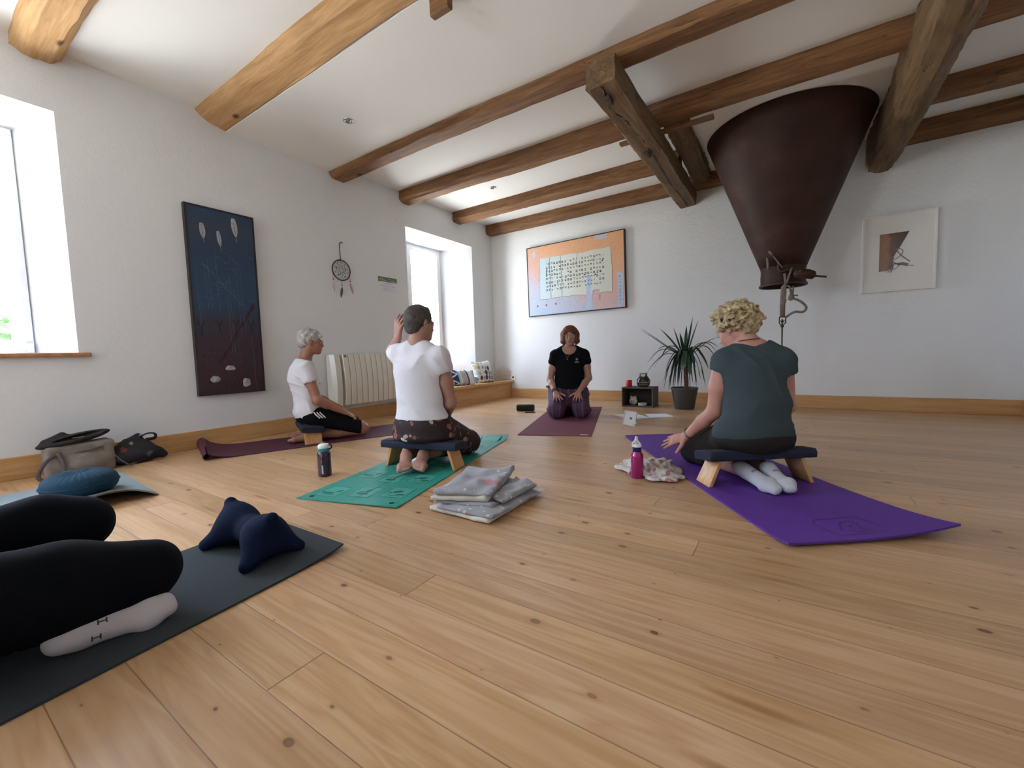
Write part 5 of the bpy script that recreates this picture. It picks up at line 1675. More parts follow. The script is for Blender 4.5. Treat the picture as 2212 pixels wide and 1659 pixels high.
ct = tag(sdf_part('cat_tealight_holder', cf, M_cer, None, .0032, loc=(cx_, cy2, .0145)), 'round white ceramic cat-eared tealight holder inside the crate', 'figurine')
g = G()
for k in range(6):
    a = k*PI/3
    g.tube([(cx_+.010*math.cos(a), cy2-.0455, .058+.010*math.sin(a)), (cx_+.024*math.cos(a), cy2-.041, .058+.024*math.sin(a))], .0045, 6)
for (dx, dz) in ((-.030, .095), (.030, .095), (-.012, .100), (.012, .100), (0, .09)):
    g.sphere((cx_+dx, cy2-.034, dz), .004, 8, 6)
part('pierced_pattern', g, flat('dark_hole', (.04, .03, .03), .8), ct)
T = Matrix.Translation((-1.535, 5.36, .0142))
ds = solo('small_dish', G().lathe([(.001, 0), (.050, 0), (.054, .006), (.056, .028), (.054, .034), (.050, .030), (.001, .026)], 28, M=T), M_cer, 'small round white dish inside the crate, right of the cat-eared holder', 'dish', (-1.535, 5.36, .0142), smooth=True, angle=40)
# plant
pc_ = (-1.025, 5.33)
pl = thing('potted_yucca', 'tall spiky green yucca in a dark grey pot, right of the crate', 'plant', (*pc_, 0))
T = Matrix.Translation((*pc_, 0))
part('pot', G().lathe([(.001, 0), (.108, 0), (.111, .006), (.148, .232), (.153, .236), (.154, .258), (.147, .259), (.144, .232), (.001, .225)], 40, M=T), flat('dark_grey_plastic_pot', (.050, .045, .042), .5, var=.08), pl, smooth=True, angle=40)
part('soil', G().lathe([(.001, .226), (.142, .228), (.142, .24), (.001, .245)], 24, M=T), flat('potting_soil', (.030, .020, .014), .95, var=.4, scale=80), pl)
g = G().tube(spline([(pc_[0]+.02, pc_[1], .23), (pc_[0]+.022, pc_[1], .34), (pc_[0]+.015, pc_[1], .46), (pc_[0]+.01, pc_[1], .60)], 6), .026, 12)
part('trunk', g, flat('bark_brown', (.13, .075, .045), .9, var=.4, scale=60, bump=.8, bscale=60, bd=.01), pl, smooth=True)
def mat_leaf():
    b = NB('yucca_leaf')
    n = b.noise(b.coord(), 9, 2)
    b.out(b.ramp(n, [(.3, (.012, .035, .018)), (.7, (.030, .075, .035))]), .42, 0, Specular_IOR_Level=.4)
    return b.m
M_leaf = mat_leaf()
crown = Vector((pc_[0]+.01, pc_[1], .60))
def leaf(pts, w):
    """ribbon leaf with a V fold along spline"""
    P = spline(pts, 5); n = len(P); vs = []; fs = []
    for i, p in enumerate(P):
        t = i/(n-1)
        tg = (P[min(i+1, n-1)]-P[max(i-1, 0)]).normalized()
        sd = tg.cross(Vector((0, 0, 1)))
        if sd.length < .2: sd = Vector((tg.y, -tg.x, 0))+Vector((.3, .9, 0))
        sd.normalize(); up = sd.cross(tg).normalized()
        ww = w*(.35+.65*math.sin(PI*min(1, t*1.1+.05))**.8) if t < .55 else w*(1-((t-.55)/.45)**1.6)
        ww = max(ww, .0006)
        for a, dz in ((-1, .22), (0, 0), (1, .22)):
            q = p+sd*ww*a+up*ww*dz; vs.append(tuple(q))
        for a, dz in ((1, .12), (0, -.10), (-1, .12)):
            q = p+sd*ww*a*.96+up*(ww*dz-.0008); vs.append(tuple(q))
    for i in range(n-1):
        for k in range(6):
            fs.append((i*6+k, i*6+(k+1) % 6, (i+1)*6+(k+1) % 6, (i+1)*6+k))
    return G().add(vs, fs)
tips = [  # (x, dy, z, arch) upper blades first
 (-1.531, -.05, .975, .00), (-1.513, -.12, .992, .00), (-1.334, .10, .981, .02), (-1.161, .05, .985, .0), (-1.10, .12, .92, .0), (-.929, -.02, 1.088, .0), (-.884, .08, 1.056, .0), (-1.02, .10, 1.0, .0), (-.650, .0, .852, .05),
 (-.640, -.10, .727, .16), (-.659, .08, .639, .20), (-.735, -.15, .481, .22), (-.70, .18, .60, .2), (-1.454, -.05, .554, .20), (-1.438, -.15, .427, .25), (-1.364, -.10, .502, .20), (-1.33, .08, .60, .22), (-1.38, .15, .72, .12)]
rl = random.Random(17)
for i in range(22):
    a = rl.uniform(0, 2*PI); rr_ = rl.uniform(.10, .24)
    tips.append((crown.x+rr_*math.cos(a)*1.1, min(.42, rr_*math.sin(a)), rl.uniform(.20, .40), rl.uniform(.14, .22)))
for (tx, dy, tz, arch) in tips:
    tip = Vector((tx, min(pc_[1]+dy, YB-.05), tz))
    base = crown+Vector((rl.uniform(-.012, .012), rl.uniform(-.012, .012), rl.uniform(-.10, .0)))
    d = tip-base
    if arch > .1 and tz < .5:
        m1 = base+Vector((d.x*.35, d.y*.35, arch*.65)); m2 = base+Vector((d.x*.75, d.y*.75, arch*.25+d.z*.25))
        pts = [base, m1, m2, tip]
    else:
        m1 = base+d*.33+Vector((0, 0, arch*.7+.01)); m2 = base+d*.68+Vector((0, 0, arch*.7+.01))
        pts = [base, m1, m2, tip]
    part('leaf', leaf(pts, rl.uniform(.018, .025)), M_leaf, pl, smooth=True, angle=70)

# ------------------------------------------------------------------ small floor things near the instructor
sp_ = thing('bluetooth_speaker', 'black rounded portable speaker on the floor left of the burgundy mat', 'speaker', (-2.745, 4.47, 0))
Ms = Matrix.Translation((-2.745, 4.47, .042)) @ Matrix.Rotation(math.radians(20), 4, 'Z')
part('body', G().box((-.115, -.033, -.040), (.115, .033, .040), M=Ms), flat('black_rubber', (.010, .010, .011), .55, var=0), sp_, bevel=.018, bseg=4, smooth=True, angle=60)
part('grille', G().box((-.098, -.0345, -.027), (.098, -.032, .027), M=Ms), flat('black_grille', (.006, .006, .007), .8, bump=.6, bscale=900), sp_, bevel=.001)
solo('pen', G().tube([(-2.665, 4.325, .006), (-2.545, 4.365, .006)], .006, 10), M_black, 'slim black pen lying in front of the speaker', 'pen', (-2.6, 4.345, 0), smooth=True, angle=50)
M_paper = flat('white_paper', (.72, .74, .84), .8, var=.01)
solo('paper_sheet', G().prism([(-1.63, 4.515), (-1.39, 4.33), (-1.20, 4.47), (-1.45, 4.735)], .001, .004), M_paper, 'white paper sheets on the floor behind the small white lid', 'paper', (-1.42, 4.52, 0))
solo('paper_sheet', G().prism([(-1.205, 4.475), (-1.0, 4.655), (-1.13, 4.83), (-1.32, 4.72)], .001, .003), M_paper, 'single white paper sheet pointing toward the plant pot', 'paper', (-1.16, 4.66, 0))
cdn = thing('plastic_lid', 'translucent white rectangular plastic lid propped up on the floor before the papers', 'lid', (-1.245, 3.93, 0))
Mc = Matrix.Translation((-1.26, 3.93, .004)) @ Matrix.Rotation(.12, 4, 'Y') @ Matrix.Rotation(-.16, 4, 'X')
M_lid = flat('milky_plastic', (.60, .60, .62), .35, var=.02)
part('lid_panel', G().box((-.062, -.004, 0), (.062, .004, .140), M=Mc), M_lid, cdn, bevel=.003)
g = G()
g.box((-.062, -.011, .0), (-.057, .004, .14), M=Mc); g.box((.057, -.011, .0), (.062, .004, .14), M=Mc); g.box((-.057, -.011, .135), (.057, .004, .14), M=Mc); g.box((-.057, -.011, .0), (.057, .004, .005), M=Mc)
part('rim', g, M_lid, cdn, bevel=.0015)
part('brown_label', G().box((.002, -.0052, .060), (.024, -.0042, .080), M=Mc), flat('brown_label', (.14, .09, .07), .6), cdn)
part('latch', G().box((.045, -.02, .0), (.085, -.012, .014), M=Mc @ Matrix.Rotation(-.4, 4, 'Y')), M_lid, cdn, bevel=.002)
# folding floor seat behind the instructor
fs_ = thing('floor_seat', 'white canvas floor seat with wooden rails half hidden behind the person in black', 'seat', (-2.40, 4.66, 0))
M_cot = flat('white_canvas_cotton', (.70, .74, .80), .85, var=.03)
part('canvas_side', G().box((-2.475, 4.56, .030), (-2.467, 4.86, .30), M=Matrix.Identity(4)), M_cot, fs_)
part('canvas_seat', G().box((-2.467, 4.56, .10), (-2.10, 4.80, .118)), M_cot, fs_)
for z in (.024, .305):
    part('rail', G().box((-2.485, 4.54, z-.014), (-2.458, 4.88, z+.014)), flat('brown_rail_wood', (.22, .13, .07), .6), fs_, bevel=.003)
part('leg', G().box((-2.13, 4.56, .0), (-2.10, 4.80, .10)), flat('brown_rail_wood', (.22, .13, .07), .6), fs_, bevel=.003)
cloth_heap('tissue_packet', lambda a: .055*(1+.2*math.cos(2*a)), (-.575, 5.02, 0), .05, flat('green_white_packet', (.34, .50, .38), .5, var=.5, scale=40), 'small crumpled pale green packet on the floor near the back wall', 'packet', 5.1, n=14, fold=30)

# ------------------------------------------------------------------ outside: ground and a tree seen through the window
tre = thing('garden_tree', 'bright green leafy tree outside the left window', 'tree', (-12.5, 1.2, -3))
part('trunk', G().tube([(-12.5, 1.2, -3), (-12.5, 1.25, -1.5), (-12.4, 1.2, .2)], [.2, .15, .08], 10), flat('tree_bark', (.10, .07, .05), .9), tre, smooth=True)
g = G(); rt = random.Random(4)
for i in range(2600):
    u, v, w = rt.gauss(0, 1), rt.gauss(0, 1), rt.gauss(0, 1)
    L = math.sqrt(u*u+v*v+w*w); rr3 = rt.random()**.35*1.9
    c = Vector((-12.5+u/L*rr3, 1.2+v/L*rr3, .05+w/L*rr3*.95))
    a = Vector((rt.uniform(-1, 1), rt.uniform(-1, 1), rt.uniform(-1, 1))).normalized()*.09; b2 = a.orthogonal().normalized()*.06
    g.add([c-a, c-b2, c+a, c+b2], [(0, 1, 2, 3)])
part('foliage', g, flat('tree_leaves', (.025, .060, .012), .6, var=.3, scale=3), tre)  # plain leaf green, tone varies at random

# ------------------------------------------------------------------ people
def mat_skin(name, col, red=(.50, .20, .15)):
    b = NB(name)
    co = b.coord()
    n = b.noise(co, 14, 4, .6)
    n2 = b.noise(co, 60, 3, .6)
    c = b.ramp(n, [(.3, tuple(k*.86 for k in col)), (.55, col), (.75, tuple(min(1, k*1.12) for k in col))])
    c = b.mix(b.mapr(n2, .45, .75, 0, .25), c, tuple(k*r_ for k, r_ in zip(col, (1.0, .72, .68))))
    b.out(c, .5, 0, Specular_IOR_Level=.35, Subsurface_Weight=.08, Subsurface_Radius=(.01, .004, .002), Subsurface_Scale=.6)
    b.bump(n2, .12, .002)
    return b.m
def mat_hair(name, dark, light, sc=60, stretch=(1, 1, .25), rough=.5):
    b = NB(name)
    v = b.vmath('MULTIPLY', b.coord(), stretch)
    n = b.noise(v, sc, 4, .65, .6)
    big = b.noise(b.coord(), 16, 3)
    f = b.math('ADD', b.math('MULTIPLY', n, .65), b.math('MULTIPLY', big, .35))
    b.out(b.ramp(f, [(.32, dark), (.66, light)]), rough, 0, Specular_IOR_Level=.15)
    b.bump(n, .8, .006)
    return b.m
def mat_cloth(name, col, var=.06, bump=.25, sheen=0.0):
    b = NB(name)
    n = b.noise(b.coord(), 5, 3)
    b.out(b.ramp(n, [(.3, tuple(k*(1-var) for k in col)), (.7, tuple(min(1, k*(1+var)) for k in col))]), .9, 0, Sheen_Weight=sheen, Specular_IOR_Level=.12)
    b.bump(b.noise(b.coord(), 500, 2), bump, .0015)
    return b.m

class Fr:
    def __init__(s, c, p):
        s.c = Vector((c[0], c[1], 0)); s.p = Vector((p[0], p[1], 0)).normalized(); s.v = Vector((-s.p.y, s.p.x, 0))
        if s.v.dot(s.c) < 0: s.v = -s.v
    def J(s, a, d, z): return s.c+s.p*a+s.v*d+Vector((0, 0, z))
    def D(s, a, d, z): return (s.p*a+s.v*d+Vector((0, 0, z))).normalized()

class Head:
    def __init__(s, c, F, up=Vector((0, 0, 1)), sc=.96):
        s.c = Vector(c); s.F = F.normalized(); s.R = s.F.cross(up).normalized(); s.U = s.R.cross(s.F).normalized(); s.k = sc
        s.ax = [tuple(s.F), tuple(s.R), tuple(s.U)]
    def P(s, f, r, u): return s.c+(s.F*f+s.R*r+s.U*u)*s.k
    def e(s, sd, c, r, k=.02, sub=False): sd.ell(s.P(*c), [x*s.k for x in r], k, sub, s.ax)
    def cp(s, sd, a, b, ra, rb=None, k=.015, sub=False): sd.cap(s.P(*a), s.P(*b), ra*s.k, (rb if rb else ra)*s.k, k, sub)
    def skin(s, sd, mouth=.0):
        e, cp = s.e, s.cp
        e(sd, (-.012, 0, .028), (.090, .073, .086))
        e(sd, (.030, 0, -.030), (.062, .058, .078), .03)
        for q in (-1, 1):
            cp(sd, (-.008, q*.046, -.045), (.058, q*.012, -.093), .021, .018, .02)
            e(sd, (.052, q*.034, -.035), (.028, .022, .026), .02)
            cp(sd, (.074, q*.040, .010), (.084, q*.008, .010), .011, .012, .015)
        cp(sd, (.084, 0, .004), (.107, 0, -.034), .008, .0115, .012)
        for q in (-1, 1): cp(sd, (.092, q*.011, -.038), (.098, q*.009, -.038), .0085, .0085, .008)
        e(sd, (.068, 0, -.062), (.026, .032, .026), .02)
        e(sd, (.070, 0, -.095), (.020, .022, .017), .02)
        for q in (-1, 1):
            s.e(sd, (.100, q*.031, -.004), (.018, .017, .014), .010, True)
        m = mouth
        for q in (-1, 1):
            cp(sd, (.084, q*.022, -.064), (.0935, q*.004, -.058), .0055, .0075, .006)
            cp(sd, (.083, q*.020, -.066-m), (.0905, 0, -.071-m), .0055, .0080, .006)
        e(sd, (.097, 0, -.0645-m*.5), (.016, .019, .0022+m*.55), .003, True)
        for q in (-1, 1):
            e(sd, (-.008, q*.076, -.004), (.019, .008, .031), .006)
            cp(sd, (.004, q*.070, -.026), (-.010, q*.078, .022), .007, .007, .008)
            e(sd, (.002, q*.086, -.002), (.009, .006, .014), .004, True)
    def eyes(s, body, iris=(.10, .08, .06), lid=.28):
        for q in (-1, 1):
            g = G().sphere(tuple(s.P(.0805, q*.031, -.004)), .0122*s.k, 16, 12)
            e_ = part('eye', g, flat('eye_white', (.55, .52, .50), .3, var=0), body, smooth=True)
            M = frame(s.P(.0805+.0116, q*.031, -.0045), s.R, s.U, s.F)
            part('iris', G().lathe([(.0005, .0008), (.0035, .0006), (.0058, -.0006)], 14, M=M, cap=False), flat('iris_dark', iris, .2, var=0), e_, smooth=True)
            for (e0, e1) in ((lid, 1.45), (-1.45, -lid-.16)):
                gl_ = G()
                vs_ = []
                for i_ in range(9):
                    el_ = e0+(e1-e0)*i_/8
                    for j_ in range(13):
                        az = -1.35+2.7*j_/12
                        r_ = .0134
                        vs_.append(s.P(.0800+r_*math.cos(el_)*math.cos(az), q*.031+r_*1.08*math.cos(el_)*math.sin(az), -.004+r_*math.sin(el_)))
                gl_.add(vs_, [(i_*13+j_, i_*13+j_+1, (i_+1)*13+j_+1, (i_+1)*13+j_) for i_ in range(8) for j_ in range(12)])
                part('eyelid', gl_, body.data.materials[0], body, smooth=True, solid=.0008)
            g = G().tube([s.P(.0925, q*.019, -.004+.0134*math.sin(lid)), s.P(.0955, q*.031, -.0035+.0134*math.sin(lid)), s.P(.090, q*.043, -.0045+.0134*math.sin(lid))], .0011, 6)
            part('eyelash', g, flat('lash_dark', (.05, .03, .025), .6, var=0), body, smooth=True)
            g = G().tube([s.P(.092, q*.014, .018), s.P(.093, q*.030, .023), s.P(.082, q*.048, .018)], [.0018*s.k, .0028*s.k, .0012*s.k], 6)
            part('eyebrow', g, flat('brow_hair', (.14, .095, .07), .8, var=0), body, smooth=True)
    def glasses(s, body, mat, rr=(.0235, .019), w=.0015):
        gl = None
        g = G()
        for q in (-1, 1):
            pts = [s.P(.108-.004*abs(math.cos(a)), q*.033+rr[0]*math.cos(a), -.004+rr[1]*math.sin(a)) for a in np.linspace(0, 2*PI, 24, endpoint=False)]
            g.tube(pts, w, 6, closed=True)
        g.tube([s.P(.107, -.0105, .002), s.P(.110, 0, .004), s.P(.107, .0105, .002)], w, 6)
        for q in (-1, 1):
            g.tube([s.P(.104, q*.056, .002), s.P(.098, q*.068, .004), s.P(.03, q*.078, .004), s.P(-.008, q*.082, .002), s.P(-.02, q*.081, -.012)], w, 6)
        gl = part('glasses', g, mat, body, smooth=True)
        for q in (-1, 1):
            pts = [s.P(.108-.004*abs(math.cos(a)), q*.033+rr[0]*.95*math.cos(a), -.004+rr[1]*.95*math.sin(a)) for a in np.linspace(0, 2*PI, 20, endpoint=False)]
            part('lens', G().add(pts, [tuple(range(20))]), M_glass, gl)

def hand(sd, W, D, N, T, curl=(.25, .3, .35, .4), spread=.10, sc=1.0, thumb=.9, k=.008):
    """W wrist, D direction of fingers, N direction the palm faces, T towards the thumb side"""
    D = D.normalized(); T = (T-D*T.dot(D)).normalized(); N2 = D.cross(T)
    if N2.dot(N) < 0: N2 = -N2
    N = N2.normalized()
    offs = (.029, .010, -.010, -.028); ln_ = (.066, .075, .069, .053); ml = (.082, .084, .080, .073)
    for i in range(4):
        K_ = W+(D*ml[i]+T*offs[i])*sc
        sd.cap(W+(T*offs[i]*.55+D*.008)*sc, K_, .0135*sc, .0115*sc, .014)
        a = spread*(1.5-i)
        d = (D*math.cos(a)+T*math.sin(a)).normalized()
        p = K_
        r = .0098*sc*(1 if i < 3 else .9)
        for j, fr_ in enumerate((.46, .30, .24)):
            c = curl[i]*(.7, 1.1, .8)[j]
            d = (d*math.cos(c)+N*math.sin(c)).normalized() if True else d
            q = p+d*ln_[i]*fr_*sc
            sd.cap(p, q, r, r*.90, k if j == 0 else .003)
            p = q; r *= .90
    # thumb
    b0 = W+(T*.020+D*.020)*sc
    d = (D*.55+T*thumb+N*.25).normalized()
    b1 = b0+d*.040*sc
    sd.cap(W+T*.008*sc+D*.01*sc, b1, .0155*sc, .0125*sc, .012)
    d2 = (d*.85+D*.35).normalized(); b2 = b1+d2*.032*sc
    sd.cap(b1, b2, .0120*sc, .0105*sc, .004)
    d3 = (d2*.9+D*.2+N*.1).normalized()
    sd.cap(b2, b2+d3*.024*sc, .0105*sc, .0085*sc, .003)

def foot(sd, heel, toe, solen, sc=1.0, side=1, toes=True, fat=0.0):
    """heel to toe with the sole facing solen; side = which lateral is the big toe"""
    heel = Vector(heel); toe = Vector(toe); D = (toe-heel); L = D.length; D.normalize()
    S = (Vector(solen)-D*Vector(solen).dot(D)).normalized(); T = D.cross(S)*side
    sd.cap(heel, heel+D*.03, .028*sc+fat, .026*sc+fat, .012)
    ax = tuple(S)
    sd.cap(heel+D*.03-T*.006, heel+D*L*.70-T*.016-S*.003, .027*sc+fat, .021*sc+fat, .025)
    sd.cap(heel+D*.04-S*.012, heel+D*L*.72+T*.014-S*.004, .026*sc+fat, .023*sc+fat, .025)
    sd.cap(heel+D*L*.68-T*.026, heel+D*L*.71+T*.025, .017*sc+fat, .021*sc+fat, .015)
    if toes:
        for i in range(5):
            o = .030-.0145*i
            tl = (L*1.0, L*1.0, L*.975, L*.94, L*.90)[i]
            r = (.0125, .0085, .0080, .0076, .0072)[i]*sc
            sd.cap(heel+D*L*.74+T*o*.9, heel+D*(tl-r)+T*o+S*.004, r*.95, r*1.08, .003)
    else:
        sd.cap(heel+D*L*.72+T*.016, heel+D*(L-.018)+T*.012, .021*sc+fat, .016*sc+fat, .02)
        sd.cap(heel+D*L*.72-T*.018, heel+D*(L*.90)-T*.012, .017*sc+fat, .015*sc+fat, .02)

from mathutils.bvhtree import BVHTree
def on_surface(obj, pts, d, w, name, mat, parent, lift=.0012):
    """ribbon strokes following the surface of obj; pts list of polylines (world)"""
    L = root_loc(obj); me = obj.data
    bv = BVHTree.FromPolygons([tuple(v.co) for v in me.vertices], [tuple(p.vertices) for p in me.polygons])
    g = G()
    for line in pts:
        q = []
        for i in range(len(line)-1):
            a, b_ = Vector(line[i]), Vector(line[i+1]); n = max(1, int((b_-a).length/.006))
            for k in range(n): q.append(a.lerp(b_, k/n))
        q.append(Vector(line[-1]))
        hit = []
        for p in q:
            r = bv.ray_cast(p-L-d*.3, d, .8)
            if r[0] is not None: hit.append((r[0]+L, r[1]))
        if len(hit) < 2: continue
        vs = []
        for i, (p, n_) in enumerate(hit):
            t = (hit[min(i+1, len(hit)-1)][0]-hit[max(i-1, 0)][0])
            if t.length < 1e-7: t = Vector((0, 0, 1))
            nn = n_ if n_.dot(d) < 0 else -n_
            sd_ = t.cross(nn).normalized()*w/2
            vs += [tuple(p+sd_+nn*lift), tuple(p-sd_+nn*lift)]
        g.add(vs, [(2*i, 2*i+1, 2*i+3, 2*i+2) for i in range(len(hit)-1)])
    if g.v: return part(name, g, mat, parent)

def person(label, loc, group=None):
    return thing('person', label, 'person', loc, group)
M_whiteT = mat_cloth('white_tshirt_cotton', (.70, .695, .73), .03)
rows = lambda *a: [tuple(x) for x in a]

# ---- A: seated in profile by the radiator
fa = Fr((-3.585, 2.115), (.504, .864)); J = fa.J
A = person('person with short white hair, glasses, white T-shirt and black shorts, kneeling in profile', (-3.585, 2.115, .007))
skinA = mat_skin('tanned_skin', (.36, .175, .12))
axA = rows(fa.p, fa.v, (0, 0, 1))
def torsoA(sd, x=0.0):
    sd.ell(J(-.030, 0, .57), (.105+x, .150+x, .130+x), .05, axes=axA)
    sd.ell(J(.002, 0, .42), (.105+x, .145+x, .13+x), .06, axes=axA)
    sd.ell(J(.0, 0, .265), (.108+x, .172+x, .115+x), .06, axes=axA)
    sd.cap(J(-.015, -.05, .680), J(-.015, .05, .680), .045+x, .045+x, .05)
    for q in (-1, 1): sd.cap(J(-.015, q*.05, .68), J(-.015, q*.150, .645), .045+x, .050+x, .05)
hdA = Head(J(.052, 0, .880), fa.D(1, .05, -.04), sc=.94)
b = SDF(); torsoA(b)
b.cap(J(-.012, 0, .69), hdA.P(-.020, 0, -.055), .056, .050, .04)
hdA.skin(b)
hip = {}
for q in (-1, 1):
    sh, el, wr = J(.0, q*.170, .640), J(.072, q*.205, .372), J(.285, q*.135, .248)
    b.chain([sh, el, wr], [.048, .038, .025], .02)
    b.cap(el, el.lerp(wr, .35), .039, .036, .02)
    hand(b, wr, fa.D(.84, -.15*q, -.52), Vector((0, 0, -1)), fa.D(.1, -q, .1), (.18, .2, .22, .25), .08, .92, .6)
    kn = J(.442, q*.105, .072); an = J(-.005, q*.085, .052)
    b.chain([J(.04, q*.095, .21), kn], [.088, .055], .03)
    b.chain([kn, J(.22, q*.10, .066), an], [.052, .050, .032], .02)
    foot(b, J(-.005, q*.085, .050), J(-.180, q*.105, .030), (0, 0, 1), .95, side=q)
bodyA = sdf_part('body', b, skinA, A, .0058)
hdA.eyes(bodyA); hdA.glasses(bodyA, flat('thin_brass_frame', (.30, .20, .12), .3, .8, var=0), w=.0013)
h = SDF(); hdA.e(h, (-.020, 0, .040), (.101, .084, .093)); hdA.e(h, (-.070, 0, -.012), (.042, .062, .050), .03)
hdA.cp(h, (.060, -.02, .095), (.098, -.03, .050), .020, .010, .02); hdA.cp(h, (.055, .03, .09), (.092, .035, .05), .022, .010, .02)
hdA.e(h, (.115, 0, -.040), (.062, .10, .088), .015, True); hdA.e(h, (.020, 0, -.075), (.055, .12, .062), .015, True)
for q in (-1, 1): hdA.e(h, (-.004, q*.085, -.006), (.020, .016, .030), .006, True)
sdf_part('hair', h, mat_hair('short_white_hair', (.22, .21, .20), (.62, .60, .57), 90, (1, 1, .4)), bodyA, .0038, disp=lambda x, y, z: .0028*np.sin(95*(x+y)+22*z+4*np.sin(30*z+9*y))+.002*np.sin(140*z+60*y))
t = SDF(); torsoA(t, .012)
for q in (-1, 1):
    sh, el = J(.0, q*.170, .640), J(.072, q*.205, .372)
    t.cap(sh, sh.lerp(el, .30), .058, .060, .03)
    t.cap(sh.lerp(el, .36), el, .052, .052, .004, sub=True)
t.cap(J(.012, 0, .75), hdA.P(0, 0, -.03), .060, .06, .01, sub=True)
tA = sdf_part('t_shirt', t, M_whiteT, bodyA, .0052, disp=folds(.0065, 17, (.3, .2, .9), 1.5), clip=[(J(0, 0, .205), (0, 0, -1)), (J(.03, 0, .205), -(fa.p*-.77+Vector((0, 0, .64)))), (J(-.02, 0, .728), (fa.p*.25+Vector((0, 0, 1))))], smooth=3)
p = SDF()
p.ell(J(.0, 0, .235), (.118, .180, .095), .05, axes=axA)
for q in (-1, 1):
    p.cap(J(.05, q*.098, .215), J(.425, q*.108, .085), .100, .068, .03)
    p.cap(J(.46, q*.108, .07), J(.53, q*.11, .05), .058, .06, .01, sub=True)
pA = sdf_part('shorts', p, mat_cloth('black_jersey', (.0055, .0055, .0068), .1), bodyA, .0058, disp=folds(.003, 14, (.8, .1, .5), 3.1), clip=[(J(.425, 0, .1), fa.D(1, 0, -.15)), (J(0, 0, .158), -Vector((.0, 0, 1))-fa.p*.30)])
M_stripe = flat('white_stripe', (.70, .70, .70), .8, var=0)
for k in range(3):
    on_surface(pA, [[J(.040+.023*k, -.2, .270-.002*k), J(.050+.023*k, -.2, .252), J(.085+.022*k, -.2, .215)]], fa.v, .010, 'stripe', M_stripe, pA)
    on_surface(pA, [[J(.215+.020*k, -.2, .088), J(.235+.020*k, -.2, .060)]], fa.v, .007, 'stripe', M_stripe, pA)

# ---- B: on the teal mat, seen from behind, hand at the head
fb = Fr((-2.0, 1.95), (.698, .716)); J = fb.J
B = person('person in white T-shirt and dark floral trousers, seen from behind, hand at the head', (-2.0, 1.95, .006))
skinB = mat_skin('light_tan_skin', (.42, .235, .18))
F0 = (.527, .849); R0 = (.849, -.527)
def K(r, f, z): return J(R0[0]*r+F0[0]*f, R0[1]*r+F0[1]*f, z)
Rv = fb.D(R0[0], R0[1], 0); Fv = fb.D(F0[0], F0[1], 0)
axB = rows(Fv, Rv, (0, 0, 1))
def torsoB(sd, x=0.0, w=0.0):
    sd.ell(K(-.005, -.01, .625), (.100+x, .158+x, .130+x), .05, axes=axB)
    sd.ell(K(.0, .0, .47), (.100+x, .148+x+w, .14+x), .06, axes=axB)
    sd.ell(K(.005, .0, .30), (.115+x, .170+x+w, .12+x), .06, axes=axB)
    sd.cap(K(-.05, -.01, .765), K(.05, -.01, .755), .045+x, .045+x, .04)
    sd.cap(K(-.05, -.01, .765), K(-.150, .0, .742), .045+x, .050+x, .05)
    sd.cap(K(.05, -.01, .755), K(.155, -.01, .720), .045+x, .050+x, .05)
hdB = Head(J(.016, .02, .932), fb.D(.80, .60, -.03), sc=.96)
b = SDF(); torsoB(b)
b.cap(K(.0, -.005, .775), hdB.P(-.022, 0, -.055), .058, .052, .04)
hdB.skin(b)
shL, elL, wrL = K(-.155, .01, .752), J(-.178, .235, .770), J(-.130, .075, .845)
b.chain([shL, elL, wrL], [.050, .040, .025], .02)
hand(b, wrL, fb.D(.12, -.40, 1.0), fb.D(.75, .65, .1), fb.D(-.55, .75, .3), (.35, .40, .45, .5), .12, 1.05, .5)
shR, elR, wrR = K(.168, -.02, .715), J(.188, -.045, .418), J(.178, .135, .312)
b.chain([shR, shR.lerp(elR, .55), elR, wrR], [.048, .046, .038, .026], .02)
b.cap(elR, elR.lerp(wrR, .3), .040, .037, .02)
hand(b, wrR, fb.D(-.25, .9, -.35), Vector((0, 0, -1)), fb.D(-1, -.2, 0), (.2, .22, .25, .3), .08, .95, .6)
heelL, toeL, heelR, toeR = J(-.108, -.040, .100), J(-.118, -.235, .030), J(.012, -.040, .102), J(-.040, -.235, .030)
for heel, toe, kn, sd_ in ((heelL, toeL, K(-.135, .40, .085), 1), (heelR, toeR, K(.150, .38, .09), -1)):
    foot(b, heel, toe, Vector((0, 0, .85))-fb.v*.5, 1.13, side=sd_)
    b.chain([K(-.09 if sd_ > 0 else .09, .05, .25), kn], [.09, .060], .03)
    b.chain([kn, kn.lerp(heel, .55), heel+Vector((0, 0, -.030))+fb.v*.035], [.056, .050, .033], .02)
bodyB = sdf_part('body', b, skinB, B, .0046)
hdB.eyes(bodyB); hdB.glasses(bodyB, flat('dark_tortoise_frame', (.035, .015, .012), .3, var=0), rr=(.026, .022), w=.0024)
h = SDF(); hdB.e(h, (-.018, 0, .038), (.100, .082, .092)); hdB.e(h, (-.066, 0, -.030), (.040, .056, .045), .03)
hdB.cp(h, (.055, 0, .095), (.082, 0, .062), .026, .014, .02)
hdB.e(h, (.118, 0, -.035), (.066, .10, .088), .012, True); hdB.e(h, (.030, 0, -.080), (.058, .12, .066), .012, True)
for q in (-1, 1): hdB.e(h, (-.004, q*.085, -.006), (.021, .016, .031), .006, True)
sdf_part('hair', h, mat_hair('short_dark_grey_hair', (.022, .018, .016), (.13, .115, .10), 110, (1, 1, .4)), bodyB, .0038, disp=lambda x, y, z: .0016*np.sin(130*(x-y)+30*z+4*np.sin(30*z+9*y))+.0012*np.sin(190*z+60*y))
g = G().tube([hdB.P(-.02+.056*math.cos(a), .056*math.sin(a), -.098+.010*math.cos(a)) for a in np.linspace(0, 2*PI, 30, endpoint=False)], .0016, 6, closed=True)
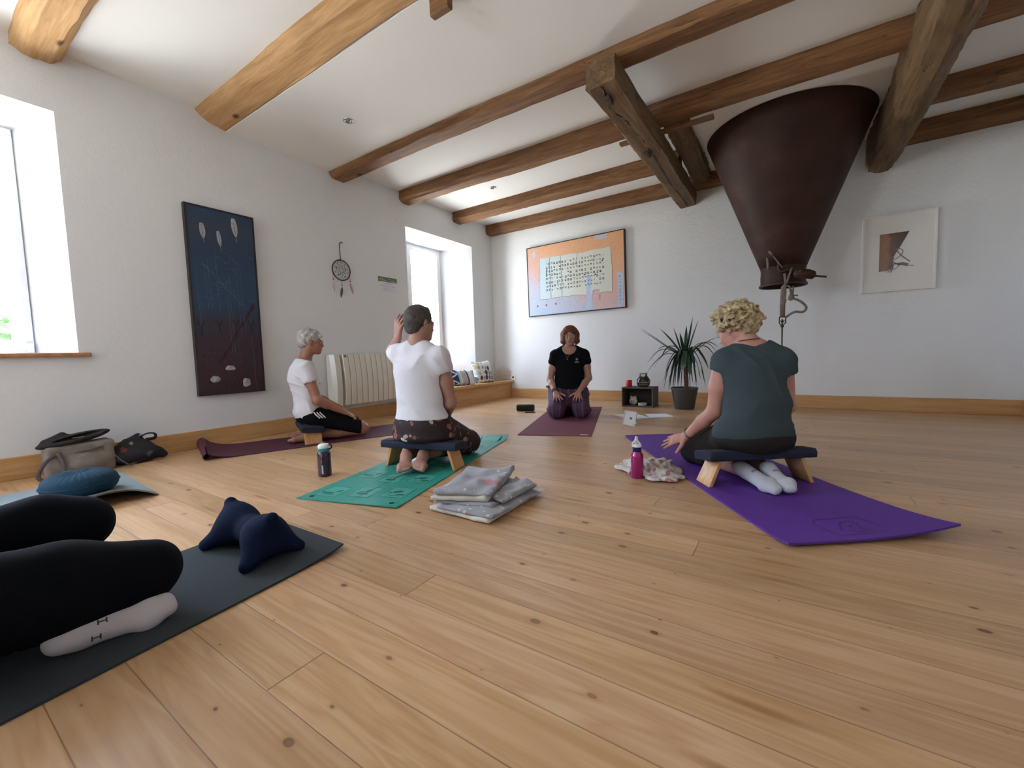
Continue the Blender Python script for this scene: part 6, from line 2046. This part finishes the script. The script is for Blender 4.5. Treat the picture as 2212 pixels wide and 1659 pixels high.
part('necklace', g, flat('brown_cord', (.10, .04, .03), .6, var=0), bodyB)
t = SDF(); torsoB(t, .012, .006)
t.cap(shL, shL.lerp(elL, .42), .060, .062, .035)
t.cap(shL.lerp(elL, .50), elL, .054, .054, .004, sub=True)
t.cap(shR, shR.lerp(elR, .22), .060, .064, .035)
t.cap(shR.lerp(elR, .30), elR, .056, .056, .004, sub=True)
t.ell(K(.0, .035, .868), (.088, .082, .062), .01, sub=True, axes=axB)
tB = sdf_part('t_shirt', t, M_whiteT, bodyB, .0052, disp=folds(.0065, 15, (.35, .1, .9), 2.7), clip=[(J(0, 0, .318), (0, 0, -1))], smooth=3)
p = SDF()
p.ell(K(.005, -.01, .27), (.135, .190, .110), .05, axes=axB)
p.ell(K(.0, -.03, .205), (.115, .185, .040), .04, axes=axB)
for sg, kn, heel in ((-1, K(-.135, .40, .085), heelL), (1, K(.150, .38, .09), heelR)):
    p.cap(K(sg*.10, .03, .245), kn, .108, .082, .05)
    p.cap(kn, kn.lerp(heel, .62), .078, .062, .03)
    p.cap(kn.lerp(heel, .70), heel, .046, .044, .004, sub=True)
def mat_bfloral():
    b = NB('dark_brown_flower_print')
    co = b.coord()
    n1 = b.math('MULTIPLY', b.noise(co, 9, 2), .10)
    v = b.vor(b.vmath('ADD', co, b.comb(n1, 0, n1)), 15)
    r = b.sep(v['Color'])
    pc = b.ramp(r[0], [(0, (.26, .09, .075)), (.4, (.36, .20, .17)), (.55, (.60, .58, .56)), (.74, (.18, .05, .045)), (.9, (.40, .28, .22))], 'CONSTANT')
    d = v['Distance']
    m = b.math('MULTIPLY', b.math('LESS_THAN', b.math('ADD', d, b.mapr(b.noise(co, 70, 2), 0, 1, -.2, .2)), b.mapr(r[2], 0, 1, .20, .44)), b.math('GREATER_THAN', r[1], .18))
    hole = b.math('LESS_THAN', d, .09)
    m = b.math('MULTIPLY', m, b.math('SUBTRACT', 1.0, hole))
    st = b.noise(b.comb(b.math('MULTIPLY', b.sep(co)[0], 10), b.math('MULTIPLY', b.sep(co)[1], 30), b.math('MULTIPLY', b.sep(co)[2], 22)), 1, 2, .5, .8)
    base = b.mix(b.mapr(st, .70, .73, 0, .7), (.020, .010, .010), (.34, .28, .24))
    b.out(b.mix(m, base, pc), .8)
    return b.m
pB = sdf_part('trousers', p, mat_bfloral(), bodyB, .0058, disp=folds(.004, 13, (.5, .3, .6), 5.0), clip=[((0, 0, .007), (0, 0, -1))])

# ---- C: on the violet mat, leaning, slate top
fc = Fr((-.137, 2.512), (.999, .055)); J = fc.J
Cc = person('person with curly blonde hair in slate sleeveless top, leaning toward the crumpled scarf', (-.137, 2.512, .009))
skinC = mat_skin('sunburnt_skin', (.50, .26, .20))
F0 = (-.545, .842); R0 = (.842, .545)
Rv = fc.D(R0[0], R0[1], 0); Fv = fc.D(F0[0], F0[1], 0)
lean = (Vector((0, 0, 1))+Fv*.10).normalized()
axC = rows((Fv-lean*Fv.dot(lean)).normalized(), Rv, lean)
def torsoC(sd, x=0.0, w=0.0):
    sd.ell(J(-.012, .045, .565), (.105+x, .158+x, .130+x), .05, axes=axC)
    sd.ell(J(.010, .02, .42), (.112+x, .150+x+w, .13+x), .06, axes=axC)
    sd.ell(J(-.008, .0, .27), (.125+x, .182+x+w, .11+x), .06, axes=axC)
    sd.cap(J(-.06, .04, .69), J(.02, .07, .70), .045+x, .045+x, .04)
    sd.cap(J(-.06, .04, .69), J(-.130, .0, .645), .045+x, .050+x, .05)
    sd.cap(J(.02, .07, .70), J(.105, .085, .655), .045+x, .050+x, .05)
hdC = Head(J(-.098, .085, .822), fc.D(-.80, .45, -.42), up=(Vector((0, 0, 1))), sc=.95)
b = SDF(); torsoC(b)
b.cap(J(-.022, .055, .70), hdC.P(-.030, 0, -.050), .058, .052, .04)
hdC.skin(b)
shL, elL, wrL = J(-.148, -.01, .640), J(-.188, .015, .375), J(-.345, .125, .205)
b.chain([shL, shL.lerp(elL, .5), elL, elL.lerp(wrL, .4), wrL], [.050, .051, .040, .038, .026], .02)
hand(b, wrL, fc.D(-1, .10, -.40), fc.D(-.35, .35, -1), fc.D(.0, -.75, -.60), (.06, .05, .06, .10), .13, 1.0, 1.1)
shR, elR, wrR = J(.128, .09, .640), J(.150, .135, .400), J(.03, .32, .30)
b.chain([shR, elR, wrR], [.047, .038, .026], .02)
hand(b, wrR, fc.D(-.6, .7, -.4), Vector((0, 0, -1)), fc.D(-1, -.3, .2), (.3, .3, .35, .4), .06, .95, .6)
heelL, toeL, heelR, toeR = J(-.062, -.025, .082), J(.108, -.215, .032), J(.062, -.01, .090), J(.158, -.185, .034)
kneeL, kneeR = J(-.325, .285, .085), J(-.120, .42, .085)
for heel, kn in ((heelL, kneeL), (heelR, kneeR)):
    b.cap(J(-.01, .03, .26), kn, .095, .062, .03)
    b.chain([kn, kn.lerp(heel, .5), heel+Vector((0, 0, -.02))+fc.v*.035], [.058, .052, .033], .02)
    b.cap(heel+Vector((0, 0, -.02))+fc.v*.03, heel+Vector((0, 0, -.012)), .030, .027, .01)
bodyC = sdf_part('body', b, skinC, Cc, .0055)
hdC.eyes(bodyC)
for (hl, to, q) in ((heelL, toeL, 1), (heelR, toeR, -1)):
    s_ = SDF(); foot(s_, hl, to, Vector((0, 0, .9))-fc.v*.35, 1.03, side=q, toes=False, fat=.003)
    s_.cap(hl, hl+Vector((0, 0, -.02))+fc.v*.045, .033, .037, .02)
    sk = sdf_part('sock', s_, mat_cloth('pale_grey_sock_%d' % q, (.50, .51, .56), .05, .5), bodyC, .0045)
    m_ = Vector(hl).lerp(Vector(to), .38); dd = (Vector(to)-Vector(hl)).normalized(); tt = dd.cross(Vector((0, 0, 1))).normalized()
    ls = []
    for k in range(3):
        o = m_+tt*(.010*(k-1))+Vector((0, 0, .05))
        ls += [[o-dd*.006, o+dd*.006], [o-dd*.006+tt*.005, o+dd*.006+tt*.005], [o+dd*(.006 if k != 1 else 0), o+tt*.005+dd*(.006 if k != 1 else 0)]]
    on_surface(sk, ls, Vector((0, 0, -1)), .0026, 'sock_size_print', flat('dark_sock_print', (.06, .06, .07), .8, var=0), sk)
# curly hair: many curls over a cap
h = SDF(); hdC.e(h, (-.020, 0, .034), (.108, .096, .084)); hdC.e(h, (-.078, 0, -.020), (.050, .074, .055), .03)
rc_ = random.Random(12)
for i in range(380):
    u = rc_.uniform(-.55, 1); a = rc_.uniform(0, 2*PI); sq = math.sqrt(1-u*u)
    f, r, z = sq*math.cos(a), sq*math.sin(a), u
    if f > .45 and z < .42: continue
    if abs(r) > .6 and z < -.25 and f > -.2: continue
    c0 = Vector((-.022+f*.121, r*.108, .030+z*.096))
    t1 = Vector((rc_.uniform(-1, 1)-.3, rc_.uniform(-1, 1), rc_.uniform(-1.3, -.2))).normalized()*rc_.uniform(.016, .030)
    hdC.cp(h, tuple(c0-t1), tuple(c0+t1), .0100, .0050, .008)
hdC.e(h, (.118, 0, -.050), (.066, .10, .085), .010, True)
sdf_part('hair', h, mat_hair('blonde_curls', (.10, .062, .028), (.66, .54, .32), 60, (1, 1, 1), .45), bodyC, .0036, disp=lambda x, y, z: .0030*np.sin(110*x+3*np.sin(60*z))*np.sin(120*z+3*np.sin(70*y))+.002*np.sin(150*y+80*x))
part('earring', G().sphere(tuple(hdC.P(-.002, -.084, -.040)), .005, 10, 8), M_chrome, bodyC, smooth=True)
g = G().tube([hdC.P(-.035+.060*math.cos(a), .060*math.sin(a), -.095+.018*math.cos(a)) for a in np.linspace(0, 2*PI, 30, endpoint=False)], .0022, 6, closed=True)
part('necklace', g, flat('dark_cord', (.03, .02, .02), .6, var=0), bodyC)
wd = (wrL-elL).normalized(); wa = wd.cross(Vector((0, 0, 1))).normalized(); wb_ = wd.cross(wa)
wc = wrL-wd*.018
g = G().tube([wc+(wa*math.cos(a)+wb_*math.sin(a))*.0285 for a in np.linspace(0, 2*PI, 24, endpoint=False)], .006, 8, closed=True, flat=(1, .5))
wt_ = part('wristwatch', g, flat('steel_watch_band', (.18, .17, .16), .35, .9, var=.3), bodyC, smooth=True)
part('watch_face', G().lathe([(.001, 0), (.013, 0), (.013, .006), (.001, .007)], 18, M=frame(wc-wb_*.029, wd, wa, -wb_)), flat('dark_watch_face', (.04, .04, .045), .2, .4, var=0), wt_, smooth=True, angle=40)
rg_ = G()
t = SDF(); torsoC(t, .013, .010)
t.cap(shL+Vector((0, 0, .01)), shL.lerp(elL, .10)+Vector((0, 0, .005)), .058, .058, .03)
t.cap(shL.lerp(elL, .22), elL, .056, .05, .004, sub=True)
t.cap(shR, shR.lerp(elR, .20), .060, .063, .03)
t.cap(shR.lerp(elR, .30), elR, .053, .05, .004, sub=True)
t.ell(J(-.03, .07, .775), (.100, .095, .060), .01, sub=True)
M_slate = mat_cloth('slate_jersey', (.050, .072, .080), .06, .35)
tC = sdf_part('sleeveless_top', t, M_slate, bodyC, .0058, disp=folds(.0052, 12, (.2, .2, .9), 4.2), clip=[(J(0, 0, .214), (0, 0, -1))], smooth=3)
on_surface(tC, [[J(-.17+.017*i, -.25, .236) for i in range(20)]], fc.v, .003, 'hem_stitching', flat('pale_stitch', (.16, .20, .21), .8, var=0), tC)
p = SDF()
p.ell(J(-.008, .0, .245), (.145, .205, .095), .05, axes=rows(Fv, Rv, (0, 0, 1)))
p.cap(J(-.10, .03, .235), kneeL, .105, .080, .05); p.cap(J(.07, .10, .235), kneeR, .105, .080, .05)
p.cap(kneeL, kneeL.lerp(heelL, .35), .072, .066, .02); p.cap(kneeR, kneeR.lerp(heelR, .35), .072, .066, .02)
p.cap(kneeL.lerp(heelL, .42), heelL, .056, .05, .004, sub=True); p.cap(kneeR.lerp(heelR, .42), heelR, .056, .05, .004, sub=True)
sdf_part('trousers', p, mat_cloth('dark_brown_jersey', (.028, .024, .022), .12), bodyC, .0060, disp=folds(.003, 12, (.4, .2, .8), 6.0), clip=[((0, 0, .010), (0, 0, -1))])

# ---- D: instructor facing the camera
fd = Fr((-2.02, 4.40), (.909, .417)); J = fd.J
Dd = person('person with auburn bob, glasses, black T-shirt and purple trousers, kneeling and facing the camera', (-2.02, 4.40, .006))
skinD = mat_skin('warm_skin', (.42, .225, .17))
axD = rows(fd.v, fd.p, (0, 0, 1))
X0 = -.066
def torsoD(sd, x=0.0, w=0.0):
    sd.ell(J(X0, .0, .600), (.105+x, .160+x, .125+x), .05, axes=axD)
    sd.ell(J(X0-.003, -.01, .45), (.112+x, .155+x+w, .13+x), .06, axes=axD)
    sd.ell(J(X0-.008, .0, .31), (.130+x, .175+x+w, .12+x), .06, axes=axD)
    sd.cap(J(X0-.05, .0, .735), J(X0+.05, .0, .735), .045+x, .045+x, .04)
    for q in (-1, 1): sd.cap(J(X0+q*.05, .0, .735), J(X0+q*.150, .0, .695), .045+x, .050+x, .05)
hdD = Head(J(-.053, -.02, .902), fd.D(-.02, -1, .03), sc=.98)
b = SDF(); torsoD(b)
b.cap(J(X0+.003, .0, .74), hdD.P(-.018, 0, -.055), .050, .045, .03)
hdD.skin(b, mouth=.006)
for q, sh, el, wr, dv, tv in ((-1, J(-.228, 0, .685), J(-.288, .0, .415), J(-.222, -.205, .280), fd.D(.22, -.80, -.47), fd.D(1, 0, .1)), (1, J(.105, 0, .685), J(.146, .0, .420), J(.030, -.205, .280), fd.D(-.06, -.80, -.47), fd.D(-1, 0, .1))):
    b.chain([sh, sh.lerp(el, .5), el, el.lerp(wr, .35), wr], [.048, .046, .038, .036, .026], .02)
    hand(b, wr, dv, fd.D(0, .50, -.85), tv, (.06, .05, .05, .08), .21, 1.0, 1.2)
kR, kL = J(-.215, -.290, .098), J(.055, -.290, .098)
for q, kn in ((-1, kR), (1, kL)):
    b.cap(J(X0+q*.09, .02, .26), kn, .095, .065, .03)
    b.chain([kn, J(X0+q*.08, .16, .055)], [.055, .035], .02)
    foot(b, J(X0+q*.08, .17, .05), J(X0+q*.09, .36, .03), (0, 0, 1), 1, side=q)
bodyD = sdf_part('body', b, skinD, Dd, .0055)
hdD.eyes(bodyD, lid=.20); hdD.glasses(bodyD, flat('thin_silver_frame', (.45, .40, .38), .25, .9, var=0), w=.0011)
part('mouth_interior', G().sphere((0, 0, 0), (.0065, .0215, .0068), M=frame(hdD.P(.0895, 0, -.0685), hdD.F, hdD.R, hdD.U)), flat('dark_mouth', (.05, .012, .012), .5, var=0), bodyD, smooth=True)
g = G().tube(spline([hdD.P(.0905, -.017, -.0625), hdD.P(.0960, -.008, -.0640), hdD.P(.0972, 0, -.0645), hdD.P(.0960, .008, -.0640), hdD.P(.0905, .017, -.0625)], 3), .0022, 6)
part('teeth', g, flat('teeth_white', (.55, .52, .47), .3, var=0), bodyD, smooth=True)
g = G()
g.tube(spline([hdD.P(.083, -.0265, -.0585), hdD.P(.0935, -.013, -.0595), hdD.P(.0975, 0, -.0605), hdD.P(.0935, .013, -.0595), hdD.P(.083, .0265, -.0585)], 4), [.0012]+[.0026]*15+[.0012], 6)
g.tube(spline([hdD.P(.083, -.0265, -.0590), hdD.P(.0915, -.015, -.0735), hdD.P(.0945, 0, -.0780), hdD.P(.0915, .015, -.0735), hdD.P(.083, .0265, -.0590)], 4), [.0012]+[.0031]*15+[.0012], 6)
part('lips', g, flat('muted_red_lips', (.33, .10, .09), .45, var=0), bodyD, smooth=True)
h = SDF(); hdD.e(h, (-.020, 0, .036), (.104, .094, .094))
for q in (-1, 1):
    hdD.cp(h, (-.02, q*.074, .02), (.010, q*.078, -.060), .038, .030, .03)
    hdD.cp(h, (.010, q*.078, -.060), (.024, q*.066, -.088), .028, .016, .02)
    hdD.cp(h, (.045, q*.066, .045), (.050, q*.076, -.055), .022, .015, .03)
hdD.cp(h, (-.06, 0, 0), (-.055, 0, -.07), .062, .040, .03)
hdD.cp(h, (.070, .030, .085), (.075, -.055, .045), .022, .016, .02)
hdD.cp(h, (.068, .030, .085), (.072, .062, .030), .020, .014, .02)
hdD.e(h, (.112, .004, -.034), (.070, .060, .082), .010, True); hdD.e(h, (.05, 0, -.095), (.07, .052, .05), .01, True)
sdf_part('hair', h, mat_hair('auburn_bob_hair', (.045, .014, .009), (.24, .085, .045), 120, (1, 1, .15), .6), bodyD, .0038, disp=lambda x, y, z: .0014*np.sin(170*(x*.9+y*.4)+4*np.sin(12*z)))
t = SDF(); torsoD(t, .012, .0)
for q, sh, el in ((-1, J(-.228, 0, .685), J(-.288, .0, .415)), (1, J(.105, 0, .685), J(.146, .0, .420))):
    t.cap(sh, sh.lerp(el, .26), .058, .065, .03)
    t.cap(sh.lerp(el, .36), el, .051, .048, .003, sub=True)
t.ell(J(X0, -.045, .775), (.085, .075, .090), .01, sub=True, axes=rows(fd.p, fd.v, (0, 0, 1)))
tD = sdf_part('t_shirt', t, mat_cloth('black_cotton', (.0045, .005, .007), .1, .15), bodyD, .0046, disp=folds(.003, 14, (.2, .3, .9), 1.1), clip=[(J(0, 0, .250), (0, 0, -1))], smooth=3)
wl = lambda s_, z: J(s_, -.25, z)
ls = [[wl(.018+.013*math.cos(a), .640+.013*math.sin(a)), wl(.018+.013*math.cos(a+.5), .640+.013*math.sin(a+.5))] for a in np.linspace(0, 2*PI, 13)]
M_prt = flat('white_shirt_print', (.55, .56, .57), .8, var=0)
on_surface(tD, ls, fd.v, .0016, 'logo_ring', M_prt, tD)
on_surface(tD, [[wl(.012, .634), wl(.014, .647)], [wl(.017, .634), wl(.019, .647)], [wl(.023, .634), wl(.025, .647)], [wl(.010, .640), wl(.027, .641)]], fd.v, .0035, 'logo_mark', M_prt, tD)
on_surface(tD, [[wl(-.004+.006*i, .613), wl(-.0005+.006*i, .613)] for i in range(7)]+[[wl(-.008+.0058*i, .604), wl(-.0042+.0058*i, .604)] for i in range(9)], fd.v, .005, 'logo_lettering', M_prt, tD)
g = G().tube([J(X0-.050, -.075, .745), J(X0-.035, -.112, .690), J(X0-.022, -.125, .655), J(X0+.0, -.118, .685), J(X0+.05, -.08, .745)], .0012, 6).sphere(tuple(J(X0-.022, -.128, .645)), .0065, 10, 8)
part('pendant_necklace', g, M_chrome, bodyD, smooth=True)
wr = J(-.222, -.205, .280); wd = (J(-.222, -.205, .280)-J(-.288, 0, .415)).normalized(); wa = wd.cross(Vector((0, 0, 1))).normalized(); wb_ = wd.cross(wa)
for k, cc in enumerate(((.05, .02, .015), (.20, .12, .08), (.03, .015, .02))):
    o = wr-wd*(.012+.014*k)
    g = G().tube([o+(wa*math.cos(a)+wb_*math.sin(a))*.031 for a in np.linspace(0, 2*PI, 22, endpoint=False)], .0048, 8, closed=True)
    part('bracelet', g, flat('bracelet_%d' % k, cc, .5, var=.3), bodyD, smooth=True)
p = SDF()
p.ell(J(X0-.012, .0, .27), (.150, .205, .110), .05, axes=axD)
p.ell(J(X0-.012, -.10, .17), (.13, .10, .09), .04, axes=axD)
p.ell(J(X0-.012, .05, .10), (.16, .18, .10), .04, axes=axD)
for q, kn in ((-1, kR), (1, kL)):
    p.cap(J(X0+q*.105, .02, .26), kn, .110, .090, .04)
    p.cap(kn, J(X0+q*.11, .12, .080), .085, .065, .03)
def mat_purple():
    b = NB('purple_striped_print_cotton')
    x, y, z = b.sep(b.coord())
    u = b.math('ADD', b.math('MULTIPLY', x, .909), b.math('MULTIPLY', y, .417))
    w = b.math('MULTIPLY', b.noise(b.coord(), 5, 2), .12)
    st = b.math('FRACT', b.math('MULTIPLY', b.math('ADD', u, w), 12.0))
    c = b.ramp(st, [(0, (.060, .022, .060)), (.45, (.095, .045, .085)), (.62, (.16, .085, .13)), (.70, (.055, .018, .050))], 'CONSTANT')
    c = b.mix(b.mapr(b.noise(b.coord(), 90, 2), .55, .7, 0, .4), c, (.20, .12, .17))
    b.out(c, .85)
    return b.m
sdf_part('trousers', p, mat_purple(), bodyD, .0058, disp=folds(.008, 13, (.3, .5, .8), 2.2), clip=[((0, 0, .007), (0, 0, -1))])

# ---- E: foreground left, only legs and foot in view
Ee = person('person in black fleece trousers and white socks sitting cross-legged in the left foreground', (-1.66, -.1, .008))
V = Vector
b = SDF()
hdE = Head(V((-1.66, -.14, .93)), V((.1, 1, -.1)), sc=.97)
b.ell(V((-1.66, -.16, .58)), (.155, .105, .13), .05); b.ell(V((-1.66, -.14, .42)), (.15, .11, .13), .06); b.ell(V((-1.66, -.14, .23)), (.17, .13, .12), .06)
for q in (-1, 1): b.cap(V((-1.66+q*.05, -.15, .72)), V((-1.66+q*.15, -.15, .68)), .045, .05, .05)
b.cap(V((-1.66, -.15, .74)), hdE.P(-.02, 0, -.055), .056, .05, .04); hdE.skin(b)
for q in (-1, 1):
    sh, el, wr = V((-1.66+q*.17, -.14, .66)), V((-1.66+q*.22, -.12, .40)), V((-1.66+q*.14, -.02, .31))
    b.chain([sh, el, wr], [.048, .038, .026], .02)
    hand(b, wr, V((-.5*q, .6, -.1)), V((0, 0, -1)), V((0, 1, .2)), (.3, .3, .35, .4), .08, .95, .5)
b.chain([V((-1.60, .02, .075)), V((-1.545, .14, .085)), V((-1.512, .235, .062))], [.040, .038, .030], .02)
b.cap(V((-1.57, -.10, .18)), V((-1.54, .34, .14)), .09, .06, .03); b.cap(V((-1.75, -.10, .18)), V((-1.84, .30, .24)), .085, .06, .03)
bodyE = sdf_part('body', b, mat_skin('pale_skin', (.50, .30, .24)), Ee, .007)
hdE.eyes(bodyE)
h = SDF(); hdE.e(h, (-.02, 0, .038), (.102, .088, .094)); hdE.cp(h, (-.06, 0, 0), (-.055, 0, -.07), .062, .045, .03); hdE.e(h, (.115, 0, -.035), (.064, .10, .09), .012, True)
sdf_part('hair', h, mat_hair('grey_brown_hair', (.05, .04, .03), (.22, .18, .14), 90), bodyE, .006)
M_bf = mat_fleece('black_navy_fleece', (.0022, .0036, .0062), .4)
t = SDF(); t.ell(V((-1.66, -.16, .58)), (.17, .12, .145), .05); t.ell(V((-1.66, -.14, .42)), (.165, .125, .145), .06); t.ell(V((-1.66, -.14, .26)), (.185, .145, .12), .06)
for q in (-1, 1):
    t.cap(V((-1.66+q*.05, -.15, .72)), V((-1.66+q*.15, -.15, .68)), .057, .062, .05)
    t.cap(V((-1.66+q*.17, -.14, .66)), V((-1.66+q*.22, -.12, .40)), .060, .052, .03); t.cap(V((-1.66+q*.22, -.12, .40)), V((-1.66+q*.15, -.04, .32)), .050, .038, .02)
t.cap(V((-1.66, -.13, .80)), hdE.P(0, 0, -.03), .066, .06, .01, sub=True)
sdf_part('sweater', t, mat_cloth('dark_petrol_knit', (.014, .024, .032), .1, .4), bodyE, .007, disp=folds(.004, 12, (.2, .2, .9), 3.3), clip=[((0, 0, .20), (0, 0, -1))])
p = SDF(); p.ell(V((-1.66, -.13, .20)), (.19, .15, .12), .05); p.ell(V((-1.66, -.12, .10)), (.17, .14, .10), .05)
p.cap(V((-1.575, -.10, .200)), V((-1.545, .22, .160)), .118, .108, .05)          # right thigh
p.cap(V((-1.545, .22, .160)), V((-1.535, .395, .135)), .108, .076, .03)
p.cap(V((-1.535, .36, .110)), V((-1.60, .08, .110)), .078, .074, .05)              # right shin folded beneath
p.cap(V((-1.78, -.10, .225)), V((-1.85, .24, .248)), .115, .088, .05)              # left thigh
p.cap(V((-1.85, .24, .248)), V((-1.855, .315, .235)), .088, .074, .03)
p.cap(V((-1.85, .32, .22)), V((-1.76, .10, .080)), .075, .070, .04)
p.cap(V((-1.76, .10, .08)), V((-1.60, .03, .072)), .068, .055, .04)
sdf_part('trousers', p, M_bf, bodyE, .0065, disp=folds(.0015, 9, (.4, .5, .6), 1.9), clip=[((0, 0, .009), (0, 0, -1))])
s_ = SDF()
foot(s_, (-1.500, .205, .044), (-1.452, .425, .044), V((1, -.15, .55)), 1.12, side=1, toes=False, fat=.003)
skE = sdf_part('sock', s_, mat_cloth('white_heather_sock', (.56, .54, .57), .06, .5), bodyE, .0045)
dd = V((.20, .98, 0)).normalized(); dv = V((-.90, .1, -.42)).normalized(); tt = dd.cross(dv).normalized()
ls = []
for (cy3, off) in ((.275, .012), (.262, -.020)):
    o = V((-1.47, cy3, .050))+tt*off
    ls += [[o-dd*.008-tt*.006, o-dd*.008+tt*.006], [o+dd*.008-tt*.006, o+dd*.008+tt*.006], [o-dd*.008, o+dd*.008]]
on_surface(skE, ls, dv, .0035, 'sock_size_print', flat('dark_sock_print', (.06, .06, .07), .8, var=0), skE)
